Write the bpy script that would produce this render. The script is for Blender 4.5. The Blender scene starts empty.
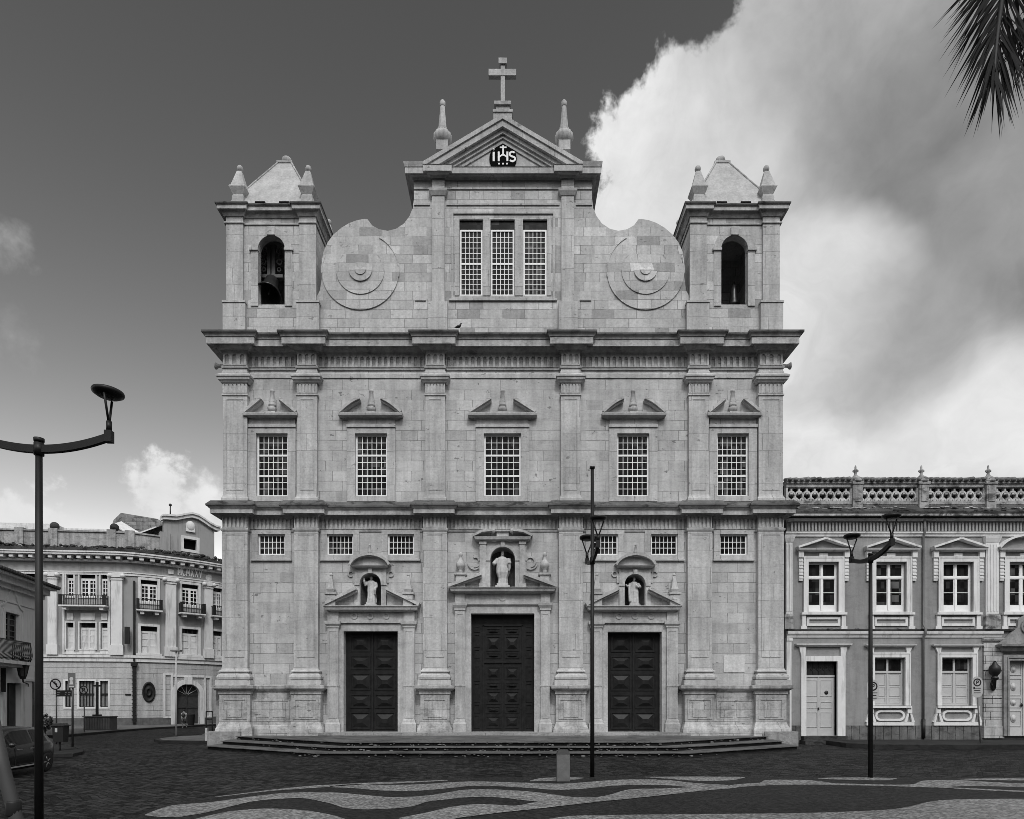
import bpy, bmesh, math, random
from mathutils import Vector, Matrix, noise

random.seed(7)
SC = bpy.context.scene
COL = SC.collection
F, HX, HY, EYE = 643.5, 512.0, 700.0, 2.3     # focal length in pixels, principal point, eye height


def px(u, Y):
    return (u - HX) * Y / F


def pz(v, Y):
    return EYE + (HY - v) * Y / F


def gy(v, z=0.0):
    return F * (EYE - z) / (v - HY)


# ------------------------------------------------------------------ camera
cam = bpy.data.cameras.new("camera")
cam_ob = bpy.data.objects.new("camera", cam)
COL.objects.link(cam_ob)
cam_ob.location = (0, 0, EYE)
cam_ob.rotation_euler = (math.radians(90), 0, 0)
cam.sensor_width = 36.0
cam.lens = F / 1024 * 36
cam.shift_y = (HY - 409.5) / 1024
cam.clip_start = 0.05
cam.clip_end = 2000
SC.camera = cam_ob
SC.view_settings.view_transform = 'Standard'
SC.view_settings.look = 'None'
SC.view_settings.exposure = 0.0
SC.view_settings.gamma = 1.0
SC.view_settings.use_curve_mapping = False
SC.cycles.filter_width = 0.8

# ------------------------------------------------------------------ node helper
class NT:
    def __init__(self, tree):
        self.t = tree
        self.n = tree.nodes
        self.l = tree.links

    def node(self, typ, **kw):
        nd = self.n.new(typ)
        for k, v in kw.items():
            setattr(nd, k, v)
        return nd

    def put(self, sock, val):
        if val is None:
            return
        if isinstance(val, bpy.types.NodeSocket):
            self.l.new(val, sock)
        else:
            sock.default_value = val

    def math(self, op, a, b=None, c=None, clamp=False):
        nd = self.node('ShaderNodeMath', operation=op, use_clamp=clamp)
        self.put(nd.inputs[0], a)
        self.put(nd.inputs[1], b)
        self.put(nd.inputs[2], c)
        return nd.outputs[0]

    def vmath(self, op, a, b=None):
        nd = self.node('ShaderNodeVectorMath', operation=op)
        self.put(nd.inputs[0], a)
        self.put(nd.inputs[1], b)
        return nd.outputs['Value'] if op in ('DOT_PRODUCT', 'LENGTH') else nd.outputs['Vector']

    def noise(self, vec, scale, detail=4.0, rough=0.55, distort=0.0):
        nd = self.node('ShaderNodeTexNoise')
        self.put(nd.inputs['Vector'], vec)
        nd.inputs['Scale'].default_value = scale
        nd.inputs['Detail'].default_value = detail
        nd.inputs['Roughness'].default_value = rough
        nd.inputs['Distortion'].default_value = distort
        return nd.outputs['Fac']

    def maprange(self, v, a, b, c=0.0, d=1.0, smooth=True):
        nd = self.node('ShaderNodeMapRange')
        nd.interpolation_type = 'SMOOTHSTEP' if smooth else 'LINEAR'
        nd.clamp = True
        self.put(nd.inputs['Value'], v)
        nd.inputs['From Min'].default_value = a
        nd.inputs['From Max'].default_value = b
        nd.inputs['To Min'].default_value = c
        nd.inputs['To Max'].default_value = d
        return nd.outputs['Result']

    def mix(self, f, a, b):
        nd = self.node('ShaderNodeMix', data_type='FLOAT')
        self.put(nd.inputs[0], f)
        self.put(nd.inputs[2], a)
        self.put(nd.inputs[3], b)
        return nd.outputs[0]

    def mapping(self, vec, scale=(1, 1, 1), rot=(0, 0, 0), loc=(0, 0, 0)):
        nd = self.node('ShaderNodeMapping')
        self.put(nd.inputs['Vector'], vec)
        nd.inputs['Scale'].default_value = scale
        nd.inputs['Rotation'].default_value = rot
        nd.inputs['Location'].default_value = loc
        return nd.outputs[0]

    def comb(self, x, y, z):
        nd = self.node('ShaderNodeCombineXYZ')
        for s, v in zip(nd.inputs, (x, y, z)):
            self.put(s, v)
        return nd.outputs[0]

    def sep(self, v):
        nd = self.node('ShaderNodeSeparateXYZ')
        self.put(nd.inputs[0], v)
        return nd.outputs


# ------------------------------------------------------------------ sky: NISHITA seen through a red filter, and clouds
SUN_EL, SUN_AZ = math.radians(47), math.atan2(0.12, -0.85)
SKY_STRENGTH = 0.10
SKY_K, SKY_G = 1.33, 1.95
SUN_STRENGTH, SUN_ANGLE = 1.5, 11.0


def pdir(u, v):
    return Vector(((u - HX) / F, 1.0, (HY - v) / F)).normalized()


world = bpy.data.worlds.new("World")
SC.world = world
world.use_nodes = True
wt = NT(world.node_tree)
wt.n.clear()
sky = wt.node('ShaderNodeTexSky', sky_type='NISHITA')
sky.sun_disc = False
sky.sun_elevation = SUN_EL
sky.sun_rotation = SUN_AZ
sky.air_density = 1.0
sky.dust_density = 1.2
sky.ozone_density = 1.0
sepc = wt.node('ShaderNodeSeparateColor')
wt.l.new(sky.outputs[0], sepc.inputs[0])
grey = wt.math('MULTIPLY', wt.math('POWER', sepc.outputs[0], SKY_G), SKY_K)
tc = wt.node('ShaderNodeTexCoord')
d0 = wt.vmath('NORMALIZE', tc.outputs['Generated'])
warp_n = wt.node('ShaderNodeTexNoise')
wt.l.new(d0, warp_n.inputs['Vector'])
warp_n.inputs['Scale'].default_value = 3.0
warp_n.inputs['Detail'].default_value = 5.0
warp_n.inputs['Roughness'].default_value = 0.55
wv = wt.vmath('SUBTRACT', warp_n.outputs['Color'], (0.5, 0.5, 0.5))
wsc = wt.node('ShaderNodeVectorMath', operation='SCALE')
wt.l.new(wv, wsc.inputs[0])
wsc.inputs['Scale'].default_value = 0.42
d1 = wt.vmath('NORMALIZE', wt.vmath('ADD', d0, wsc.outputs[0]))
wsc2 = wt.node('ShaderNodeVectorMath', operation='SCALE')
wt.l.new(wv, wsc2.inputs[0])
wsc2.inputs['Scale'].default_value = 0.20
d2 = wt.vmath('NORMALIZE', wt.vmath('ADD', d0, wsc2.outputs[0]))
n_a = wt.noise(d0, 7.0, 9.0, 0.60, 0.3)
n_b = wt.noise(d0, 3.2, 7.0, 0.52, 0.6)
n_c = wt.noise(d0, 15.0, 6.0, 0.60, 0.2)
n_d = wt.noise(d0, 34.0, 5.0, 0.60, 0.1)


def blob(u, v, r, src=None, soft=0.25):
    c = pdir(u, v)
    dt = wt.vmath('DOT_PRODUCT', src or d1, tuple(c))
    return wt.maprange(dt, math.cos(r), math.cos(r * soft), 0, 1)


# the great cloud: everything on one side of a plane through the eye, its rim broken by noise
a_, b_ = pdir(722, -10), pdir(583, 150)
nc = a_.cross(b_).normalized()
if nc.dot(pdir(900, 300)) < 0:
    nc = -nc
edge = wt.vmath('DOT_PRODUCT', d0, tuple(nc))
edge_n = wt.math('ADD', edge, wt.math('MULTIPLY', wt.math('SUBTRACT', n_a, 0.5), 0.20))
edge_n = wt.math('ADD', edge_n, wt.math('MULTIPLY', wt.math('SUBTRACT', n_c, 0.5), 0.085))
m_main = wt.maprange(edge_n, -0.002, 0.017)
# tone inside it
tone = wt.math('ADD', 0.80, wt.math('MULTIPLY', wt.math('SUBTRACT', n_b, 0.5), 0.34))
tone = wt.math('ADD', tone, wt.math('MULTIPLY', wt.math('SUBTRACT', n_a, 0.5), 0.22))


def shade(t, f, to, k):
    return wt.mix(wt.math('MULTIPLY', f, k), t, to)


tone = shade(tone, wt.maprange(edge_n, 0.03, 0.26), 0.46, 0.85)
for (u_c, v_c, r_c, to_c, k_c) in ((770, 20, 0.16, 0.42, 0.6), (880, 70, 0.24, 0.44, 0.8), (1000, 40, 0.24, 0.42, 0.7), (945, 270, 0.31, 0.24, 0.95), (1010, 320, 0.14, 0.33, 0.6),
                                    (1015, 160, 0.10, 0.44, 0.5), (835, 265, 0.09, 0.66, 0.7), (800, 370, 0.20, 0.85, 0.9), (900, 440, 0.18, 0.84, 0.9), (1000, 420, 0.13, 0.78, 0.85), (1030, 480, 0.14, 0.78, 0.9), (880, 325, 0.13, 0.28, 0.8), (720, 300, 0.20, 0.7, 0.8), (700, 160, 0.10, 0.66, 0.5)):
    tone = shade(tone, blob(u_c, v_c, r_c, d2, 0.2), to_c, k_c)
n_e = wt.noise(d1, 5.5, 8.0, 0.6, 0.5)
tone = wt.math('MULTIPLY', tone, wt.math('ADD', 1.0, wt.math('MULTIPLY', wt.math('SUBTRACT', n_e, 0.5), 0.85)))
tone = wt.math('ADD', tone, wt.math('MULTIPLY', wt.math('SUBTRACT', n_b, 0.5), 0.12))
tone = wt.math('ADD', tone, wt.math('MULTIPLY', wt.math('SUBTRACT', n_c, 0.5), wt.maprange(edge_n, 0.0, 0.25, 0.34, 0.13)))
# small cumulus near the left horizon and faint wisps
def puff(u, v, r, lo=0.30, hi=0.50):
    dist = wt.math('ARCCOSINE', wt.vmath('DOT_PRODUCT', d0, tuple(pdir(u, v))))
    b = wt.math('SUBTRACT', 1.0, wt.math('DIVIDE', dist, r))
    b = wt.math('MAXIMUM', b, -1.5)
    nz_ = wt.math('ADD', wt.math('MULTIPLY', wt.math('SUBTRACT', n_c, 0.5), 1.7), wt.math('MULTIPLY', wt.math('SUBTRACT', n_d, 0.5), 1.6))
    return wt.maprange(wt.math('ADD', b, nz_), lo, hi)


p1 = puff(161, 490, 0.050, 0.05, 0.55)
p2 = puff(196, 506, 0.055, 0.15, 0.9)
p3 = puff(20, 525, 0.080, 0.2, 0.65)
p4 = wt.math('MULTIPLY', puff(2, 240, 0.045, 0.2, 1.3), 0.30)
p5 = wt.math('MULTIPLY', puff(8, 338, 0.055, 0.3, 1.5), 0.16)
small = wt.math('MAXIMUM', wt.math('MAXIMUM', p1, p2), wt.math('MAXIMUM', p3, wt.math('MAXIMUM', p4, p5)))
# bright cloud added behind the camera, out of view, to light the facade
sep0 = wt.sep(d0)
rear = wt.maprange(wt.math('ADD', sep0[1], wt.math('MULTIPLY', wt.math('SUBTRACT', n_b, 0.5), 0.8)), -0.05, -0.45)
rear_t = wt.math('ADD', wt.maprange(sep0[2], 0.16, 0.55, 0.06, 2.25), wt.math('MULTIPLY', wt.math('SUBTRACT', n_a, 0.5), 0.7))
cl = 1.0 / SKY_STRENGTH
val = wt.mix(small, grey, wt.math('MULTIPLY', wt.math('ADD', 0.78, wt.math('MULTIPLY', wt.math('SUBTRACT', n_c, 0.5), 0.3)), cl))
val = wt.mix(m_main, val, wt.math('MULTIPLY', tone, cl))
val = wt.mix(rear, val, wt.math('MULTIPLY', rear_t, cl))
bg = wt.node('ShaderNodeBackground')
wt.l.new(val, bg.inputs['Color'])
bg.inputs['Strength'].default_value = SKY_STRENGTH
out = wt.node('ShaderNodeOutputWorld')
wt.l.new(bg.outputs[0], out.inputs['Surface'])

# ------------------------------------------------------------------ sun behind thin cloud
sl = bpy.data.lights.new("sun", 'SUN')
sl.energy = SUN_STRENGTH
sl.angle = math.radians(SUN_ANGLE)
sl.color = (1.0, 1.0, 1.0)
sun_ob = bpy.data.objects.new("sun", sl)
COL.objects.link(sun_ob)
sd = Vector((math.sin(SUN_AZ) * math.cos(SUN_EL), math.cos(SUN_AZ) * math.cos(SUN_EL), math.sin(SUN_EL)))
sun_ob.rotation_euler = sd.to_track_quat('Z', 'Y').to_euler()
sun_ob.location = sd * 100


# ------------------------------------------------------------------ mesh builder
class MB:
    def __init__(self):
        self.v, self.f, self.s = [], [], []

    def add(self, vs, fs, smooth=False):
        o = len(self.v)
        self.v += [tuple(p) for p in vs]
        self.f += [tuple(i + o for i in q) for q in fs]
        self.s += [smooth] * len(fs)

    def box(self, x0, x1, y0, y1, z0, z1):
        x0, x1 = sorted((x0, x1)); y0, y1 = sorted((y0, y1)); z0, z1 = sorted((z0, z1))
        self.add([(x0, y0, z0), (x1, y0, z0), (x1, y1, z0), (x0, y1, z0),
                  (x0, y0, z1), (x1, y0, z1), (x1, y1, z1), (x0, y1, z1)],
                 [(0, 3, 2, 1), (4, 5, 6, 7), (0, 1, 5, 4), (1, 2, 6, 5), (2, 3, 7, 6), (3, 0, 4, 7)])

    def sbox(self, x0, x1, y0, y1, z0, z1, n):
        for i in range(n):
            a, b = x0 + (x1 - x0) * i / n, x0 + (x1 - x0) * (i + 1) / n
            vs = [(a, y0, z0), (b, y0, z0), (b, y1, z0), (a, y1, z0), (a, y0, z1), (b, y0, z1), (b, y1, z1), (a, y1, z1)]
            fs = [(0, 3, 2, 1), (4, 5, 6, 7), (0, 1, 5, 4), (2, 3, 7, 6)]
            if i == 0:
                fs.append((3, 0, 4, 7))
            if i == n - 1:
                fs.append((1, 2, 6, 5))
            self.add(vs, fs)

    def prism(self, poly, y0, y1):
        """polygon in x,z pushed from y0 to y1"""
        n = len(poly)
        vs = [(x, y0, z) for x, z in poly] + [(x, y1, z) for x, z in poly]
        fs = [tuple(range(n)), tuple(range(2 * n - 1, n - 1, -1))]
        fs += [(i, i + n, (i + 1) % n + n, (i + 1) % n) for i in range(n)]
        self.add(vs, fs)

    def slab(self, poly, z0, z1):
        n = len(poly)
        vs = [(x, y, z0) for x, y in poly] + [(x, y, z1) for x, y in poly]
        fs = [tuple(range(n)), tuple(range(2 * n - 1, n - 1, -1))]
        fs += [(i, i + n, (i + 1) % n + n, (i + 1) % n) for i in range(n)]
        self.add(vs, fs)

    def sweep(self, path, prof, closed=False):
        """profile (out, z) carried along a plan path (x, y); out is to the right of travel"""
        n = len(path)
        nor = []
        segs = n if closed else n - 1
        for i in range(segs):
            a, b = path[i], path[(i + 1) % n]
            dx, dy = b[0] - a[0], b[1] - a[1]
            L = math.hypot(dx, dy) or 1
            nor.append((dy / L, -dx / L))
        rows = []
        for i in range(n):
            if closed:
                n1, n2 = nor[i - 1], nor[i]
            else:
                n1, n2 = nor[max(i - 1, 0)], nor[min(i, segs - 1)]
            k = 1 + n1[0] * n2[0] + n1[1] * n2[1]
            k = max(k, 0.2)
            m = ((n1[0] + n2[0]) / k, (n1[1] + n2[1]) / k)
            rows.append([(path[i][0] + m[0] * o, path[i][1] + m[1] * o, z) for o, z in prof])
        vs = [p for r in rows for p in r]
        k = len(prof)
        fs = []
        for i in range(segs):
            j = (i + 1) % n
            for q in range(k - 1):
                fs.append((i * k + q, j * k + q, j * k + q + 1, i * k + q + 1))
        if not closed:
            fs.append(tuple(range(k)))
            fs.append(tuple((n - 1) * k + q for q in range(k - 1, -1, -1)))
        self.add(vs, fs)

    def lathe(self, prof, cx, cy, cz=0.0, n=12, sx=1.0, sy=1.0, smooth=True, flute=0.0, nf=0):
        vs = []
        for r, z in prof:
            for i in range(n):
                a = 2 * math.pi * (i + 0.5) / n
                rr = r * (1 + flute * math.cos(nf * a))
                vs.append((cx + rr * sx * math.cos(a), cy + rr * sy * math.sin(a), cz + z))
        fs = []
        for k in range(len(prof) - 1):
            for i in range(n):
                j = (i + 1) % n
                fs.append((k * n + i, k * n + j, (k + 1) * n + j, (k + 1) * n + i))
        fs.append(tuple(range(n - 1, -1, -1)))
        fs.append(tuple(range((len(prof) - 1) * n, len(prof) * n)))
        self.add(vs, fs, smooth)

    def tube(self, pts, r, n=8, smooth=True):
        pts = [Vector(p) for p in pts]
        rs = r if isinstance(r, (list, tuple)) else [r] * len(pts)
        vs, up0 = [], None
        for i, p in enumerate(pts):
            t = (pts[min(i + 1, len(pts) - 1)] - pts[max(i - 1, 0)]).normalized()
            if up0 is None:
                ref = Vector((0, 0, 1)) if abs(t.z) < 0.9 else Vector((1, 0, 0))
                up0 = t.cross(ref).normalized()
            u = (up0 - t * up0.dot(t)).normalized()
            up0 = u
            w = t.cross(u)
            for k in range(n):
                a = 2 * math.pi * k / n
                vs.append(p + (u * math.cos(a) + w * math.sin(a)) * rs[i])
        fs = []
        for i in range(len(pts) - 1):
            for k in range(n):
                j = (k + 1) % n
                fs.append((i * n + k, i * n + j, (i + 1) * n + j, (i + 1) * n + k))
        fs.append(tuple(range(n - 1, -1, -1)))
        fs.append(tuple((len(pts) - 1) * n + k for k in range(n)))
        self.add(vs, fs, smooth)

    def ball(self, c, r, n=12, m=8, sx=1, sy=1, sz=1):
        prof = [(max(r * math.sin(math.pi * i / m), 1e-4), -r * sz * math.cos(math.pi * i / m)) for i in range(m + 1)]
        self.lathe(prof, c[0], c[1], c[2], n, sx, sy)

    def wall(self, x0, x1, z0, z1, y0, y1, holes=()):
        """a wall with rectangular holes (hx0,hx1,hz0,hz1): faces, reveals and no inner faces"""
        xs = sorted({x0, x1, *[h[0] for h in holes], *[h[1] for h in holes]})
        zs = sorted({z0, z1, *[h[2] for h in holes], *[h[3] for h in holes]})
        xs = [x for x in xs if x0 <= x <= x1]
        zs = [z for z in zs if z0 <= z <= z1]

        def solid(i, k):
            if not (0 <= i < len(xs) - 1 and 0 <= k < len(zs) - 1):
                return False
            cx, cz = (xs[i] + xs[i + 1]) / 2, (zs[k] + zs[k + 1]) / 2
            return not any(h[0] < cx < h[1] and h[2] < cz < h[3] for h in holes)
        for i in range(len(xs) - 1):
            for k in range(len(zs) - 1):
                if not solid(i, k):
                    continue
                a, b, c, d = xs[i], xs[i + 1], zs[k], zs[k + 1]
                self.add([(a, y0, c), (b, y0, c), (b, y0, d), (a, y0, d)], [(0, 1, 2, 3)])
                self.add([(a, y1, c), (b, y1, c), (b, y1, d), (a, y1, d)], [(3, 2, 1, 0)])
                if not solid(i - 1, k):
                    self.add([(a, y0, c), (a, y1, c), (a, y1, d), (a, y0, d)], [(3, 2, 1, 0)])
                if not solid(i + 1, k):
                    self.add([(b, y0, c), (b, y1, c), (b, y1, d), (b, y0, d)], [(0, 1, 2, 3)])
                if not solid(i, k - 1):
                    self.add([(a, y0, c), (b, y0, c), (b, y1, c), (a, y1, c)], [(3, 2, 1, 0)])
                if not solid(i, k + 1):
                    self.add([(a, y0, d), (b, y0, d), (b, y1, d), (a, y1, d)], [(0, 1, 2, 3)])

    def arch_fill(self, xc, r, zs, ztop, y0, y1, n=10):
        """fills the corners between a round arch (spring zs) and the square head at ztop"""
        for s in (-1, 1):
            poly = [(xc + s * r, zs), (xc + s * r, ztop), (xc, ztop)]
            if ztop - zs - r < 1e-4:
                poly = [(xc + s * r, zs), (xc + s * r, ztop)]
            poly += [(xc + s * r * math.sin(t), zs + r * math.cos(t)) for t in [math.pi / 2 * i / n for i in range(n)]]
            self.prism(poly if s > 0 else poly[::-1], y0, y1)

    def arc_band(self, xc, zc, r0, r1, a0, a1, y0, y1, n=16):
        pts0 = [(xc + r0 * math.cos(a0 + (a1 - a0) * i / n), zc + r0 * math.sin(a0 + (a1 - a0) * i / n)) for i in range(n + 1)]
        pts1 = [(xc + r1 * math.cos(a0 + (a1 - a0) * i / n), zc + r1 * math.sin(a0 + (a1 - a0) * i / n)) for i in range(n + 1)]
        self.prism(pts0 + pts1[::-1], y0, y1)

    def rake(self, pts, t, y0, y1):
        """a band of thickness t laid on a polyline of (x,z) points"""
        top = []
        for i, p in enumerate(pts):
            a, b = pts[max(i - 1, 0)], pts[min(i + 1, len(pts) - 1)]
            dx, dz = b[0] - a[0], b[1] - a[1]
            L = math.hypot(dx, dz)
            nx, nz = -dz / L, dx / L
            if nz < 0:
                nx, nz = -nx, -nz
            top.append((p[0] + nx * t, p[1] + nz * t))
        self.prism(list(pts) + top[::-1], y0, y1)

    def frame(self, x0, x1, z0, z1, w, y0, y1, wb=None):
        wb = w if wb is None else wb
        self.box(x0, x1, y0, y1, z1 - w, z1)
        self.box(x0, x1, y0, y1, z0, z0 + wb)
        self.box(x0, x0 + w, y0, y1, z0 + wb, z1 - w)
        self.box(x1 - w, x1, y0, y1, z0 + wb, z1 - w)

    def warp(self, fn):
        self.v = [tuple(fn(*p)) for p in self.v]
        return self

    def build(self, name, material, parent=None, at_world=True, fix=True):
        me = bpy.data.meshes.new(name)
        me.from_pydata(self.v, [], self.f)
        for p, s in zip(me.polygons, self.s):
            p.use_smooth = s
        if fix:
            bm = bmesh.new()
            bm.from_mesh(me)
            bmesh.ops.recalc_face_normals(bm, faces=bm.faces)
            bm.to_mesh(me)
            bm.free()
        me.materials.append(material)
        ob = bpy.data.objects.new(name, me)
        COL.objects.link(ob)
        if parent is not None:
            ob.parent = parent
            if at_world and parent.type == 'EMPTY':
                ob.location = -Vector(parent.location)
        return ob


def thing(name, label, cat, loc=(0, 0, 0), group=None, rz=0.0):
    o = bpy.data.objects.new(name, None)
    COL.objects.link(o)
    o.location = loc
    o.rotation_euler = (0, 0, rz)
    o.empty_display_size = 0.3
    o['label'] = label
    o['category'] = cat
    if group:
        o['group'] = group
    return o


def tag(o, label=None, cat=None, group=None, kind=None):
    if label:
        o['label'] = label
    if cat:
        o['category'] = cat
    if group:
        o['group'] = group
    if kind:
        o['kind'] = kind
    return o


def copy_tree(o, parent=None):
    c = o.copy()
    COL.objects.link(c)
    if parent is not None:
        c.parent = parent
    for ch in list(o.children):
        copy_tree(ch, c)
    return c


# ------------------------------------------------------------------ materials (the photograph is black and white)
def new_mat(name):
    m = bpy.data.materials.new(name)
    m.use_nodes = True
    t = NT(m.node_tree)
    t.n.clear()
    o = t.node('ShaderNodeOutputMaterial')
    b = t.node('ShaderNodeBsdfPrincipled')
    t.l.new(b.outputs[0], o.inputs[0])
    return m, t, b


def set_bump(t, b, h, strength, dist):
    bp = t.node('ShaderNodeBump')
    bp.inputs['Strength'].default_value = strength
    bp.inputs['Distance'].default_value = dist
    t.l.new(h, bp.inputs['Height'])
    t.l.new(bp.outputs[0], b.inputs['Normal'])


def flat_uv(t):
    """object coordinates with the two horizontal axes folded into one, for upright walls"""
    c = t.node('ShaderNodeTexCoord').outputs['Object']
    s = t.sep(c)
    return c, t.comb(t.math('ADD', s[0], s[1]), s[2], 0.0), s


def stone(name, base, var=0.25, blocks=True, bw=1.35, bh=0.52, stain=0.35, streak=0.25, dark=0.0, rough=0.85, mortar=0.25, off=(0, 0, 0), grain=0.20, spots=0.0):
    m, t, b = new_mat(name)
    c, uv, s = flat_uv(t)
    val = None
    h = None
    if blocks:
        uv2 = t.mapping(uv, loc=off)
        bk = t.node('ShaderNodeTexBrick')
        t.l.new(uv2, bk.inputs['Vector'])
        bk.offset, bk.offset_frequency, bk.squash, bk.squash_frequency = 0.37, 2, 0.62, 3
        bk.inputs['Color1'].default_value = (0, 0, 0, 1)
        bk.inputs['Color2'].default_value = (1, 1, 1, 1)
        bk.inputs['Mortar'].default_value = (0.5, 0.5, 0.5, 1)
        bk.inputs['Scale'].default_value = 1.0
        bk.inputs['Brick Width'].default_value = bw
        bk.inputs['Row Height'].default_value = bh
        bk.inputs['Mortar Size'].default_value = 0.012
        bk.inputs['Mortar Smooth'].default_value = 0.3
        r = t.sep(bk.outputs['Color'])[0]
        cr = t.node('ShaderNodeValToRGB')
        e = cr.color_ramp.elements
        e[0].position, e[0].color = 0.0, (0.0, 0.0, 0.0, 1)
        e[1].position, e[1].color = 1.0, (1.0, 1.0, 1.0, 1)
        for p_, v_ in ((0.10, 0.30), (0.3, 0.52), (0.75, 0.66), (0.92, 0.86)):
            q = e.new(p_)
            q.color = (v_, v_, v_, 1)
        t.l.new(r, cr.inputs[0])
        rr = t.sep(cr.outputs[0])[0]
        val = t.math('ADD', 1.0 - var, t.math('MULTIPLY', rr, 2 * var * 0.85))
        mo = t.math('SUBTRACT', 1.0, t.math('MULTIPLY', bk.outputs['Fac'], t.maprange(t.noise(c, 0.9, 4.0, 0.6), 0.35, 0.62, mortar * 0.35, mortar * 2.6)), clamp=True)
        val = t.math('MULTIPLY', val, mo)
        h = t.math('SUBTRACT', 0.5, bk.outputs['Fac'])
    n1 = t.noise(c, 0.45, 6.0, 0.62)
    k = t.maprange(n1, 0.30, 0.72, 1.0 - stain, 1.0 + stain * 0.45, smooth=False)
    val = k if val is None else t.math('MULTIPLY', val, k)
    if streak > 0:
        sv = t.mapping(c, scale=(1.6, 1.6, 0.16))
        n2 = t.noise(sv, 2.2, 5.0, 0.6)
        val = t.math('MULTIPLY', val, t.maprange(n2, 0.34, 0.62, 1.0 - streak, 1.0 + streak * 0.25, smooth=False))
    n3 = t.noise(c, 9.0, 5.0, 0.65)
    val = t.math('MULTIPLY', val, t.maprange(n3, 0.25, 0.75, 1 - grain, 1 + grain, smooth=False))
    if dark > 0:
        n4 = t.noise(t.mapping(c, scale=(1, 1, 1.8)), 1.3, 8.0, 0.72, 0.4)
        val = t.math('MULTIPLY', val, t.maprange(n4, 0.47, 0.64, 1.0, 1.0 - dark))
    if spots > 0:
        n5 = t.noise(t.mapping(c, scale=(1, 1, 1.7), loc=(7, 3, 1)), 2.1, 3.0, 0.7)
        val = t.math('MULTIPLY', val, t.maprange(n5, 0.655, 0.70, 1.0, 1.0 - spots))
        n6 = t.noise(t.mapping(c, scale=(0.5, 0.5, 3.2), loc=(2, 5, 9)), 1.7, 5.0, 0.7, 0.6)
        val = t.math('MULTIPLY', val, t.maprange(t.math('ABSOLUTE', t.math('SUBTRACT', n6, 0.5)), 0.0, 0.012, 1.0 - spots * 0.45, 1.0))
    val = t.math('MULTIPLY', val, base)
    t.l.new(val, b.inputs['Base Color'])
    b.inputs['Roughness'].default_value = rough
    b.inputs['Specular IOR Level'].default_value = 0.25
    hh = t.noise(c, 24.0, 4.0, 0.6)
    if h is not None:
        hh = t.math('ADD', t.math('MULTIPLY', hh, 0.5), h)
    set_bump(t, b, hh, 0.35, 0.02)
    return m


def plain(name, base, rough=0.6, var=0.12, scale=3.0, metal=0.0, spec=0.3, bump=0.0, streak=0.0):
    m, t, b = new_mat(name)
    c = t.node('ShaderNodeTexCoord').outputs['Object']
    n = t.noise(c, scale, 5.0, 0.6)
    val = t.maprange(n, 0.25, 0.75, base * (1 - var), base * (1 + var), smooth=False)
    if streak > 0:
        n2 = t.noise(t.mapping(c, scale=(1.8, 1.8, 0.2)), 2.0, 6.0, 0.65)
        val = t.math('MULTIPLY', val, t.maprange(n2, 0.50, 0.68, 1.0, 1.0 - streak))
    t.l.new(val, b.inputs['Base Color'])
    b.inputs['Roughness'].default_value = rough
    b.inputs['Metallic'].default_value = metal
    b.inputs['Specular IOR Level'].default_value = spec
    if bump > 0:
        set_bump(t, b, t.noise(c, scale * 6, 4.0, 0.6), bump, 0.02)
    return m


def glass_mat(name, base=0.008, var=0.9, rough=0.15, spec=0.10):
    """dark old panes: varied catch of daylight painted into the base colour, pane by pane"""
    m, t, b = new_mat(name)
    c, uv, s = flat_uv(t)
    n = t.noise(c, 1.3, 3.0, 0.6)
    pane = t.comb(t.math('FLOOR', t.math('MULTIPLY', t.sep(uv)[0], 5.2)), t.math('FLOOR', t.math('MULTIPLY', s[2], 2.8)), 0.0)
    wn = t.node('ShaderNodeTexWhiteNoise', noise_dimensions='2D')
    t.l.new(pane, wn.inputs['Vector'])
    big = t.noise(c, 0.33, 2.0, 0.5)
    k_ = t.math('MULTIPLY', t.maprange(wn.outputs['Value'], 0.35, 1.0, 0.0, 1.0), t.maprange(big, 0.42, 0.66, 0.12, 1.0))
    val = t.math('ADD', base, t.math('MULTIPLY', k_, 0.10 * var))
    val = t.math('MULTIPLY', val, t.maprange(n, 0.35, 0.70, 0.5, 1.3, smooth=False))
    t.l.new(val, b.inputs['Base Color'])
    b.inputs['Roughness'].default_value = rough
    b.inputs['Specular IOR Level'].default_value = spec
    set_bump(t, b, t.noise(c, 1.7, 2.0, 0.5), 0.25, 0.05)
    return m


M = {}
M['ashlar'] = stone('ashlar_limestone', 0.445, var=0.20, stain=0.22, streak=0.16, mortar=0.26, dark=0.12, spots=0.55, grain=0.13)
M['attic'] = stone('mixed_limestone_blocks', 0.455, var=0.36, stain=0.20, streak=0.14, bw=1.15, bh=0.47, mortar=0.26, off=(3.1, 0.2, 0), spots=0.35)
M['trim'] = stone('dressed_limestone', 0.44, var=0.11, blocks=True, bw=2.2, bh=0.85, stain=0.25, streak=0.22, mortar=0.22, off=(0.4, 0.3, 0), spots=0.45)
M['carved'] = stone('carved_limestone', 0.43, blocks=False, stain=0.30, streak=0.20, dark=0.18)
M['weathered'] = stone('weathered_cornice_stone', 0.43, blocks=False, stain=0.32, streak=0.25, dark=0.38)
M['plinth'] = stone('plinth_limestone', 0.43, var=0.14, bw=1.7, bh=0.6, stain=0.30, streak=0.30, dark=0.34, mortar=0.25, spots=0.6)
M['roof_plaster'] = stone('spire_plaster', 0.42, blocks=False, stain=0.22, streak=0.15, dark=0.10)
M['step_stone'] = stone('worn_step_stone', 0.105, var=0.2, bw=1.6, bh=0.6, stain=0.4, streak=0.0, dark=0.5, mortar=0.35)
M['statue'] = stone('statue_marble', 0.47, blocks=False, stain=0.18, streak=0.1, dark=0.15)
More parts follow.
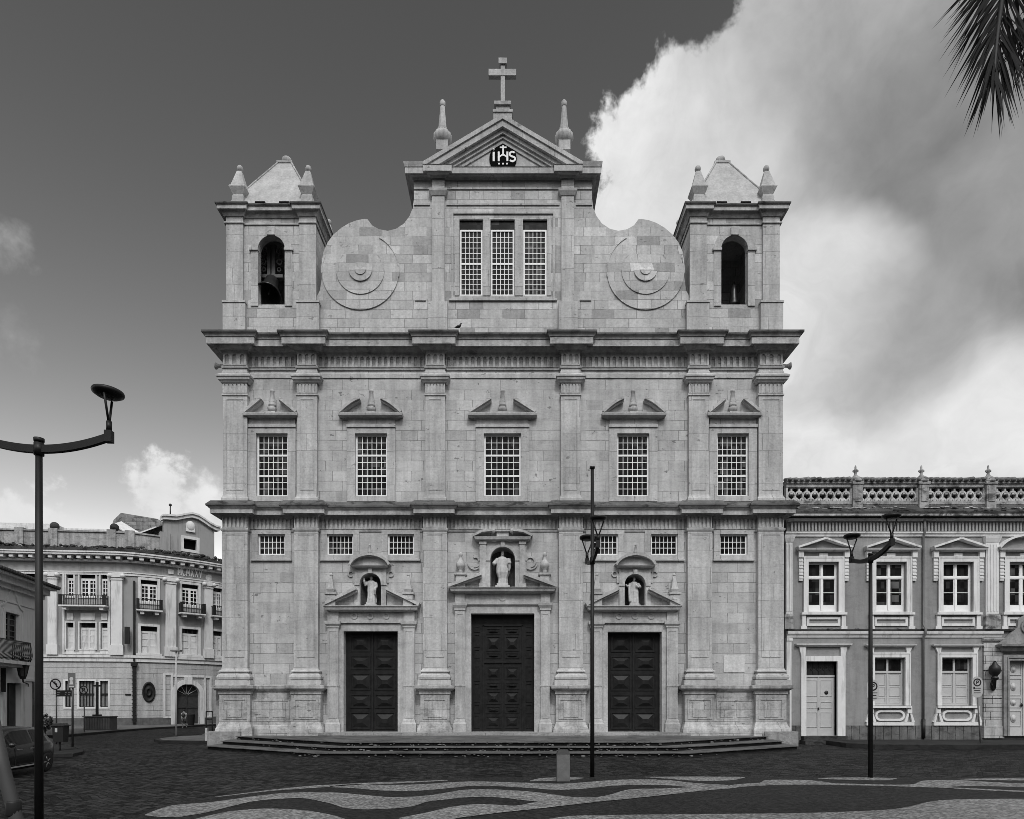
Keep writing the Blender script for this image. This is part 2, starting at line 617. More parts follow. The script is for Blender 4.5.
M['riser'] = stone('shade_dark_step_riser', 0.022, blocks=False, stain=0.6, streak=0.0, dark=0.6)  # shadow under the nosings is put into this dark base; blotches are stains
M['lichen'] = stone('lichen_black_capping', 0.11, blocks=False, stain=0.5, streak=0.0, dark=0.75)
M['oak'] = plain('dark_oak', 0.015, rough=0.42, var=0.45, scale=4.0, spec=0.16)
M['white_paint'] = plain('white_window_paint', 0.74, rough=0.5, var=0.08)
M['bars'] = plain('grey_glazing_bars', 0.55, rough=0.5, var=0.1)
M['glass'] = glass_mat('old_dark_glass')
M['bronze'] = plain('bell_bronze', 0.05, rough=0.35, var=0.4, scale=6.0, metal=0.6)
M['iron'] = plain('black_painted_iron', 0.012, rough=0.45, var=0.3, scale=8)
M['lampmetal'] = plain('dark_grey_lamp_paint', 0.010, rough=0.45, var=0.25, scale=6, spec=0.2)
M['black'] = plain('emblem_black', 0.005, rough=0.9, var=0.2, spec=0.02)
M['niche'] = stone('shade_toned_niche_stone', 0.13, blocks=False, stain=0.3, streak=0.3, dark=0.4)  # darker than the carved stone: the recess's shade is put into the colour
M['gold_white'] = plain('emblem_letters', 0.70, rough=0.5, var=0.05)
# =================================================================== THE CHURCH
YW = 33.0                       # plane of the front wall
X0 = px(503, YW)


def ox(off, Y=YW):
    return X0 + off * Y / F


church = thing('church', 'pale stone twin-towered baroque church with three dark doors and a cross on its gable', 'church', (X0, YW, 0))
YL, YU, YP = 32.70, 32.75, 32.50            # pilaster fronts below and above, pedestal front
LOW_P = [(-281, -255.5), (-209, -185), (-80, -56), (56, 80), (185, 209), (255.5, 281)]
UP_P = [(-280, -256), (-206, -186), (-77.5, -58), (58, 77.5), (186, 206), (256, 280)]
Z_TOP_L = pz(504.5, YL)         # top of the lower cornice = floor of the upper storey
Z_TOP_U = pz(329, 32.05)        # top of the great cornice
XE = 281                        # facade half width


def U(x0, x1, yf, yb=YW):
    return [(x0, yb), (x0, yf), (x1, yf), (x1, yb)]


def path_breaks(pil, yf, xe, yw=YW, back=46.0):
    p = [(ox(-xe, yf), back)]
    for i, (a, b) in enumerate(pil):
        xa, xb = ox(a, yf), ox(b, yf)
        if i == 0:
            p += [(ox(-xe, yf), yf)]
        else:
            p += [(xa, yw), (xa, yf)]
        if i == len(pil) - 1:
            p += [(ox(xe, yf), yf)]
        else:
            p += [(xb, yf), (xb, yw)]
    p.append((ox(xe, yf), back))
    return p


# ---- openings in the two storeys of the front wall
win_up = [-230.5, -131.5, -0.5, 130.0, 229.5]
win_hw = [15.7, 16.0, 18.5, 16.0, 15.7]
win_lo = [-231.2, -162.7, -102.0, 102.0, 161.2, 230.3]
win_lo_hw = [13.6, 13.2, 13.2, 13.2, 13.4, 13.8]
portals = [-132.0, -0.3, 131.5]
holes = []
for o, h in zip(win_up, win_hw):
    holes.append((ox(o - h), ox(o + h), pz(496.3, YW), pz(434, YW)))
for o, h in zip(win_lo, win_lo_hw):
    holes.append((ox(o - h), ox(o + h), pz(555, YW), pz(534.3, YW)))
DOORS = [(27.0, 631.3), (31.6, 613.6), (27.0, 631.8)]
for o, (h, top) in zip(portals, DOORS):
    holes.append((ox(o - h), ox(o + h), 0.66, pz(top, YW)))
NICHES = [(10.6, 573.6, 607.2), (12.3, 547.5, 589), (10.4, 574.5, 607.6)]
for o, (h, t_, b_) in zip(portals, NICHES):
    holes.append((ox(o - h), ox(o + h), pz(b_, YW), pz(t_, YW)))
w = MB()
w.wall(ox(-280), ox(280), 0.0, Z_TOP_U - 0.3, YW, YW + 1.1, holes)
for o, (h, t_, b_) in zip(portals, NICHES):
    r = (ox(o + h) - ox(o - h)) / 2
    zt = pz(t_, YW)
    w.arch_fill(ox(o), r, zt - r, zt, YW, YW + 1.1)
# side and back walls of the nave and its roof deck
w.box(ox(-280), ox(-280) + 0.9, YW + 1.1, 78, 0, Z_TOP_U - 0.3)
w.box(ox(280) - 0.9, ox(280), YW + 1.1, 78, 0, Z_TOP_U - 0.3)
w.box(ox(-280) + 0.9, ox(280) - 0.9, 77, 78, 0, Z_TOP_U - 0.3)
w.build('wall', M['ashlar'], church)
rf = MB()
rf.box(ox(-278), ox(278), YW + 1.0, 77.9, Z_TOP_U - 0.6, Z_TOP_U - 0.31)
rf.prism([(ox(-170), Z_TOP_U - 0.3), (ox(170), Z_TOP_U - 0.3), (ox(0), Z_TOP_U + 3.2)], 38.2, 77.5)
rf.build('roof', plain('clay_roof', 0.12, rough=0.9, var=0.4), church)

# ---- plinth: base course, pedestals, string moulding
M['base_block'] = stone('grimy_base_block', 0.27, blocks=False, stain=0.4, streak=0.3, dark=0.4, spots=0.5)
pl = MB()
zb, zm, zt = pz(731, YP), pz(690.5, YP), pz(685.6, YP)
for i, (a, b) in enumerate(LOW_P):
    pl = MB()
    e0, e1 = (a - 2.6, b + 2.6)
    xa, xb = ox(e0, YP), ox(e1, YP)
    pl.box(xa, xb, YP, YW + 0.02, zb, zm)
    # flared foot and base block
    pl.sweep(U(xa, xb, YP), [(0, zb + 0.45), (0.05, zb + 0.30), (0.14, zb + 0.12), (0.16, zb), (0.16, 0.0), (0, 0.0)])
    # raised square panel with a sunk border
    cx = (xa + xb) / 2
    z0, z1 = pz(718, YP), pz(701, YP)
    pl.frame(cx - 0.62, cx + 0.62, z0 - 0.05, z1 + 0.14, 0.09, YP - 0.03, YP)
    pl.box(cx - 0.36, cx + 0.36, YP - 0.05, YP, z0 + 0.04, z1 - 0.06)
    # moulding crown
    pl.sweep(U(xa, xb, YP), [(0, zm - 0.22), (0.05, zm - 0.18), (0.05, zm - 0.04), (0.12, zm), (0.26, zm + 0.10), (0.28, zt), (0.0, zt + 0.03)])
    pl.build('pedestal', M['plinth'], church)
for a, b in ((-257, -207), (207, 257)):
    pl = MB()
    xa, xb = ox(a, 32.8), ox(b, 32.8)
    pl.box(xa, xb, 32.80, YW + 0.01, 0, zm)
    pl.box(xa, xb, 32.64, 32.80, 0, zb + 0.02)
    pl.sweep([(xa, 32.8), (xb, 32.8)], [(0, zb + 0.30), (0.06, zb + 0.24), (0.10, zb + 0.10), (0.10, zb), (0, zb)])
    pl.sweep([(xa, 32.8), (xb, 32.8)], [(0, zm - 0.1), (0.10, zm), (0.18, zm + 0.10), (0.20, zt), (0, zt + 0.02)])
    cx = (xa + xb) / 2
    z0, z1 = pz(718, 32.8), pz(702, 32.8)
    pl.frame(cx - 0.95, cx + 0.95, z0 - 0.04, z1 + 0.12, 0.07, 32.775, 32.8)
    for s in (-1, 1):
        pl.box(cx + s * 0.42 - 0.33, cx + s * 0.42 + 0.33, 32.76, 32.8, z0 + 0.04, z1 - 0.05)
    pl.build('plinth', M['plinth'], church)
for s in (-1, 1):                                  # corner blocks at the outer ends
    pl = MB()
    xa, xb = sorted((ox(s * 295, 32.3), ox(s * 262, 32.3)))
    pl.box(xa, xb, 32.24, YW + 1.5, 0, pz(731.5, 32.3))
    xa, xb = sorted((ox(s * 281, 32.5), ox(s * 289, 32.5)))
    pl.box(xa, xb, 32.75, YW + 1.4, pz(731.5, 32.3), zm)
    pl.build('corner_block', M['base_block'], church)
pl = MB()
pl.box(ox(220.5), ox(241.5), YW - 0.03, YW, pz(672, YW), pz(655.5, YW))
pl.build('plaque', stone('pale_plaque', 0.52, blocks=False, stain=0.1, streak=0.1), church)

# ---- lower order of pilasters
ZL0, ZL1 = pz(686, YL), pz(530, YL)


def fluted(mb, x0, x1, yface, z0, z1, n, proud, r_k=0.27, arch=True):
    cw = (x1 - x0) / n
    for i in range(n):
        a, b = x0 + i * cw, x0 + (i + 1) * cw
        m, r = (a + b) / 2, cw * r_k
        za = z1 - (z1 - z0) * 0.16
        zs = za - r if arch else za
        zlo = z0 + (z1 - z0) * 0.05
        arc = [(r * math.sin(t), r * math.cos(t)) for t in (0, 0.5, 1.0, math.pi / 2)] if arch else [(0, 0), (r, 0)]
        for s in (-1, 1):
            e = a if s < 0 else b
            poly = [(e, z0), (e, z1), (m, z1)] + [(m + s * dx, zs + dz) for dx, dz in arc] + [(m + s * r, zlo), (m, zlo), (m, z0)]
            mb.prism(poly, yface - proud, yface)


for a, b in LOW_P:
    p = MB()
    xa, xb = ox(a, YL), ox(b, YL)
    p.box(xa, xb, YL, YW + 0.02, ZL0, ZL1 + 0.05)
    za = pz(663, YL)
    p.sweep(U(xa, xb, YL), [(0, pz(667, YL)), (0.03, pz(669.5, YL)), (0.12, pz(671, YL)), (0.12, pz(672.2, YL)), (0.05, pz(672.6, YL)), (0.07, pz(674, YL)), (0.17, pz(675.2, YL)), (0.20, pz(677, YL)), (0.18, pz(679, YL)),
                            (0.10, pz(679.6, YL)), (0.24, pz(680, YL)), (0.24, ZL0), (0, ZL0)])
    p.frame(xa + 0.16, xb - 0.16, pz(657, YL), pz(534, YL), 0.04, YL - 0.028, YL)
    p.sweep(U(xa, xb, YL), [(0, ZL1 - 0.06), (0.04, ZL1 - 0.04), (0.06, ZL1 + 0.04), (0.0, ZL1 + 0.06)])
    p.build('pilaster', M['trim'], church)

# lower frieze and cornice
zf0, zf1 = pz(528, YL), pz(515.5, YL)
lf = MB()
pp = path_breaks(LOW_P, YL, 281)
segs = []
for i, (a, b) in enumerate(LOW_P):
    segs.append((a + 0.5, b - 0.5, YL, 6))
    if i < 5:
        na = LOW_P[i + 1][0]
        n = max(8, round((na - b) / 4.35))
        segs.append((b + 0.8, na - 0.8, YW, n))
for a, b, yf, n in segs:
    fluted(lf, ox(a, yf), ox(b, yf), yf, zf0, zf1, n, 0.06, 0.24)
for i, (a, b) in enumerate(LOW_P):
    lf.box(ox(a, YL), ox(b, YL), YL, YW + 0.01, ZL1 + 0.06, Z_TOP_L - 0.2)
lf.build('frieze', M['carved'], church)
lc = MB()
zz = lambda v, o: pz(v, YL - o)
lc.sweep(pp, [(0, zz(515.5, 0)), (0.08, zz(515, .08)), (0.10, zz(513.6, .1)), (0.20, zz(512.6, .2)), (0.24, zz(512, .24)), (0.42, zz(513.0, .42)), (0.42, zz(508.2, .42)),
              (0.46, zz(507.8, .46)), (0.54, zz(505.2, .54)), (0.54, zz(504.3, .54)), (0.0, Z_TOP_L + 0.06)])
lc.sweep(pp, [(0, zz(530.3, 0)), (0.05, zz(530.1, 0.05)), (0.07, zz(528.6, 0.05)), (0, zz(528, 0))])
lc.build('cornice', M['weathered'], church)
lc = MB()
lc.sweep(pp, [(-0.02, Z_TOP_L + 0.03), (0.54, zz(505.0, .54)), (0.575, zz(505.2, .56)), (0.575, zz(503.6, .56)), (0.40, Z_TOP_L + 0.09), (-0.02, Z_TOP_L + 0.12)])
lc.build('capping', M['lichen'], church)

# ---- upper order
ZU0, ZU1 = pz(499.5, YU), pz(381.5, YU)
for a, b in UP_P:
    p = MB()
    xa, xb = ox(a, YU), ox(b, YU)
    p.box(xa, xb, YU, YW + 0.02, Z_TOP_L, pz(342, YU))
    p.sweep(U(xa, xb, YU), [(0, pz(494.5, YU)), (0.03, pz(497, YU)), (0.07, pz(498, YU)), (0.07, pz(500.5, YU)), (0.10, pz(501, YU)), (0.10, Z_TOP_L + 0.02), (0, Z_TOP_L + 0.02)])
    p.frame(xa + 0.16, xb - 0.16, pz(490, YU), pz(399, YU), 0.035, YU - 0.024, YU)
    p.sweep(U(xa, xb, YU), [(0, pz(396, YU)), (0.05, pz(395.5, YU)), (0.05, pz(394, YU)), (0, pz(393.5, YU))])
    fluted(p, xa, xb, YU, pz(393, YU), pz(383, YU), 6, 0.035, 0.22)
    cap = lambda v, o: pz(v, YU - o)
    p.sweep(U(xa, xb, YU), [(0, cap(383.5, 0)), (0.06, cap(383, .06)), (0.10, cap(381.8, .1)), (0.13, cap(380.6, .13)), (0.20, cap(378.6, .2)), (0.20, cap(377, .2)), (0.26, cap(375.6, .26)),
                            (0.26, cap(374.0, .26)), (0, cap(372.6, 0))])
    p.build('pilaster', M['trim'], church)

zu0, zu1 = pz(365.5, YU), pz(352.6, YU)
uf = MB()
for i, (a, b) in enumerate(UP_P):
    uf_a, uf_b = a + 0.5, b - 0.5
    fluted(uf, ox(uf_a, YU), ox(uf_b, YU), YU, zu0, zu1, 3 if b - a > 0 else 3, 0.07, 0.26)
    if i < 5:
        na = UP_P[i + 1][0]
        n = round((na - b) / 5.95)
        fluted(uf, ox(b + 0.8), ox(na - 0.8), YW, zu0, zu1, n, 0.08, 0.28)
uf.build('frieze', M['carved'], church)
pu = path_breaks(UP_P, YU, 280)
uc = MB()
zz = lambda v, o: pz(v, YU - o)
uc.sweep(pu, [(0, zz(352.6, 0)), (0.08, zz(352, .08)), (0.10, zz(350, .1)), (0.20, zz(348.5, .2)), (0.30, zz(345.5, .3)), (0.33, zz(344.6, .3)), (0.34, zz(343.4, .34)), (0.58, zz(343.4, .58)),
              (0.58, zz(336.5, .58)), (0.62, zz(336.0, .62)), (0.64, zz(334.2, .64)), (0.70, zz(332.2, .7)), (0.72, zz(331.4, .72)), (0.0, Z_TOP_U - 0.05)])
uc.build('cornice', M['weathered'], church)
uc = MB()
uc.sweep(pu, [(-0.02, Z_TOP_U - 0.06), (0.70, zz(331.4, .72)), (0.755, zz(331.6, .74)), (0.755, zz(329.6, .74)), (0.6, zz(329.0, .72)), (-0.02, Z_TOP_U + 0.06)])
uc.build('capping', M['lichen'], church)
ar = MB()
ar.sweep(pu, [(0, zz(368.0, 0)), (0.06, zz(367.6, .06)), (0.08, zz(365.8, .08)), (0, zz(365.5, 0))])
ar.sweep(pu, [(0, zz(375.6, 0)), (0.045, zz(375.4, .05)), (0.045, zz(371.6, .05)), (0.02, zz(371.0, .0)), (0, zz(370.5, 0))])
ar.build('architrave', M['trim'], church)
for s in (-1, 1):                                   # stone water spouts at the corners
    g = MB()
    X = ox(s * 280, YU)
    g.lathe([(0.08, 0), (0.10, 0.1), (0.08, 0.3), (0.12, 0.42), (0.17, 0.47), (0.17, 0.53), (0.09, 0.53)], 0, 0, 0, 10)
    g.warp(lambda x, y, z: (X + s * z, 33.05 + y, pz(365.5, 33) + x))
    g.build('water_spout', M['weathered'], church)


# ---- windows
def sash_mesh(x0, x1, z0, z1, yf, cols, rows, fw=0.10, mw=0.035, rails=()):
    """white frame with thin glazing bars; rails are heights of thicker rails as shares of the height"""
    s = MB()
    s.frame(x0, x1, z0, z1, fw, yf, yf + 0.10)
    a, b, c, d = x0 + fw, x1 - fw, z0 + fw, z1 - fw
    for i in range(1, cols):
        xm = a + (b - a) * i / cols
        s.box(xm - mw / 2, xm + mw / 2, yf + 0.03, yf + 0.07, c, d)
    lv = [c] + [z0 + (z1 - z0) * k for k in rails] + [d]
    for k, (l0, l1) in enumerate(zip(lv, lv[1:])):
        for i in range(1, rows):
            zm_ = l0 + (l1 - l0) * i / rows
            s.box(a, b, yf + 0.033, yf + 0.067, zm_ - mw / 2, zm_ + mw / 2)
        if k:
            s.box(a, b, yf + 0.01, yf + 0.09, l0 - 0.045, l0 + 0.045)
    return s


def small_finial(mb, xc, zb_, h, y):
    k = h
    mb.box(xc - 0.16 * k, xc + 0.16 * k, y, y + 0.32 * k, zb_, zb_ + 0.10 * k)
    mb.lathe([(0.08 * k, 0.10 * k), (0.15 * k, 0.16 * k), (0.20 * k, 0.28 * k), (0.10 * k, 0.33 * k), (0.16 * k, 0.37 * k), (0.15 * k, 0.41 * k), (0.065 * k, 0.90 * k), (0.085 * k, 0.92 * k), (0.085 * k, 0.99 * k), (0.02 * k, 1.02 * k)], xc, y + 0.17 * k, zb_, 8)


for o, h, kind in zip(win_up, win_hw, ('tri', 'arc', 'tri', 'arc', 'tri')):
    xa, xb, z0, z1 = ox(o - h), ox(o + h), pz(496.3, YW), pz(434, YW)
    fr = 8.0
    f = MB()
    XA, XB = ox(o - h - fr), ox(o + h + fr)
    yb = YW - 0.10
    f.box(XA, xa, yb, YW, pz(502, YW), pz(426.5, YW))
    f.box(xb, XB, yb, YW, pz(502, YW), pz(426.5, YW))
    f.box(xa, xb, yb, YW, z1, pz(426.5, YW))
    f.box(xa, xb, yb, YW, pz(502, YW), z0)
    f.box(XA - 0.02, XB + 0.02, yb - 0.06, YW, pz(428.2, YW), pz(425.6, YW))
    f.box(XA + 0.03, XB - 0.03, yb + 0.03, YW, pz(425.6, YW), pz(416.5, YW))
    wd = f.build('window', M['trim'], church)
    sash_mesh(xa, xb, z0, z1, YW + 0.08, 6, 3, 0.085, 0.029, (0.335, 0.665)).build('sash', M['white_paint'], wd)
    g = MB()
    g.box(xa, xb, YW + 0.132, YW + 0.16, z0, z1)
    g.build('pane', M['glass'], wd)
    # broken pediment
    hw = h + (9.0 if kind == 'tri' and abs(o) > 200 else 13.5)
    d = MB()
    xl, xr = ox(o - hw), ox(o + hw)
    zc0, zc1 = pz(416.5, 32.7), pz(412.3, 32.6)
    d.sweep([(xl + 0.25, YW), (xl + 0.25, YW - 0.02), (xr - 0.25, YW - 0.02), (xr - 0.25, YW)],
            [(0, zc0 - 0.05), (0.12, zc0), (0.20, zc0 + 0.02), (0.36, zc0 + 0.05), (0.38, zc1 - 0.04), (0.38, zc1), (0, zc1 + 0.02)])
    zi = pz(399.5, 32.7)
    for s in (-1, 1):
        xo, xi = ox(o + s * (hw + 0.2)), ox(o + s * hw * 0.34)
        if kind == 'tri':
            pts = [(xo, zc1), (xi, zi)]
        else:
            pts = []
            for k in range(7):
                t = k / 6
                pts.append((xo + (xi - xo) * (1 - math.cos(t * 1.15)) / (1 - math.cos(1.15)) if False else xo + (xi - xo) * t,
                            zc1 + (zi - zc1) * math.sin(0.25 + t * 1.15) / math.sin(1.40) - (zi - zc1) * math.sin(0.25) / math.sin(1.40) * (1 - t)))
        d.rake(pts, 0.13, YW - 0.42, YW + 0.01)
        d.rake([(p_[0], p_[1] - 0.07) for p_ in pts], 0.07, YW - 0.30, YW + 0.01)
        d.prism([(pts[0][0], zc1), (xi, zc1), (xi, zi - 0.03)], YW - 0.05, YW)
    d.build('pediment', M['trim'], wd)
    q = MB()
    small_finial(q, ox(o), zc1 + 0.02, pz(387.5, 32.7) - zc1, YW - 0.22)
    q.build('finial', M['trim'], wd)

for o, h in zip(win_lo, win_lo_hw):
    xa, xb, z0, z1 = ox(o - h), ox(o + h), pz(555, YW), pz(534.3, YW)
    f = MB()
    XA, XB = ox(o - h - 6), ox(o + h + 6)
    yb = YW - 0.07
    f.box(XA, xa, yb, YW, pz(560, YW), pz(530.5, YW))
    f.box(xb, XB, yb, YW, pz(560, YW), pz(530.5, YW))
    f.box(xa, xb, yb, YW, z1, pz(530.5, YW))
    f.box(xa, xb, yb, YW, pz(560, YW), z0)
    f.box(XA - 0.04, XB + 0.04, yb - 0.05, YW, pz(561, YW), pz(559.6, YW))
    wd = f.build('window', M['trim'], church)
    sash_mesh(xa, xb, z0, z1, YW + 0.07, 6, 3, 0.075, 0.030).build('sash', M['white_paint'], wd)
    g = MB()
    g.box(xa, xb, YW + 0.118, YW + 0.15, z0, z1)
    g.build('pane', M['glass'], wd)


# ---- portals
def diamond(mb, x0, x1, z0, z1, y, d=0.07):
    """raised pyramid boss inside a sunk frame"""
    fw = 0.05
    mb.frame(x0, x1, z0, z1, fw, y - 0.035, y)
    a, b, c, e = x0 + fw + 0.06, x1 - fw - 0.06, z0 + fw + 0.06, z1 - fw - 0.06
    kx, kz = (b - a) * 0.32, (e - c) * 0.34
    vs = [(a, y, c), (b, y, c), (b, y, e), (a, y, e), (a + kx, y - d, c + kz), (b - kx, y - d, c + kz), (b - kx, y - d, e - kz), (a + kx, y - d, e - kz)]
    mb.add(vs, [(4, 5, 6, 7), (0, 1, 5, 4), (1, 2, 6, 5), (2, 3, 7, 6), (3, 0, 4, 7)])


def obelisk(mb, xc, yc, zb_, zped, ztop, k=1.0):
    """square pedestal, cap, tapering shaft and ball"""
    mb.box(xc - 0.24 * k, xc + 0.24 * k, yc - 0.2 * k, yc + 0.2 * k, zb_, zped - 0.08)
    mb.box(xc - 0.30 * k, xc + 0.30 * k, yc - 0.26 * k, yc + 0.26 * k, zped - 0.08, zped)
    h = ztop - zped
    for r0, r1, a0, a1 in ((0.15, 0.21, 0, 0.16), (0.21, 0.21, 0.16, 0.20), (0.16, 0.055, 0.20, 0.86)):
        vs = []
        for r, a in ((r0, a0), (r1, a1)):
            vs += [(xc - r * k, yc - r * k, zped + h * a), (xc + r * k, yc - r * k, zped + h * a), (xc + r * k, yc + r * k, zped + h * a), (xc - r * k, yc + r * k, zped + h * a)]
        mb.add(vs, [(3, 2, 1, 0), (4, 5, 6, 7), (0, 1, 5, 4), (1, 2, 6, 5), (2, 3, 7, 6), (3, 0, 4, 7)])
    mb.ball((xc, yc, zped + h * 0.91), 0.085 * k, 8, 6)


for idx, (o, (h, top)) in enumerate(zip(portals, DOORS)):
    centre = idx == 1
    xa, xb, z0, z1 = ox(o - h), ox(o + h), 0.66, pz(top, YW)
    s_ = MB()
    yb = YW - 0.08
    # architrave of the opening
    aw = 0.42
    s_.box(xa - aw, xa, yb, YW, z0, z1 + aw)
    s_.box(xb, xb + aw, yb, YW, z0, z1 + aw)
    s_.box(xa, xb, yb, YW, z1, z1 + aw)
    s_.frame(xa - aw - 0.03, xb + aw + 0.03, z0 - 0.2, z1 + aw + 0.03, 0.07, yb - 0.035, yb)
    # flanking strips
    if centre:
        pa, pb, capz0, capz1 = 38.0, 47.5, 610.5, 602.5
        ent0, ent1, cor0, cor1, chw = 602.5, 593.5, 592.5, 586.8, 54.6
    else:
        pa, pb, capz0, capz1 = 32.5, 43.5, 628, 621
        ent0, ent1, cor0, cor1, chw = 621, 611.5, 611, 605.5, 48.5
    YQ = YW - 0.22
    for s in (-1, 1):
        a, b = sorted((ox(o + s * pa, YQ), ox(o + s * pb, YQ)))
        s_.box(a, b, YQ, YW, z0, pz(ent1, YQ))
        s_.frame(a + 0.07, b - 0.07, pz(718, YQ), pz(capz0 + 3, YQ), 0.03, YQ - 0.02, YQ)
        s_.sweep(U(a, b, YQ), [(0, z0 + 0.65), (0.04, z0 + 0.60), (0.05, z0 + 0.5), (0.10, z0 + 0.42), (0.10, z0), (0, z0)])
        s_.box(a - 0.02, b + 0.02, YQ - 0.03, YW, pz(686.5, YQ), pz(685, YQ))
        s_.sweep(U(a, b, YQ), [(0, pz(capz0, YQ)), (0.04, pz(capz0 - .5, YQ)), (0.04, pz(capz0 - 2, YQ)), (0.12, pz(capz1 + 3, YQ)), (0.13, pz(capz1 + 0.5, YQ)), (0, pz(capz1, YQ))])
    # frieze with paterae
    xl, xr = ox(o - pa, YQ), ox(o + pa, YQ)
    s_.box(xl, xr, YW - 0.14, YW, z1 + aw + 0.035, pz(ent1, YQ))
    s_.box(xl, xr, YW - 0.19, YW, pz(ent0 + 1.8, YQ), pz(ent0 - 1.0, YQ))
    for k in (-1, 0, 1):
        xc_, zc_ = ox(o + k * (16.0 if not centre else 0.0001)), pz((ent0 + ent1) / 2 - 0.6, YQ)
        if centre and k:
            continue
        s_.arc_band(xc_, zc_, 0.09, 0.17, 0, 2 * math.pi, YW - 0.18, YW - 0.13, 12)
    po = s_.build('portal', M['carved'], church)
    # the door itself
    D = MB()
    yd = YW + 0.42
    D.box(xa - 0.02, xb + 0.02, yd, yd + 0.12, z0 - 0.02, z1 + 0.02)
    W, H = xb - xa, z1 - z0
    if not centre:
        D.box(xa + W / 2 - 0.035, xa + W / 2 + 0.035, yd - 0.06, yd, z0, z1)
        for s in (0, 1):
            for k in range(5):
                cz = z0 + H * (0.105 + 0.195 * k) + 0.02
                hh_ = 0.36 if k % 2 else 0.44
                c_ = xa + W * (0.27 + 0.46 * s)
                diamond(D, c_ - 0.52, c_ + 0.52, cz - hh_, cz + hh_, yd, 0.13)
    else:
        for s in (0, 1):
            for k, (a_, b_) in enumerate(((0.03, 0.135), (0.155, 0.215), (0.235, 0.345), (0.365, 0.425), (0.445, 0.555), (0.625, 0.675), (0.69, 0.815), (0.83, 0.885))):
                c_ = xa + W * (0.35 + 0.30 * s)
                diamond(D, c_ - 0.37, c_ + 0.37, z0 + H * a_, z0 + H * b_, yd, 0.12)
            for a_, b_ in ((0.03, 0.14), (0.16, 0.23), (0.25, 0.41), (0.43, 0.56), (0.63, 0.70), (0.72, 0.83), (0.85, 0.90)):
                c_ = xa + W * (0.085 + 0.83 * s)
                D.frame(c_ - 0.15, c_ + 0.15, z0 + H * a_, z0 + H * b_, 0.03, yd - 0.03, yd)
        for c_ in (0.19, 0.81):
            D.box(xa + W * c_ - 0.03, xa + W * c_ + 0.03, yd - 0.05, yd, z0, z0 + H * 0.91)
        D.box(xa + W / 2 - 0.03, xa + W / 2 + 0.03, yd - 0.06, yd, z0, z1)
        D.box(xa + W * 0.20, xa + W * 0.80, yd - 0.08, yd, z0 + H * 0.588, z0 + H * 0.605)
        D.box(xa + W * 0.17, xa + W * 0.83, yd - 0.05, yd, z0 + H * 0.90, z0 + H * 0.915)
        for k in range(4):
            c_ = xa + W * (0.13 + 0.245 * k)
            D.frame(c_ - 0.25, c_ + 0.25, z0 + H * 0.93, z0 + H * 0.985, 0.03, yd - 0.03, yd)
    D.build('door', M['oak'], po)
    # cornice and broken raking pediment
    P = MB()
    xl, xr = ox(o - chw, 32.5), ox(o + chw, 32.5)
    c0, c1 = pz(cor0, 32.6), pz(cor1, 32.45)
    P.sweep([(xl + 0.40, YW), (xl + 0.40, YQ), (xr - 0.40, YQ), (xr - 0.40, YW)], [(0, c0 - 0.03), (0.10, c0 + 0.02), (0.26, c0 + 0.06), (0.30, c1 - 0.09), (0.36, c1 - 0.03), (0.36, c1), (0, c1 + 0.02)])
    zi = pz(575 if centre else 589.5, 32.5)
    inner = 21.0 if centre else 14.5
    for s in (-1, 1):
        A, B = ox(o + s * (chw - 1), 32.5), ox(o + s * inner, 32.5)
        P.rake([(A, c1), (B, zi)], 0.15, YQ - 0.36, YW + 0.01)
        P.rake([(A + (B - A) * 0.06, c1 + 0.02), (B, zi - 0.10)], 0.11, YQ - 0.22, YW + 0.01)
        P.prism([(A, c1), (B, c1), (B, zi - 0.05)], YW - 0.10, YW)
    P.build('pediment', M['weathered'] if False else M['trim'], po)
    # niche aedicule
    nh, nt, nb = NICHES[idx]
    N = MB()
    xn0, xn1, zn0, zn1 = ox(o - nh), ox(o + nh), pz(nb, YW), pz(nt, YW)
    r = (xn1 - xn0) / 2
    ew = 11.5 if centre else 5.2
    e0, e1 = (541.5, 536.5) if centre else (568.5, 565.5)
    yn = YW - 0.16
    zh = pz(e0, 32.8)
    for s in (-1, 1):
        a, b = sorted((ox(o + s * (nh)), ox(o + s * (nh + ew))))
        N.box(a, b, yn, YW, c1 + 0.01, zh)
        if centre:
            q0, q1 = sorted((ox(o + s * (nh + 4.5)), ox(o + s * (nh + 10.3))))
            N.box(q0, q1, yn - 0.09, yn, c1 + 0.01, zh)
            N.box(q0 - 0.04, q1 + 0.04, yn - 0.13, yn, c1 + 0.01, c1 + 0.25)
            N.box(q0 - 0.04, q1 + 0.04, yn - 0.13, yn, zh - 0.14, zh)
        zi_ = zn1 - r
        N.box(a - 0.05 * (s < 0) - 0.0, b + 0.05 * (s > 0), yn - 0.05, yn, zi_ - 0.08, zi_)
    N.box(xn0, xn1, yn, YW, zn1, zh)
    N.arch_fill(ox(o), r, zn1 - r, zn1, yn, YW)
    N.arc_band(ox(o), zn1 - r, r, r + 0.13, 0, math.pi, yn - 0.035, yn, 14)
    N.box(ox(o) - 0.10, ox(o) + 0.10, yn - 0.12, yn, zn1 - 0.02, zn1 + 0.24)
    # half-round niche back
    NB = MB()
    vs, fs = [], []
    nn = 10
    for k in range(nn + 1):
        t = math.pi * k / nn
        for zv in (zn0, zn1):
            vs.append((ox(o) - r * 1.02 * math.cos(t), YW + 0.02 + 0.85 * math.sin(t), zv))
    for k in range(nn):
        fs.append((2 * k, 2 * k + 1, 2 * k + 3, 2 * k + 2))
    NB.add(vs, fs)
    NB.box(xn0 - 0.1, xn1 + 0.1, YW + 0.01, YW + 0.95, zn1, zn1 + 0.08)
    NB.build('niche_back', M['niche'], po)
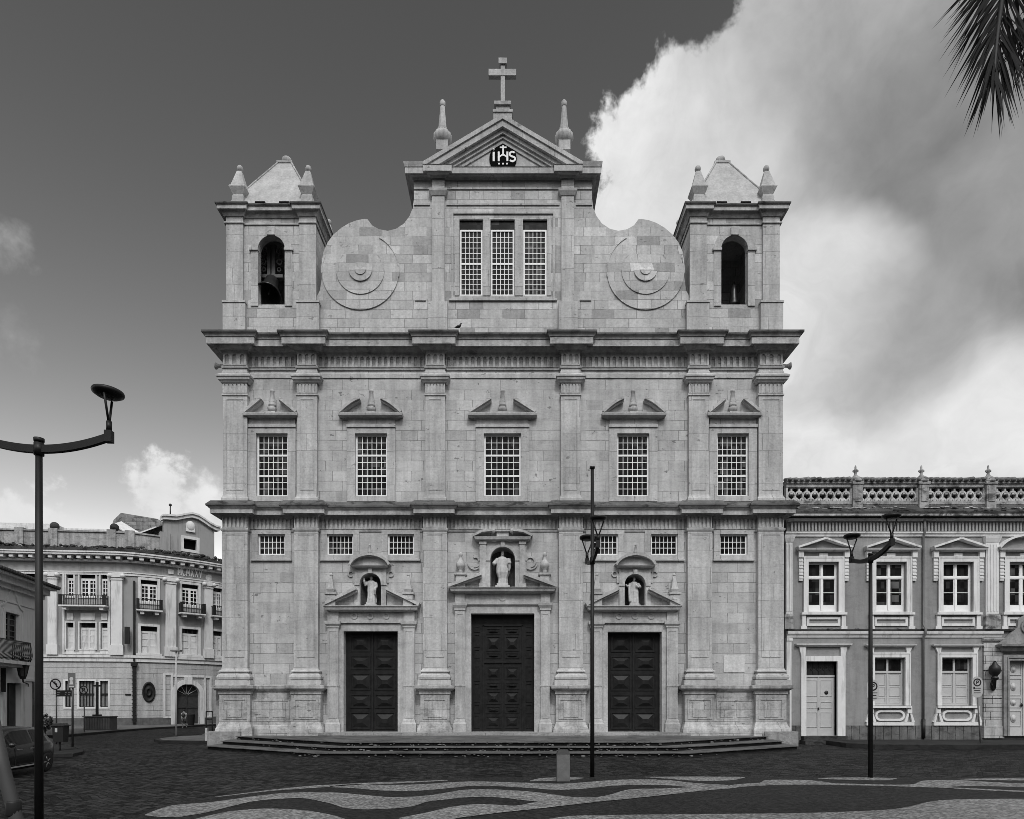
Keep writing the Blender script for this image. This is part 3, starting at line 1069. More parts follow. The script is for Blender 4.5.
    N.box(xn0 - 0.05, xn1 + 0.05, YW + 0.01, YW + 0.95, zn0 - 0.1, zn0 - 0.002)
    hw = ox(o + (28.5 if centre else 18.5)) - ox(o)
    zc = pz(e1, 32.6)
    N.sweep([(ox(o) - hw + 0.26, YW), (ox(o) - hw + 0.26, yn - 0.05), (ox(o) + hw - 0.26, yn - 0.05), (ox(o) + hw - 0.26, YW)],
            [(0, zh), (0.08, zh + 0.02), (0.20, zh + 0.06), (0.24, zc), (0, zc + 0.02)])
    if centre:
        for s in (-1, 1):
            N.rake([(ox(o + s * 29), zc), (ox(o + s * 20), zc + 0.22), (ox(o + s * 10), pz(531, 32.6))], 0.12, yn - 0.30, YW)
            N.ball((ox(o + s * 9.5), yn - 0.1, pz(530.3, 32.6)), 0.13, 8, 6)
            # side volutes
            N.arc_band(ox(o + s * 27.5), pz(562, YW), 0.20, 0.29, -math.pi / 2 + s * 0.2, math.pi / 2 * 1.2 if s < 0 else math.pi * 1.0, YW - 0.08, YW, 14)
            N.arc_band(ox(o + s * 28), pz(563, YW), 0.30, 0.36, math.pi, 2 * math.pi, YW - 0.09, YW, 14)
        N.box(ox(o - 6), ox(o + 6), yn - 0.05, YW, zc, pz(530.5, 32.7))
        N.box(ox(o - 9.5), ox(o + 9.5), yn - 0.15, YW, pz(531.2, 32.7), pz(529.7, 32.7))
    else:
        rr = (hw * hw + 0.72 ** 2) / (2 * 0.72)
        a = math.asin(min(hw / rr, 1))
        pts = [(ox(o) + rr * math.sin(-a + 2 * a * k / 14), zc + 0.015 + 0.50 * (math.cos(-a + 2 * a * k / 14) - math.cos(a)) / (1 - math.cos(a))) for k in range(15)]
        N.rake(pts, 0.12, yn - 0.30, YW)
        N.prism(pts, yn - 0.02, YW - 0.001)
        for s in (-1, 1):
            N.arc_band(ox(o + s * 20), pz(574, YW), 0.10, 0.17, 0, 2 * math.pi, YW - 0.07, YW, 10)
            N.box(ox(o + s * 18), ox(o + s * 15.8), YW - 0.08, YW, pz(583, YW), pz(574, YW))
    N.build('niche', M['carved'], po)
    if not centre:
        q = MB()
        small_finial(q, ox(o), pz(556.3, 32.6), 0.62, YW - 0.4)
        q.build('finial', M['carved'], po)
    for s in (-1, 1):
        q = MB()
        if centre:
            xc, zp = ox(o + s * 41.8), pz(574, YW)
            q.box(xc - 0.24, xc + 0.24, YW - 0.32, YW, c1, zp - 0.10)
            q.box(xc - 0.32, xc + 0.32, YW - 0.40, YW, zp - 0.10, zp)
            q.lathe([(0.10, 0), (0.12, 0.1), (0.10, 0.18), (0.20, 0.28), (0.25, 0.40), (0.20, 0.55), (0.09, 0.72), (0.07, 0.85), (0.11, 0.90), (0.10, 1.02), (0.03, 1.08)], xc, YW - 0.2, zp, 10)
        else:
            obelisk(q, ox(o + s * 38.3), YW - 0.28, c1, pz(594, YW), pz(574.3, YW), 1.0)
        q.build('pinnacle', M['carved'], po)

# ---- attic: low parapet wall, towers, scrolls and gable
YA = 33.05
ZA0, ZA1 = Z_TOP_U - 0.05, pz(304.5, YA)
at = MB()
at.wall(ox(-276), ox(276), ZA0, ZA1, YA, YA + 1.0)
GAB = 72
lights = [(-43.6, -20.2), (-12.6, 11.6), (20.0, 44.0)]
ho = [(ox(a, YA), ox(b, YA), pz(295.5, YA), pz(219.3, YA)) for a, b in lights]
at.wall(ox(-GAB, YA), ox(GAB, YA), ZA1, pz(180, YA), YA, YA + 1.0, ho)
prof = [(89, 180), (89, 198), (90.2, 208), (93.5, 216), (99, 223.5), (107, 228.8), (115.5, 230.8), (124, 229.2), (131, 225.3), (135.4, 219.2), (139, 218.9), (146, 220.2), (153.5, 222.9), (161.5, 227.6),
        (169.5, 234.4), (175.5, 242.5), (179.5, 251.5), (181, 261), (181, 276), (183, 290), (190, 304.5)]
for s in (-1, 1):
    poly = [(ox(s * GAB, YA), ZA1), (ox(s * GAB, YA), pz(180, YA))] + [(ox(s * a, YA), pz(b, YA)) for a, b in prof]
    at.prism(poly if s > 0 else poly[::-1], YA, YA + 0.9)
at.build('attic_wall', M['attic'], church)
for s in (-1, 1):                                    # shallow carved volutes
    v = MB()
    for (cx, cy, R, up, pr_, sl) in ((142.5, 271.5, 38.6, 0, 0.06, 1.0), (142.3, 271.0, 24.0, 4, 0.10, 0.97), (142, 271.0, 11.5, 9, 0.16, 0.95), (142, 271.0, 5.5, 6, 0.19, 0.95)):
        c_, z_, r_ = ox(s * cx, YA), pz(cy, YA), R * YA / F
        h_ = up * YA / F
        pts = [(c_ + r_ * math.cos(t_), z_ + r_ * math.sin(t_)) for t_ in [-math.pi + math.pi * k / 24 for k in range(25)]]
        if up:
            top_ = [(c_ + r_ * sl * math.cos(t_), z_ + h_ + r_ * (0.9 if R < 20 else 0.75) * math.sin(t_)) for t_ in [math.pi * k / 16 for k in range(17)]]
        else:
            top_ = [(c_ + r_ * math.cos(t_), z_ + r_ * math.sin(t_)) for t_ in [math.pi * k / 24 for k in range(1, 24)]]
        n_ = len(pts)
        P_ = pts + top_
        # bevelled disc: proud at the foot, dying into the wall above
        f_ = [(x, YA - pr_ * min(1.0, max(0.10, 1.0 - max(0.0, z - z_ + 0.1 * r_) / (1.15 * r_))), z) for x, z in P_]
        b_ = [(x, YA + 0.01, z) for x, z in P_]
        m_ = len(P_)
        cc = (c_, YA - pr_ * 0.85, z_)
        v.add(f_ + b_ + [cc], [(i, (i + 1) % m_, 2 * m_) for i in range(m_)] + [(i, i + m_, (i + 1) % m_ + m_, (i + 1) % m_) for i in range(m_)])
    for R, b0_, b1_ in ((38.6, -0.15, 1.05), (24.0, -0.2, 0.75), (24.0, 2.4, 3.3), (11.5, 2.6, 3.2), (38.6, 2.75, 3.2)):
        if s > 0:
            b0_, b1_ = math.pi - b1_, math.pi - b0_
        r_ = R * YA / F
        v.arc_band(ox(s * 142.4, YA), pz(271.3, YA), r_ - 0.035, r_ + 0.03, b0_, b1_, YA - 0.055, YA, 16)
    v.build('volute_carving', M['attic'], church)
# attic pilasters of the gable and string lines
for a, b, pa, pb in ((-71, -58.5, -74.5, -55.5), (58.5, 71, 55.5, 74.5)):
    p = MB()
    yf = YA - 0.16
    p.box(ox(a, yf), ox(b, yf), yf, YA, ZA1, pz(180, yf))
    p.box(ox(pa, yf), ox(pb, yf), yf - 0.10, YA, ZA0, ZA1)
    p.sweep(U(ox(a, yf), ox(b, yf), yf, YA), [(0, pz(196, yf)), (0.04, pz(195.6, yf)), (0.14, pz(192, yf)), (0.16, pz(190, yf)), (0, pz(189, yf))])
    p.build('pilaster', M['trim'], church)
sm = MB()
for a, b in ((-56.5, 56.5), (-89, -73), (73, 89)):
    for (d_, v0_, v1_) in ((0.06, 205.6, 204.4), (0.05, 189.8, 188)):
        sm = MB()
        sm.box(ox(a, YA), ox(b, YA), YA - d_, YA, pz(v0_, YA), pz(v1_, YA))
        sm.build('string_course', M['trim'], church)
for a, b in ((-88, -77), (77, 88)):
    sm = MB()
    sm.box(ox(a, YA), ox(b + 0, YA), YA - 0.06, YA, pz(301, YA), pz(300, YA))
    sm.build('string_course', M['trim'], church)
sm = MB()
sm.box(ox(-54, YA), ox(54, YA), YA - 0.09, YA, pz(301.2, YA), pz(299.3, YA))
sm.build('window_sill', M['trim'], church)
# three-light window
f = MB()
f.frame(ox(-51.5, YA), ox(52.0, YA), pz(299.3, YA), pz(212.5, YA), 0.10, YA - 0.07, YA)
for (a, b) in ((-48, -43.7), (-20.1, -12.7), (11.7, 19.9), (44.1, 48)):
    f.box(ox(a, YA), ox(b, YA), YA - 0.055, YA, pz(296, YA), pz(219.2, YA))
tw = f.build('triple_window', M['trim'], church)
for a, b in lights:
    xa, xb = ox(a, YA), ox(b, YA)
    sash_mesh(xa + 0.015, xb - 0.015, pz(295.5, YA), pz(229, YA), YA + 0.06, 5, 6, 0.085, 0.030, (0.49,)).build('sash', M['white_paint'], tw)
    g = MB()
    g.box(xa, xb, YA + 0.115, YA + 0.14, pz(295.5, YA), pz(219.3, YA))
    g.build('pane', M['glass'], tw)
    g = MB()
    g.box(xa, xb, YA + 0.30, YA + 0.36, pz(229, YA), pz(219, YA))

# pediment of the gable
pe = MB()
ya = YA - 0.16
gp = [(ox(-89, YA), 37.0), (ox(-89, YA), YA), (ox(-71, ya), YA), (ox(-71, ya), ya), (ox(-58.5, ya), ya), (ox(-58.5, ya), YA), (ox(58.5, ya), YA), (ox(58.5, ya), ya), (ox(71, ya), ya), (ox(71, ya), YA),
      (ox(89, YA), YA), (ox(89, YA), 37.0)]
zz = lambda v, o: pz(v, YA - o)
pe.sweep(gp, [(0, zz(180.5, 0)), (0.06, zz(180.2, .06)), (0.10, zz(177.5, .1)), (0.22, zz(175, .22)), (0.26, zz(173.5, .26)), (0.40, zz(173.2, .4)), (0.40, zz(167, .4)), (0.43, zz(166.4, .43)), (0.0, zz(165.9, .3))])
# level shoulders and raking cornice
zs = pz(166.2, 32.6)
apex = pz(113.2, 32.55)
xL, xR, xA = ox(-80, 32.6), ox(80, 32.6), ox(-0.3, 32.6)
for s in (-1, 1):
    xo, xi = ox(s * 89, YA) + s * 0.02, ox(s * 79.5, 32.6)
    a, b = sorted((xo, xi))
    pth = [(ox(-89, YA), 36.9), (ox(-89, YA), YA), (xL, YA)] if s < 0 else [(xR, YA), (ox(89, YA), YA), (ox(89, YA), 36.9)]
    pe.sweep(pth, [(0, zs - 0.02), (0.40, zs - 0.01), (0.46, zs + 0.17), (0.48, zs + 0.23), (0, zs + 0.25)])
    e = xL if s < 0 else xR
    slope = (apex - zs - 0.24) / abs(xA - e)
    A0 = (e - s * 0.0, zs + 0.24)
    nrm = 1 / math.sqrt(1 + slope * slope)
    for (t0, t1, yo) in ((-0.20, 0.0, 0.47), (-0.48, -0.20, 0.40), (-0.66, -0.48, 0.24), (-0.80, -0.66, 0.14), (-0.98, -0.80, 0.06)):
        q0, q1 = t0 / nrm, t1 / nrm
        xs0 = e + (-s) * max(0, (zs + 0.0 - (zs + 0.24 + q0)) / slope if zs + 0.24 + q0 < zs else 0)
        xs1 = e + (-s) * max(0, (zs - (zs + 0.24 + q1)) / slope if zs + 0.24 + q1 < zs else 0)
        zl = lambda X_, q: zs + 0.24 + q + abs(X_ - e) * slope
        poly = [(xs0, zl(xs0, q0)), (xA, zl(xA, q0)), (xA, zl(xA, q1)), (xs1, zl(xs1, q1))]
        pe.prism(poly, YA - yo, YA + 0.9)
pe.prism([(xL + 0.3, zs - 0.01), (xR - 0.3, zs - 0.01), (xA, apex - 0.5)], YA + 0.0, YA + 0.85)
pd = pe.build('pediment', M['trim'], church)
# emblem: black disc with IHS
em = MB()
cxE, czE, rE = ox(0, YA), pz(159.2, YA), 0.70
zcut = zs + 0.0
pts = []
for k in range(41):
    a = -0.62 + (math.pi + 1.24) * k / 40
    pts.append((cxE + rE * math.cos(a), czE + rE * math.sin(a)))
em.prism(pts, YA - 0.055, YA + 0.01)
emb = em.build('emblem', M['black'], pd)
L = MB()
yl0, yl1 = YA - 0.085, YA - 0.056
u_ = lambda a: ox(a, YA)
v_ = lambda b: pz(b, YA)
L.box(u_(-10.3), u_(-8.3), yl0, yl1, v_(162.3), v_(153.2))
L.ball((u_(-9.3), YA - 0.07, v_(150.6)), 0.055, 8, 6)
L.box(u_(-5.2), u_(-3.3), yl0, yl1, v_(162.3), v_(152.9))
L.box(u_(3.4), u_(5.3), yl0, yl1, v_(162.3), v_(152.9))
L.box(u_(-0.7), u_(1.0), yl0, yl1, v_(157.0), v_(146.8))
L.box(u_(-3.2), u_(3.6), yl0 + 0.004, yl1, v_(149.3), v_(147.9))
for s in (-1, 1):
    L.rake([(u_(s * 0.2), v_(156.4)), (u_(s * 3.4), v_(158.6))], 0.07, yl0 + 0.006, yl1)
# letter S as a bent band
S = []
for k in range(9):
    a = math.radians(35 + 205 * k / 8)
    S.append((0.13 * math.cos(a), 0.115 + 0.115 * math.sin(a)))
for k in range(1, 9):
    a = math.radians(60 - 205 * k / 8 + 0)
    S.append((0.14 * math.cos(a), -0.125 + 0.125 * math.sin(a)))
xs_, zs_ = u_(9.3), v_(157.6)
t_ = 0.045
out_, in_ = [], []
for i, p_ in enumerate(S):
    a, b = S[max(i - 1, 0)], S[min(i + 1, len(S) - 1)]
    dx, dz = b[0] - a[0], b[1] - a[1]
    ln = math.hypot(dx, dz) or 1
    out_.append((xs_ + p_[0] * 1.05 - dz / ln * t_, zs_ + p_[1] + dx / ln * t_))
    in_.append((xs_ + p_[0] * 1.05 + dz / ln * t_, zs_ + p_[1] - dx / ln * t_))
for i in range(len(S) - 1):
    L.prism([out_[i], out_[i + 1], in_[i + 1], in_[i]], yl0, yl1)
for k in (-4, 0, 4):                                 # three nails below
    L.prism([(u_(k - 1.1), v_(164.2)), (u_(k + 1.1), v_(164.2)), (u_(k + 0.25), v_(166.0)), (u_(k - 0.25), v_(166.0))], yl0, yl1)
L.build('lettering', M['gold_white'], emb)

# cross on its pedestal
c = MB()
yc = YA + 0.3
zq = lambda v: pz(v, yc - 0.42)
c.box(ox(-9.5, yc), ox(9.0, yc), yc - 0.45, yc + 0.45, apex - 0.25, zq(109.5))
c.box(ox(-10, yc), ox(9.6, yc), yc - 0.5, yc + 0.5, zq(113), zq(110.5))
c.box(ox(-7, yc), ox(6.6, yc), yc - 0.33, yc + 0.33, zq(110.5), zq(104))
c.box(ox(-8.6, yc), ox(8.0, yc), yc - 0.42, yc + 0.42, zq(104), zq(100.6))
c.build('cross_pedestal', M['weathered'], church)
zq = lambda v: pz(v, yc - 0.14)
c = MB()
c.box(ox(-2.3, yc), ox(1.8, yc), yc - 0.12, yc + 0.12, pz(100.6, yc - 0.42), zq(60))
c.box(ox(-14.4, yc), ox(13, yc), yc - 0.14, yc + 0.10, zq(75.2), zq(68.8))
c.box(ox(-4.4, yc), ox(3.8, yc), yc - 0.2, yc + 0.18, zq(64), zq(58.7))
c.build('cross', M['carved'], church)
# urn obelisks on the gable slopes
for s, offx in ((-1, -60.5), (1, 61.0)):
    q = MB()
    X = ox(offx, yc)
    q.box(X - 0.30, X + 0.30, yc - 0.3, yc + 0.3, pz(154, yc), pz(144.5, yc))
    q.lathe([(0.22, pz(146, yc)), (0.40, pz(142.5, yc)), (0.47, pz(139, yc)), (0.46, pz(136, yc)), (0.36, pz(133.6, yc)), (0.20, pz(132.8, yc))], X, yc, 0, 40, flute=0.05, nf=14)
    q.lathe([(0.24, pz(133, yc)), (0.26, pz(131, yc)), (0.26, pz(129, yc)), (0.22, pz(128.5, yc)), (0.12, pz(107, yc))], X, yc, 0, 8, smooth=False)
    q.lathe([(0.11, pz(107.4, yc)), (0.15, pz(106, yc)), (0.15, pz(102.5, yc)), (0.08, pz(100.6, yc)), (0.01, pz(100.2, yc))], X, yc, 0, 10)
    q.build('pinnacle', M['carved'], church)

# ---- bell towers
YT0 = 32.98
for s in (-1, 1):
    tx0, tx1 = sorted((ox(s * 276.5, YT0), ox(s * 187, YT0)))
    TD = tx1 - tx0
    YT1 = YT0 + TD
    t = MB()
    ax = ox(s * 231.3, YT0)
    ar_ = 13.4 * YT0 / F
    za, zsill = pz(236, YT0), pz(306.3, YT0)
    ztw = pz(203, YT0)
    t.wall(tx0, tx1, ZA0, ztw, YT0, YT0 + 0.38, [(ax - ar_, ax + ar_, zsill, za)])
    t.arch_fill(ax, ar_, za - ar_, za, YT0, YT0 + 0.38)
    t.box(tx0, tx0 + 0.7, YT0 + 0.38, YT1, ZA0, ztw)
    t.box(tx1 - 0.7, tx1, YT0 + 0.38, YT1, ZA0, ztw)
    t.box(tx0 + 0.7, tx1 - 0.7, YT1 - 0.7, YT1, ZA0, ztw)
    t.box(tx0 + 0.7, tx1 - 0.7, YT0 + 0.38, YT1 - 0.7, ZA0, zsill - 0.3)
    t.box(tx0 + 0.7, tx1 - 0.7, YT0 + 0.38, YT1 - 0.7, ztw - 0.3, ztw)
    tow = t.build('tower', M['attic'], church)
    # corner pilasters, pedestals, arch trim
    p = MB()
    yf = 32.85
    for a, b, qa, qb in ((260, 276.8, 258, 280.3), (187.2, 203.7, 184.2, 206.5)):
        xa, xb = sorted((ox(s * a, yf), ox(s * b, yf)))
        p.box(xa, xb, yf, YT0, ZA1, ztw)
        xa, xb = sorted((ox(s * qa, yf - .1), ox(s * qb, yf - .1)))
        p.box(xa, xb, yf - 0.10, YT0 + 0.4, ZA0 + 0.02, ZA1 - 0.08)
        p.box(xa - 0.03, xb + 0.03, yf - 0.14, YT0 + 0.42, ZA1 - 0.08, ZA1 + 0.02)
    p.arc_band(ax, za - ar_, ar_, ar_ + 0.36, 0, math.pi, YT0 - 0.06, YT0, 18)
    p.box(ax - ar_ - 0.36, ax - ar_, YT0 - 0.06, YT0, zsill, za - ar_)
    p.box(ax + ar_, ax + ar_ + 0.36, YT0 - 0.06, YT0, zsill, za - ar_)
    for k in (-1, 1):
        a, b = sorted((ax + k * (ar_ - 0.02), ax + k * (ar_ + 0.44)))
        p.box(a, b, YT0 - 0.13, YT0 + 0.2, za - ar_ - 0.10, za - ar_ + 0.02)
    p.box(ax - 0.2, ax + 0.2, YT0 - 0.14, YT0, za - 0.02, za + 0.40)
    p.build('pilaster', M['trim'], tow)
    # entablature
    e = MB()
    yq = yf
    A, B = tx0 - 0.02, tx1 + 0.02
    xs_o = sorted((ox(s * 260, yf), ox(s * 203.7, yf)))
    pth = [(A, yf), (xs_o[0], yf), (xs_o[0], YT0), (xs_o[1], YT0), (xs_o[1], yf), (B, yf), (B, YT1 + 0.1), (A, YT1 + 0.1)]
    zz = lambda v, o: pz(v, yf - o)
    e.sweep(pth, [(0, zz(223.4, 0)), (0.04, zz(223.2, .04)), (0.06, zz(221.8, .06)), (0, zz(221.4, 0))], closed=True)
    e.sweep(pth, [(0, zz(216.5, 0)), (0.05, zz(216, .05)), (0.10, zz(213.5, .1)), (0.16, zz(210, .16)), (0.20, zz(208.4, .2)), (0.29, zz(208.3, .29)), (0.29, zz(204.6, .29)), (0.31, zz(204.2, .31)), (0.34, zz(202.2, .34)), (0.0, zz(201.6, .2))], closed=True)
    e.box(A, B, yf, YT1 + 0.1, zz(203.4, .2), zz(201.5, .2))
    e.build('cornice', M['weathered'], tow)
    e = MB()
    e.sweep(pth, [(0.10, zz(202.4, .3)), (0.345, zz(202.6, .34)), (0.37, zz(202.6, .36)), (0.37, zz(201.2, .36)), (0.10, zz(201.0, .2))], closed=True)
    e.build('capping', M['lichen'], tow)
    # pyramid roof
    r = MB()
    zr0, zr1 = zz(201.6, 0) - 0.02, pz(162.5, (YT0 + YT1) / 2 - 0.38)
    cx, cy = (tx0 + tx1) / 2, (YT0 + YT1) / 2
    R0, R1 = TD / 2 - 0.12, 0.36
    vs = []
    for R, z_ in ((R0, zr0), (R0, zr0 + 0.12), (R1, zr1)):
        vs += [(cx - R, cy - R, z_), (cx + R, cy - R, z_), (cx + R, cy + R, z_), (cx - R, cy + R, z_)]
    fs = [(3, 2, 1, 0), (8, 9, 10, 11)]
    for k in (0, 4):
        fs += [(k + i, k + (i + 1) % 4, k + 4 + (i + 1) % 4, k + 4 + i) for i in range(4)]
    r.add(vs, fs)
    ro = r.build('roof', M['roof_plaster'], tow)
    r = MB()
    r.box(cx - 0.42, cx + 0.42, cy - 0.42, cy + 0.42, zr1 - 0.02, zr1 + 0.10)
    r.lathe([(0.18, 0.10), (0.15, 0.16), (0.23, 0.22), (0.28, 0.36), (0.24, 0.50), (0.11, 0.61), (0.02, 0.64)], cx, cy, zr1, 12)
    for i in range(4):                                # dark ridge tiles
        a = Vector(vs[4 + i]); b = Vector(vs[8 + i])
        r.tube([a.lerp(b, k / 14) + Vector((0, 0, 0.01 + 0.012 * (k % 2))) for k in range(15)], 0.05, 6)
    r.build('ridge', M['weathered'], ro)
    for k in (-1, 1):                                 # two small vents at the foot of the roof
        r = MB()
        r.box(cx + k * 0.62 - 0.26, cx + k * 0.62 + 0.26, cy - R0 - 0.02, cy - R0 + 0.4, zr0 + 0.05, zr0 + 0.22)
        r.build('vent', M['black'], ro)
    for kx in (-1, 1):
        for ky in (-1, 1):
            q = MB()
            X = cx + kx * (TD / 2 - 0.52)
            Y = cy + ky * (TD / 2 - 0.42)
            zb_ = zz(201.6, 0.1) - 0.02
            s0 = pz(198.5, 33.3)
            def fr(r0, r1, za_, zb2):
                q.add([(X - r0, Y - r0, za_), (X + r0, Y - r0, za_), (X + r0, Y + r0, za_), (X - r0, Y + r0, za_), (X - r1, Y - r1, zb2), (X + r1, Y - r1, zb2), (X + r1, Y + r1, zb2), (X - r1, Y + r1, zb2)],
                      [(3, 2, 1, 0), (4, 5, 6, 7), (0, 1, 5, 4), (1, 2, 6, 5), (2, 3, 7, 6), (3, 0, 4, 7)])
            fr(0.30, 0.30, zb_, s0)
            fr(0.28, 0.26, s0, s0 + 0.10)
            fr(0.26, 0.42, s0 + 0.10, s0 + 0.42)
            fr(0.42, 0.40, s0 + 0.42, s0 + 0.48)
            fr(0.36, 0.12, s0 + 0.48, s0 + 1.42)
            q.ball((X, Y, s0 + 1.60), 0.16, 10, 7, sz=1.15)
            q.build('pinnacle', M['carved'], tow)

# ---- steps in front of the church
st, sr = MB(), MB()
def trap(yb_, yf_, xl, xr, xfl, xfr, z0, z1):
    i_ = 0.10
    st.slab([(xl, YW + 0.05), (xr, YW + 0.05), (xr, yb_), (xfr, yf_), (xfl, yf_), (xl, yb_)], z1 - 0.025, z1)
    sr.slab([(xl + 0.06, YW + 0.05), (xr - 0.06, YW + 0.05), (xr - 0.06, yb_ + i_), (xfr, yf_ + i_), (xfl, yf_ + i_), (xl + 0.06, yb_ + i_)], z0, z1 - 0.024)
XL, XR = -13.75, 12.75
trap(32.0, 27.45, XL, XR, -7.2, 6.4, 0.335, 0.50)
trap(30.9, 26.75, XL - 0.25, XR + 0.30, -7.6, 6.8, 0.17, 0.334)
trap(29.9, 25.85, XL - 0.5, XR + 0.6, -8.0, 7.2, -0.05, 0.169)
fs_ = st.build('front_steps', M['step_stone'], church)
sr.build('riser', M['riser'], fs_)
wd_ = MB()
random.seed(17)
for (ya, yb, xa, xb, za_) in ((27.52, 32.1, -7.2, 6.4, 0.34), (26.82, 31.0, -7.6, 6.8, 0.175), (25.92, 30.0, -8.0, 7.2, 0.0)):
    for i in range(130):
        t = random.random()
        if random.random() < 0.6:
            X, Y = xa + (xb - xa) * t, ya
        else:
            sd_ = random.choice((-1, 1))
            X = (xa + (XL - xa) * t) if sd_ < 0 else (xb + (XR - xb) * t)
            Y = ya + (yb - ya) * t
        wd_.ball((X, Y + random.uniform(-0.04, 0.05), za_ + random.uniform(0.0, 0.12) ** 1.0), random.uniform(0.012, 0.045), 5, 3, sx=random.uniform(1, 3.2), sz=random.uniform(.5, 1.3))
tag(wd_.build('weeds', plain('pale_weeds', 0.14, rough=0.9, var=0.6, scale=7), fs_), kind='stuff')
ds = MB()
ds.box(ox(-184, 32.3), ox(187, 32.3), 32.12, YW + 0.5, 0.5, 0.655)
ds.build('doorstep', stone('doorstep_stone', 0.30, var=0.1, bw=1.4, stain=0.3, streak=0, dark=0.4), church)

# ------------------------------------------------------------------ bells and statues stand or hang in the church: things of their own
bl = thing('bell', 'large dark bronze bell under a carved headstock in the left belfry arch', 'bell', (ox(-231.5, 34), 33.75, pz(302, 33.7)))
by = 34.0
bx, bz = ox(-231.5, by), pz(305.0, by)
q = MB()
q.lathe([(0.02, 1.30), (0.27, 1.22), (0.31, 0.8), (0.40, 0.35), (0.55, 0.05), (0.60, 0.0), (0.615, 0.06), (0.53, 0.18), (0.42, 0.42), (0.36, 0.8), (0.33, 1.15), (0.30, 1.30), (0.16, 1.40), (0.02, 1.42)], 0, 0, 0, 28)
q.tube([(0, 0, 1.2), (0, 0, 0.2)], [0.03, 0.05], 8)
tb_ = math.radians(-27)
q.v = [(x * 1.12, y * 1.12, z * 1.0) for x, y, z in q.v]
q.v = [(bx + x, by + 0.12 + y * math.cos(tb_) - (z - 1.42) * math.sin(tb_) * -1 * -1, bz + 1.42 + (z - 1.42) * math.cos(tb_) + y * math.sin(tb_) * -1 * -1) for x, y, z in q.v]
q.build('bell_body', M['bronze'], bl)
q = MB()
q.box(bx - 0.62, bx + 0.62, by - 0.12, by + 0.12, bz + 1.38, bz + 1.55)
for k in (-1, 1):
    q.box(bx + k * 0.13 - 0.075, bx + k * 0.13 + 0.075, by - 0.11, by + 0.08, bz + 1.5, bz + 3.05)
    q.arc_band(bx + k * 0.42, bz + 2.25, 0.10, 0.16, 0, 2 * math.pi, by - 0.05, by + 0.05, 12)
    q.arc_band(bx + k * 0.40, bz + 2.75, 0.07, 0.12, 0, 2 * math.pi, by - 0.05, by + 0.05, 12)
    q.arc_band(bx + k * 0.40, bz + 1.85, 0.07, 0.12, 0, 2 * math.pi, by - 0.05, by + 0.05, 12)
q.box(bx - 0.02, bx + 0.02, by - 0.1, by + 0.1, bz + 1.5, bz + 3.1)
q.box(bx - 0.24, bx + 0.24, by - 0.1, by + 0.1, bz + 3.05, bz + 3.13)
q.build('headstock', plain('headstock_wood', 0.12, rough=0.7, var=0.3), bl)
b2 = thing('bell', 'small slender dark bell standing low in the right belfry arch', 'bell', (ox(230.5, 34.5), 34.4, pz(303, 34.4)))
q = MB()
X, Y, Z = ox(230.5, 34.4), 34.4, pz(306, 34.4)
q.lathe([(0.30, 0), (0.31, 0.06), (0.25, 0.25), (0.20, 0.7), (0.17, 1.0), (0.09, 1.1), (0.05, 1.3), (0.01, 1.32)], X, Y, Z, 16)
q.build('bell_body', M['bronze'], b2)


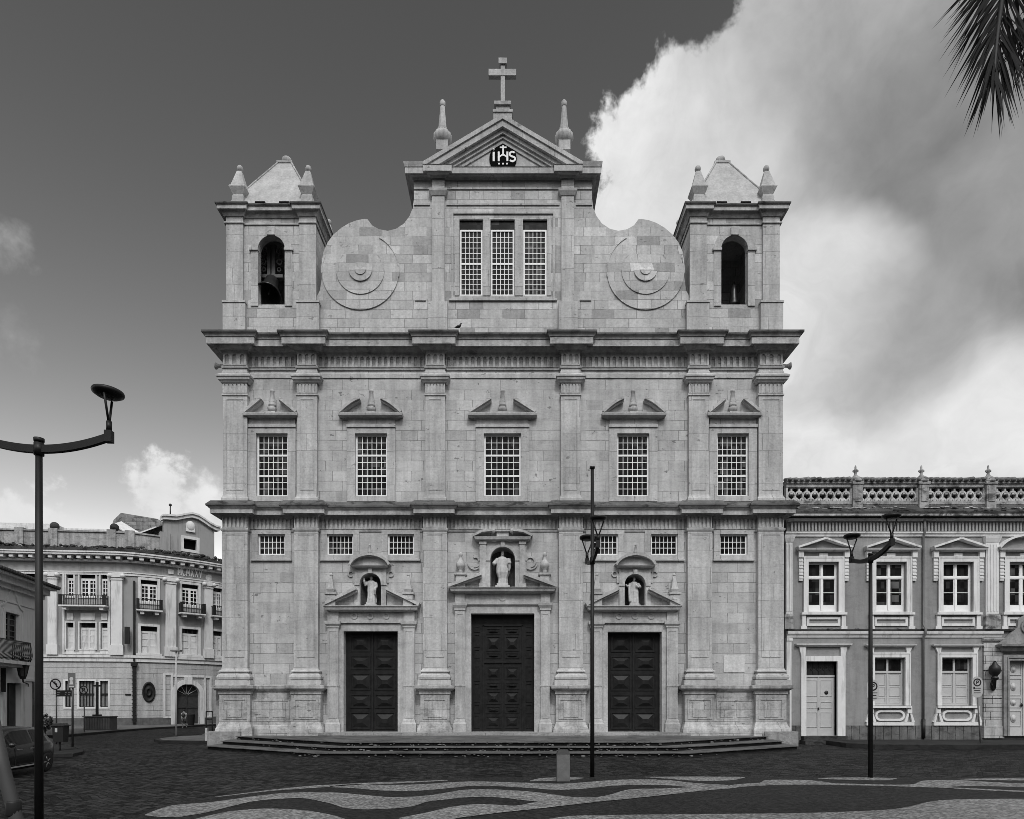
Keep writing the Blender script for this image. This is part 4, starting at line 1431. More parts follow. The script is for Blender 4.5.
def statue(name, label, xc, zb_, H, pose):
    t = thing(name, label, 'statue', (xc, YW + 0.22, zb_), group='saints in the portal niches')
    q = MB()
    bw = 0.36 * H / 1.9
    y = YW + 0.18
    q.box(xc - bw, xc + bw, y - bw * 0.7, y + bw * 0.8, zb_, zb_ + 0.09 * H)
    q.box(xc - bw * 0.8, xc + bw * 0.8, y - bw * 0.6, y + bw * 0.7, zb_ + 0.09 * H, zb_ + 0.15 * H)
    q.build('pedestal', M['statue'], t)
    q = MB()
    z0 = zb_ + 0.15 * H
    h = H * 0.85
    # robed body: folds carried by a rippled section
    n = 40
    prof = [(0.185, 0.0), (0.180, 0.08), (0.165, 0.22), (0.160, 0.36), (0.165, 0.48), (0.150, 0.56), (0.150, 0.64), (0.165, 0.72), (0.160, 0.78), (0.10, 0.83), (0.05, 0.85), (0.045, 0.88)]
    if pose == 'chasuble':
        prof = [(0.15, 0.0), (0.15, 0.08), (0.145, 0.16), (0.17, 0.24), (0.21, 0.34), (0.215, 0.46), (0.20, 0.58), (0.185, 0.70), (0.17, 0.77), (0.11, 0.83), (0.05, 0.85), (0.045, 0.88)]
    vs = []
    for r, k in prof:
        for i in range(n):
            a = 2 * math.pi * i / n
            f_ = 1 + (0.10 * math.sin(7 * a + 2 * k) + 0.05 * math.sin(12 * a - 5 * k)) * max(0, 1 - k * 1.15)
            lean = 0.012 * math.sin(k * 5)
            vs.append((xc + (r * f_ * math.cos(a) + lean) * h * 0.98, y + r * f_ * math.sin(a) * 0.70 * h, z0 + k * h))
    fs = []
    for k in range(len(prof) - 1):
        for i in range(n):
            j = (i + 1) % n
            fs.append((k * n + i, k * n + j, (k + 1) * n + j, (k + 1) * n + i))
    fs += [tuple(range(n - 1, -1, -1)), tuple((len(prof) - 1) * n + i for i in range(n))]
    q.add(vs, fs, True)
    q.ball((xc, y - 0.01, z0 + 0.935 * h), 0.058 * h, 14, 10, sx=0.92, sy=1.05, sz=1.25)
    q.ball((xc, y - 0.066 * h, z0 + 0.93 * h), 0.012 * h, 8, 6, sz=1.6)          # nose
    q.ball((xc, y - 0.045 * h, z0 + 0.895 * h), 0.03 * h, 8, 6, sz=1.2)           # beard
    def P(a, b, c_):
        return (xc + a * h, y + b * h, z0 + c_ * h)
    arms = {'raised': [[(-0.15, 0, .76), (-0.22, -.05, .66), (-0.25, -.12, .80), (-0.25, -.13, .86)], [(0.15, 0, .76), (0.20, -.05, .60), (0.16, -.15, .50), (0.17, -.17, .46)]],
            'chasuble': [[(-0.15, 0, .76), (-0.24, -.04, .66), (-0.27, -.14, .58), (-0.28, -.18, .60)], [(0.15, 0, .76), (0.22, -.05, .64), (0.20, -.16, .60), (0.20, -.2, .64)]],
            'side': [[(-0.14, 0, .76), (-0.21, -.04, .64), (-0.28, -.10, .66), (-0.33, -.12, .68)], [(0.14, 0, .76), (0.22, -.04, .62), (0.12, -.15, .62), (0.06, -.17, .66)]]}[pose]
    for A in arms:
        q.tube([P(*p_) for p_ in A], [0.070 * h, 0.062 * h, 0.045 * h, 0.030 * h], 10)
        q.ball(P(A[-1][0], A[-1][1], A[-1][2] + 0.015), 0.034 * h, 8, 6, sz=1.3)
    if pose == 'chasuble':
        q.box(*[v for v in (xc + 0.16 * h, xc + 0.25 * h, y - 0.24 * h, y - 0.20 * h)], z0 + 0.60 * h, z0 + 0.74 * h)     # a book
        q.tube([P(0.20, -.16, .60), P(0.22, -.14, .48), P(0.21, -.12, .38)], [0.05 * h, 0.04 * h, 0.03 * h], 8)
        q.ball(P(0, 0, 1.0), 0.05 * h, 10, 6, sz=0.8)
    if pose == 'side':
        q.tube([P(-0.20, -.06, .66), P(-0.20, -.08, .40), P(-0.17, -.08, .05)], [0.05 * h, 0.05 * h, 0.06 * h], 8)
    if pose == 'raised':
        q.tube([P(0.17, -.16, .48), P(0.16, -.10, .30)], [0.05 * h, 0.03 * h], 8)
    body = q.build('figure', M['statue'], t)
    rm = body.modifiers.new('one surface', 'REMESH')
    rm.mode = 'VOXEL'
    rm.voxel_size = 0.018
    rm.use_smooth_shade = True
    return t


statue('statue', 'pale stone saint raising one hand in the niche over the left church door', ox(-132.3), pz(607, YW), pz(576, YW) - pz(607, YW) + 0.02, 'raised')
statue('statue', 'tallest pale stone saint in a broad cloak holding a book over the middle church door', ox(-0.5), pz(588.8, YW), pz(551, YW) - pz(588.8, YW), 'chasuble')
statue('statue', 'pale stone robed saint with folded arm in the niche over the right church door', ox(131.8), pz(607.4, YW), pz(577, YW) - pz(607.4, YW), 'side')
# =================================================================== TOWNHOUSE on the right
YR = 33.9
M['paint_grey'] = stone('grey_wall_paint', 0.245, blocks=False, stain=0.10, streak=0.16, dark=0.14, grain=0.06)
M['white_trim'] = plain('white_stucco_trim', 0.60, rough=0.7, var=0.10, scale=2.0, streak=0.30)
M['old_trim'] = stone('mossy_stucco', 0.34, blocks=False, stain=0.35, streak=0.4, dark=0.72)
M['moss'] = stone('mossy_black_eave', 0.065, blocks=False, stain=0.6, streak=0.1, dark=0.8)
M['tile'] = stone('old_clay_tile', 0.20, blocks=False, stain=0.5, streak=0.0, dark=0.6)
M['dado'] = stone('dado_slabs', 0.14, var=0.12, bw=0.68, bh=1.2, stain=0.35, streak=0.3, dark=0.5, mortar=0.6)
M['cream_joinery'] = plain('cream_joinery', 0.42, rough=0.55, var=0.08)
M['rustic'] = stone('rusticated_stucco', 0.40, var=0.06, bw=1.0, bh=0.42, stain=0.2, streak=0.25, mortar=0.6)
M['pane_mixed'] = glass_mat('window_panes', 0.010, 1.0, 0.08, 0.22)
M['pipe'] = plain('downpipe_paint', 0.14, rough=0.6)


def rx(u, Y=YR):
    return px(u, Y)


def rz(v, Y=YR):
    return pz(v, Y)


house = thing('townhouse', 'grey painted two-storey townhouse with white window hoods and a pierced parapet, right of the church', 'townhouse', (rx(930), YR, 0))
XR0, XR1 = rx(786.5), rx(1150)
UPW = [(823, 0), (890.5, 0), (957.5, 0), (1023.5, 1), (1091, 0)]
LOW = [(890, 'w'), (957, 'w'), (1091, 'w')]
ZR_TOP = rz(512)
hs = []
for u, k in UPW:
    hs.append((rx(u - 15.2), rx(u + 15.2), rz(612), rz(562)))
for u, k in LOW:
    hs.append((rx(u - 16), rx(u + 14.5), rz(705.5), rz(657.5)))
hs.append((rx(805.5), rx(836.5), 0.42, rz(661)))
hs.append((rx(1006), rx(1044), 0.42, rz(660)))
w = MB()
w.wall(XR0, XR1, 0, ZR_TOP, YR, YR + 0.6, hs)
w.box(XR1 - 0.5, XR1, YR + 0.6, YR + 16, 0, ZR_TOP)
w.box(XR0 + 0.3, XR1 - 0.5, YR + 15.4, YR + 16, 0, ZR_TOP)
w.build('wall', M['paint_grey'], house)
d = MB()
for a, b in ((786.5, 800.5), (845.5, 981), (1057, 1150)):
    d = MB()
    d.box(rx(a), rx(b), YR - 0.05, YR, 0, rz(725.5))
    d.build('base_course', M['dado'], house)
# roof behind the parapet, ridge tiles
r = MB()
r.prism([(0, ZR_TOP), (16.4, ZR_TOP), (8, ZR_TOP + 2.2)], 0, 1)
r.warp(lambda x, y, z: (XR0 + 0.35 + y * (XR1 - XR0 - 0.4), YR - 0.2 + 0.0 + x, z))
r.build('roof', M['tile'], house)
# eaves, dentils, cornice mouldings
e = MB()
e.sweep([(XR0 + 0.05, YR), (XR1, YR)], [(0, rz(522)), (0.18, rz(521.3)), (0.22, rz(519.2)), (0, rz(519))])
e.sweep([(XR0 - 0.1, YR), (XR1, YR)], [(0, rz(537)), (0.08, rz(536.6)), (0.10, rz(535)), (0.17, rz(533.6)), (0.17, rz(532.4)), (0, rz(532))])
nD = 105
dn = MB()
for i in range(nD):
    a = XR0 + 0.2 + (XR1 - XR0 - 0.3) * i / nD
    dn.box(a, a + (XR1 - XR0) / nD * 0.52, YR - 0.12, YR, rz(531.6), rz(523.2))
e.build('cornice', M['white_trim'], house)
dn.build('dentils', plain('dentil_grey', 0.30, var=0.15, streak=0.2), house)
e = MB()
e.box(XR0, XR1, YR - 0.02, YR, rz(532), rz(522.5))
e.build('frieze', plain('frieze_grey', 0.12, var=0.2), house)
e = MB()
e.sweep([(XR0 + 0.05, YR), (XR1, YR)], [(0, rz(519)), (0.40, rz(518.2)), (0.46, rz(517.6)), (0.48, rz(514)), (0.40, rz(512.6)), (0.10, rz(508.5)), (-0.05, rz(505))])
random.seed(5)
for i in range(150):                                 # ragged moss and weeds on the ledge
    a = random.uniform(XR0, XR1)
    e.ball((a, YR - random.uniform(0.1, 0.42), rz(513.5) + random.uniform(0, 0.08)), random.uniform(0.04, 0.11), 6, 4, sx=random.uniform(1, 2.6))
e.build('eave', M['moss'], house)
e = MB()
e.sweep([(XR0 + 0.05, YR), (XR1, YR)], [(0.45, rz(518.4)), (0.50, rz(518.2)), (0.50, rz(516.4)), (0.45, rz(516.2))])
for i in range(110):
    a = random.uniform(XR0 + .3, XR1)
    e.ball((a, YR - 0.02 - random.uniform(0.0, 0.30), rz(509) + random.uniform(-0.03, 0.02)), random.uniform(0.04, 0.09), 6, 4, sx=random.uniform(1.5, 5), sz=0.6)
e.build('eave_lichen', stone('broken_white_fillet', 0.42, blocks=False, stain=0.4, streak=0.5, dark=0.85), house)
b = MB()
YB_ = YR + 0.05
posts = [856.5, 922.5, 989.5, 1056, 1122]
zb0, zb1 = rz(503), rz(484)
b.box(XR0, XR1, YB_, YB_ + 0.35, rz(511), rz(504.2))
b.box(XR0, XR1, YB_ - 0.03, YB_ + 0.3, rz(504.2), rz(500.4))
b.box(XR0, XR1, YB_ - 0.02, YB_ + 0.3, rz(487), rz(483.5))
b.box(XR0, XR1, YB_ - 0.08, YB_ + 0.36, rz(483.5), rz(481.4))
b.build('parapet', M['old_trim'], house)
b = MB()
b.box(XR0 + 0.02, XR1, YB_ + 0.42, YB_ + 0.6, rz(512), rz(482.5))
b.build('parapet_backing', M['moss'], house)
lat = MB()
edges = [786.5] + posts + [1150]
for i in range(len(edges) - 1):
    a, c = rx(edges[i]) + (0.28 if i else 0.1), rx(edges[i + 1]) - 0.28
    if c <= a:
        continue
    n = max(3, round((c - a) / 0.40))
    cw = (c - a) / n
    for row in range(2):
        zc = rz(500.4) + (rz(487) - rz(500.4)) * row / 2
        hh = (rz(487) - rz(500.4)) / 2
        off = 0.5 if row % 2 else 0.0
        for k in range(n + 1):
            xc = a + (k + off) * cw
            if xc > c + 0.01:
                continue
            lat.arc_band(xc, zc, cw * 0.30, cw * 0.49, 0, math.pi, YB_ + 0.06, YB_ + 0.24, 8)
            lat.box(xc - 0.045, xc + 0.045, YB_ + 0.055, YB_ + 0.245, zc + cw * 0.45, zc + hh)
            lat.box(xc - 0.07, xc + 0.07, YB_ + 0.05, YB_ + 0.25, zc, zc + hh * 0.28)
    lat.box(a - 0.1, a, YB_, YB_ + 0.28, rz(500.4), rz(487))
    lat.box(c, c + 0.1, YB_, YB_ + 0.28, rz(500.4), rz(487))
lat.build('lattice', stone('lattice_stucco', 0.52, blocks=False, stain=0.3, streak=0.2, dark=0.6), house)
tl = MB()
n = 62
for i in range(n):                                   # capping of round tiles laid across
    a = XR0 + (XR1 - XR0) * (i + 0.5) / n
    tl.tube([(a, YB_ - 0.20, rz(479.4) - 0.03 + random.uniform(-.03, .03)), (a, YB_ + 0.5, rz(479.4) + 0.16)], 0.105 + random.uniform(-.01, .015), 8)
tl.box(XR0, XR1, YB_ - 0.1, YB_ + 0.46, rz(481.4), rz(479.6))
tl.build('coping_tiles', M['tile'], house)
for u in posts:
    p = MB()
    X = rx(u, YB_)
    p.box(X - 0.25, X + 0.25, YB_ - 0.15, YB_ + 0.4, rz(511), rz(482))
    p.box(X - 0.30, X + 0.30, YB_ - 0.20, YB_ + 0.45, rz(484.6), rz(482))
    p.box(X - 0.16, X + 0.16, YB_ - 0.18, YB_ - 0.15, rz(502), rz(486.5))
    p.lathe([(0.36, rz(482)), (0.36, rz(480.5)), (0.28, rz(477.5)), (0.12, rz(475)), (0.08, rz(474)), (0.06, rz(472)), (0.12, rz(470.6)), (0.13, rz(469.6)), (0.05, rz(468)), (0.05, rz(466)), (0.02, rz(464.2))], X, YB_ + 0.1, 0, 12)
    p.box(X - 0.14, X + 0.14, YB_ + 0.06, YB_ + 0.14, rz(471), rz(469.4))
    p.build('parapet_post', M['old_trim'], house)
# floor band
f = MB()
f.sweep([(XR0, YR), (rx(1001), YR)], [(0, rz(638)), (0.06, rz(637.6)), (0.10, rz(635.4)), (0.18, rz(634)), (0.20, rz(631.6)), (0, rz(631))])
f.build('string_course', M['white_trim'], house)
f = MB()
f.sweep([(rx(1045), YR), (XR1, YR)], [(0, rz(638)), (0.06, rz(637.6)), (0.10, rz(635.4)), (0.18, rz(634)), (0.20, rz(631.6)), (0, rz(631))])
f.build('string_course', M['white_trim'], house)
f = MB()
f.box(XR0, XR1, YR - 0.17, YR, rz(630.9), rz(629.4))
for i in range(60):
    a = random.uniform(XR0, XR1)
    f.ball((a, YR - random.uniform(0.06, 0.18), rz(629.4)), random.uniform(0.02, 0.05), 6, 4, sx=2.2)
f.build('ledge', M['moss'], house)


def joinery(parent, x0, x1, z0, z1, y, kind):
    """a two-leaf casement with transom; kind 'glass' or 'shutter'"""
    s = MB()
    fw = 0.08
    s.frame(x0, x1, z0, z1, fw, y, y + 0.1, 0.10)
    zt_ = z0 + (z1 - z0) * 0.70
    xm = (x0 + x1) / 2
    s.box(x0 + fw, x1 - fw, y - 0.02, y + 0.1, zt_ - 0.06, zt_ + 0.06)
    s.box(xm - 0.05, xm + 0.05, y - 0.005, y + 0.1, z0 + 0.1, zt_ - 0.06)
    s.box(xm - 0.05, xm + 0.05, y, y + 0.1, zt_ + 0.06, z1 - fw)
    for a, b in ((x0 + fw, xm - 0.06), (xm + 0.06, x1 - fw)):
        if kind == 'glass':
            s.box(a, b, y + 0.02, y + 0.09, z0 + 0.10, z0 + 0.36)
            zb_ = z0 + 0.36 + (zt_ - 0.06 - z0 - 0.36) * 0.48
            s.box(a, b, y + 0.02, y + 0.08, zb_ - 0.016, zb_ + 0.016)
            s.frame(a, b, z0 + 0.36, zt_ - 0.06, 0.035, y + 0.015, y + 0.085)
            s.frame(a, b, zt_ + 0.06, z1 - fw, 0.03, y + 0.02, y + 0.085)
        else:
            s.box(a, b, y + 0.03, y + 0.09, z0 + 0.10, zt_ - 0.06)
            hh = zt_ - 0.06 - z0 - 0.10
            for k0, k1 in ((0.02, 0.20), (0.24, 0.56), (0.60, 0.97)):
                s.frame(a + 0.05, b - 0.05, z0 + 0.1 + hh * k0, z0 + 0.1 + hh * k1, 0.025, y + 0.012, y + 0.03)
    sa = s.build('casement', M['white_paint'] if kind == 'glass' else M['cream_joinery'], parent)
    g = MB()
    if kind == 'glass':
        g.box(x0 + 0.04, x1 - 0.04, y + 0.05, y + 0.07, z0 + 0.05, z1 - 0.05)
    else:
        g.box(x0 + 0.04, x1 - 0.04, y + 0.05, y + 0.07, zt_, z1 - 0.05)
    g.build('pane', M['pane_mixed'], parent)


for u, kind in UPW:
    x0, x1, z0, z1 = rx(u - 15.2), rx(u + 15.2), rz(612), rz(562)
    s = MB()
    yb = YR - 0.10
    o = 0.24
    s.frame(x0 - o, x1 + o, z0 - 0.02, z1 + o, o, yb, YR, 0.02)
    s.frame(x0 - o - 0.03, x1 + o + 0.03, z0 - 0.03, z1 + o + 0.03, 0.07, yb - 0.03, yb, 0.03)
    wd = s.build('window', M['white_trim'], house)
    joinery(wd, x0, x1, z0, z1, YR + 0.16, 'glass')
    h = MB()
    hw = rx(u + 26.8) - rx(u)
    c = rx(u)
    zc0, zc1 = rz(551.8), rz(549.2)
    h.sweep([(c - hw + 0.3, YR), (c - hw + 0.3, YR - 0.02), (c + hw - 0.3, YR - 0.02), (c + hw - 0.3, YR)], [(0, zc0 - 0.03), (0.14, zc0), (0.26, zc0 + 0.05), (0.30, zc1), (0, zc1 + 0.02)])
    if kind == 0:
        za = rz(540.4)
        for k in (-1, 1):
            h.rake([(c + k * hw, zc1), (c, za)], 0.10, YR - 0.34, YR)
        gpts = [(c - hw + 0.2, zc1), (c + hw - 0.2, zc1), (c, za - 0.05)]
    else:
        pts = [(c + hw * math.sin(-1.05 + 2.1 * k / 12) / math.sin(1.05), zc1 + 0.62 * (math.cos(-1.05 + 2.1 * k / 12) - math.cos(1.05)) / (1 - math.cos(1.05))) for k in range(13)]
        h.rake(pts, 0.10, YR - 0.34, YR)
        gpts = [(pts[0][0] + 0.1, zc1)] + pts[1:-1] + [(pts[-1][0] - 0.1, zc1)]
    h.build('pediment', M['white_trim'], wd)
    h = MB()
    h.prism(gpts, YR - 0.03, YR)
    h.build('tympanum', M['paint_grey'], wd)
    b = MB()
    for k in (-1, 1):
        b = MB()
        xc = c + k * (15.2 * YR / F + o + 0.16)
        b.box(xc - 0.13, xc + 0.13, YR - 0.16, YR, rz(558), zc0)
        b.box(xc - 0.10, xc + 0.10, YR - 0.10, YR, rz(581), rz(558))
        for q in range(6):
            b.box(xc - 0.11, xc + 0.11, YR - 0.13, YR, rz(579 - q * 3.4), rz(577.4 - q * 3.4))
        b.build('bracket', M['white_trim'], wd)
    b = MB()
    b.box(c - 0.22, c + 0.22, YR - 0.07, YR, rz(556.4), rz(553.4))
    b.build('keystone', M['white_trim'], wd)
    a = MB()
    sw = 15.2 * YR / F + 0.34
    a.box(c - sw - 0.04, c + sw + 0.04, YR - 0.20, YR, rz(615), rz(612.8))
    a.box(c - sw, c - sw + 0.20, YR - 0.12, YR, rz(626.5), rz(615))
    a.box(c + sw - 0.20, c + sw, YR - 0.12, YR, rz(626.5), rz(615))
    a.box(c - sw - 0.08, c - sw + 0.24, YR - 0.14, YR, rz(629.2), rz(626.5))
    a.box(c + sw - 0.24, c + sw + 0.08, YR - 0.14, YR, rz(629.2), rz(626.5))
    a.frame(c - sw + 0.26, c + sw - 0.26, rz(626), rz(617), 0.13, YR - 0.07, YR)
    a.build('apron', M['white_trim'], wd)
for u, kk in LOW:
    x0, x1, z0, z1 = rx(u - 16), rx(u + 14.5), rz(705.5), rz(657.5)
    s = MB()
    yb = YR - 0.10
    o = 0.23
    s.frame(x0 - o, x1 + o, z0, z1 + o, o, yb, YR, 0.001)
    s.frame(x0 - o - 0.03, x1 + o + 0.03, z0, z1 + o + 0.03, 0.07, yb - 0.03, yb, 0.001)
    c = (x0 + x1) / 2
    hw = (x1 - x0) / 2 + o
    for k in (-1, 1):
        s.prism([(c + k * (hw - 0.16), z1 + o + 0.03), (c + k * hw, z1 + o + 0.03), (c + k * (hw + 0.12), rz(647.5)), (c + k * (hw - 0.20), rz(647.5))][::k], yb, YR)
    s.sweep([(c - hw - 0.12, YR), (c - hw - 0.12, YR - 0.06), (c + hw + 0.12, YR - 0.06), (c + hw + 0.12, YR)], [(0, rz(647.5)), (0.06, rz(647.2)), (0.16, rz(645.8)), (0.18, rz(644.6)), (0, rz(644.4))])
    wd = s.build('window', M['white_trim'], house)
    joinery(wd, x0, x1, z0, z1, YR + 0.17, 'shutter')
    a = MB()
    a.box(x0 - o - 0.05, x1 + o + 0.05, YR - 0.20, YR, rz(708), rz(705.8))
    zc, rr = rz(715.5), 0.20
    xl, xr = c - 0.50, c + 0.50
    pts_o = [(xr + rr * 1.4 * math.cos(t), zc + rr * 1.4 * math.sin(t)) for t in [(-math.pi / 2 + math.pi * k / 10) for k in range(11)]] + [(xl + rr * 1.4 * math.cos(t), zc + rr * 1.4 * math.sin(t)) for t in [(math.pi / 2 + math.pi * k / 10) for k in range(11)]]
    for k in range(len(pts_o)):
        p, q = pts_o[k], pts_o[(k + 1) % len(pts_o)]
        def inn(P):
            bx_ = xr if P[0] > xr else xl if P[0] < xl else P[0]
            return (bx_ + (P[0] - bx_) * 0.62, zc + (P[1] - zc) * 0.62)
        a.prism([p, q, inn(q), inn(p)], YR - 0.09, YR)
    for k in (-1, 1):
        xc = c + k * (hw - 0.02)
        a.box(xc - 0.12, xc + 0.12, YR - 0.13, YR, rz(713), rz(708))
        a.prism([(xc - 0.11, rz(713)), (xc - 0.02, rz(713)), (xc - 0.13, rz(722)), (xc - 0.28, rz(722))], YR - 0.11, YR)
        a.prism([(xc + 0.02, rz(713)), (xc + 0.11, rz(713)), (xc + 0.28, rz(722)), (xc + 0.13, rz(722))], YR - 0.11, YR)
    a.box(c - hw - 0.22, c + hw + 0.22, YR - 0.12, YR, rz(725.4), rz(722.2))
    a.build('apron', M['white_trim'], wd)

# street door with dark transom
s = MB()
x0, x1, z0, z1 = rx(805.5), rx(836.5), 0.42, rz(661)
yb = YR - 0.11
s.frame(x0 - 0.27, x1 + 0.42, z0 - 0.02, z1 + 0.25, 0.27, yb, YR, 0.001)
s.box(x1 + 0.0, x1 + 0.16, yb - 0.01, YR + 0.3, z0, z1)
for k in (-1, 1):
    xq = x0 - 0.27 if k < 0 else x1 + 0.42
    s.prism([(xq - k * 0.22, z1 + 0.25), (xq, z1 + 0.25), (xq + k * 0.10, rz(647)), (xq - k * 0.26, rz(647))][::k], yb, YR)
s.sweep([(x0 - 0.40, YR), (x0 - 0.40, YR - 0.06), (x1 + 0.55, YR - 0.06), (x1 + 0.55, YR)], [(0, rz(647)), (0.06, rz(646.8)), (0.16, rz(645.4)), (0.18, rz(643.8)), (0, rz(643.6))])
so = s.build('door_surround', M['white_trim'], house)
dd = MB()
y = YR + 0.22
zt_ = rz(677)
dd.box(x0, x1, y, y + 0.08, z0, zt_)
dd.box(x0, x1, y - 0.04, y + 0.1, zt_, zt_ + 0.10)
xm = (x0 + x1) / 2 - 0.03
dd.box(xm - 0.03, xm + 0.03, y - 0.03, y, z0, zt_)
for a, b in ((x0 + 0.07, xm - 0.07), (xm + 0.09, x1 - 0.14)):
    hh = zt_ - z0
    for k0, k1 in ((0.14, 0.40), (0.47, 0.58), (0.67, 0.95)):
        dd.frame(a, b, z0 + hh * k0, z0 + hh * k1, 0.03, y - 0.02, y)
dd.build('door', M['cream_joinery'], so)
dk = MB()
dk.lathe([(0.001, 0), (0.11, 0.005), (0.09, 0.03), (0.001, 0.035)], 0, 0, 0, 12)
dk.warp(lambda X, Y, Z: (rx(828.3) + X, y - 0.001 - Z, rz(692.6) + Y))
dk.box(xm - 0.05, xm + 0.02, y - 0.06, y - 0.02, rz(710), rz(707.5))
dk.build('door_fitting', M['iron'], so)
g = MB()
g.box(x0, x1, y + 0.02, y + 0.04, zt_ + 0.1, z1)
for k in range(5):
    xc = x0 + (x1 - x0) * (k + 0.5) / 5
    g.arc_band(xc, (zt_ + 0.1 + z1) / 2, 0.10, 0.14, 0, 2 * math.pi, y - 0.01, y + 0.01, 12)
    g.box(xc - 0.012, xc + 0.012, y - 0.012, y + 0.008, zt_ + 0.1, z1)
g.build('transom_grille', plain('transom_iron', 0.02, rough=0.4, var=0.6, scale=5), so)
k = MB()
k.box(rx(799), rx(846), YR - 0.75, YR, 0, 0.20)
k.box(rx(801), rx(844), YR - 0.38, YR + 0.25, 0.20, 0.41)
k.build('doorstep', M['moss'], house)

# downpipes and pilasters
for u, z_a, z_b in ((922.3, 0.75, rz(521)),):
    p = MB()
    X = rx(u)
    p.tube([(X, YR - 0.09, z_a), (X, YR - 0.09, rz(638.5)), (X, YR - 0.27, rz(634)), (X, YR - 0.27, rz(629)), (X, YR - 0.09, rz(625)), (X, YR - 0.09, rz(538)), (X, YR - 0.2, rz(534)), (X, YR - 0.2, z_b)], 0.055, 8)
    p.build('downpipe', M['pipe'], house)
    p = MB()
    p.tube([(X, YR - 0.10, 0.30), (X, YR - 0.10, rz(719))], 0.09, 8)
    p.build('drain_pipe', M['iron'], house)
for u, w_ in ((788.2, 3.2), (990.6, 6.2)):
    p = MB()
    a, b = rx(u - w_), rx(u + w_)
    p.box(a, b, YR - 0.14, YR, rz(614), rz(540))
    for q in range(4):
        c = a + (b - a) * (q + 0.5) / 4
        p.box(c - 0.03, c + 0.03, YR - 0.165, YR - 0.14, rz(612), rz(545))
    p.sweep(U(a, b, YR - 0.14, YR), [(0, rz(543)), (0.03, rz(542.6)), (0.05, rz(541.4)), (0.09, rz(539)), (0.11, rz(536.8)), (0, rz(536.6))])
    p.build('pilaster', M['white_trim'], house)
    p = MB()
    p.box(a - 0.08, b + 0.08, YR - 0.2, YR, rz(629.3), rz(617.5))
    p.sweep(U(a - 0.08, b + 0.08, YR - 0.2, YR), [(0, rz(617.5)), (0.0, rz(617)), (-0.06, rz(614)), (-0.08, rz(613.8))])
    p.build('pilaster_base', M['old_trim'], house)
p = MB()
a, b = rx(785.3), rx(790.2)
p.box(a, b, YR - 0.16, YR, 0, rz(641))
p.box(a, b + 0.05, YR - 0.2, YR, rz(641), rz(638.2))
p.build('pilaster', M['white_trim'], house)
p = MB()
a, b = rx(982.5), rx(1000.8)
for q in range(9):
    v0, v1 = 726 - q * 9.3, 726 - (q + 1) * 9.3 + 0.7
    p.box(a, b, YR - 0.12, YR, rz(v0), rz(max(v1, 641)))
p.box(a - 0.05, b + 0.05, YR - 0.17, YR, 0.3, rz(726))
p.sweep(U(a - 0.02, b + 0.02, YR - 0.12, YR), [(0, rz(641)), (0.03, rz(640.6)), (0.05, rz(638.4)), (0, rz(638.2))])
p.build('rusticated_pier', M['rustic'], house)
# carved stone portal at the right edge
s = MB()
x0, x1, z0, z1 = rx(1006), rx(1044), 0.42, rz(660)
yb = YR - 0.25
s.frame(x0 - 0.30, x1 + 0.30, z0, z1 + 0.26, 0.30, yb, YR, 0.001)
s.frame(x0 - 0.12, x1 + 0.12, z0, z1 + 0.14, 0.06, yb - 0.04, yb, 0.001)
c = (x0 + x1) / 2
hw = x1 - c + 0.34
s.sweep([(c - hw, YR), (c - hw, yb), (c + hw, yb), (c + hw, YR)], [(0, rz(652)), (0.05, rz(651.5)), (0.14, rz(648.6)), (0.30, rz(647)), (0.32, rz(645)), (0, rz(644.6))])
s.prism([(c - hw - 0.2, rz(644.6)), (c + hw + 0.2, rz(644.6)), (c + 0.55, rz(628)), (c + 0.5, rz(620)), (c + 0.2, rz(615.6)), (c - 0.2, rz(615.6)), (c - 0.5, rz(620)), (c - 0.55, rz(628))], yb + 0.05, YR)
s.arc_band(c, rz(627), 0.30, 0.40, 0, 2 * math.pi, yb - 0.02, yb + 0.05, 20)
s.prism([(c - 0.3, rz(625)), (c, rz(633)), (c + 0.28, rz(624)), (c, rz(620))], yb + 0.01, yb + 0.05)
so = s.build('carved_portal', M['rustic'] if False else stone('portal_stone', 0.27, blocks=False, stain=0.3, streak=0.25, dark=0.3), house)
dd = MB()
y = YR + 0.15
dd.box(x0, x1, y, y + 0.08, z0, z1)
dd.box(c - 0.03, c + 0.03, y - 0.04, y, z0, z1)
H = z1 - z0
for q in (0, 1):
    xa, xb = (x0 + 0.06, c - 0.08) if q == 0 else (c + 0.08, x1 - 0.06)
    for k0, k1 in ((0.12, 0.33), (0.37, 0.50), (0.53, 0.76), (0.80, 0.96)):
        dd.frame(xa, xb, z0 + H * k0, z0 + H * k1, 0.04, y - 0.03, y)
        m_ = (xa + xb) / 2
        zq_ = z0 + H * (k0 + k1) / 2
        rq = min(H * (k1 - k0) * 0.32, 0.22)
        dd.lathe([(1, 0), (0.9, 0.03), (0.55, 0.035), (0.5, 0.06), (0.02, 0.07)], 0, 0, 0, 14)
        i0 = len(dd.v) - 5 * 14
        for j in range(i0, len(dd.v)):
            vx, vy, vz = dd.v[j]
            dd.v[j] = (m_ + vx * 0.16, y - vz, zq_ + vy * rq)
dd.build('door', M['cream_joinery'], so)
dk = MB()
for k in (-1, 1):
    dk.ball((c + k * 0.12, y - 0.08, rz(705)), 0.06, 8, 6, sz=1.6)
dk.build('door_handle', M['iron'], so)

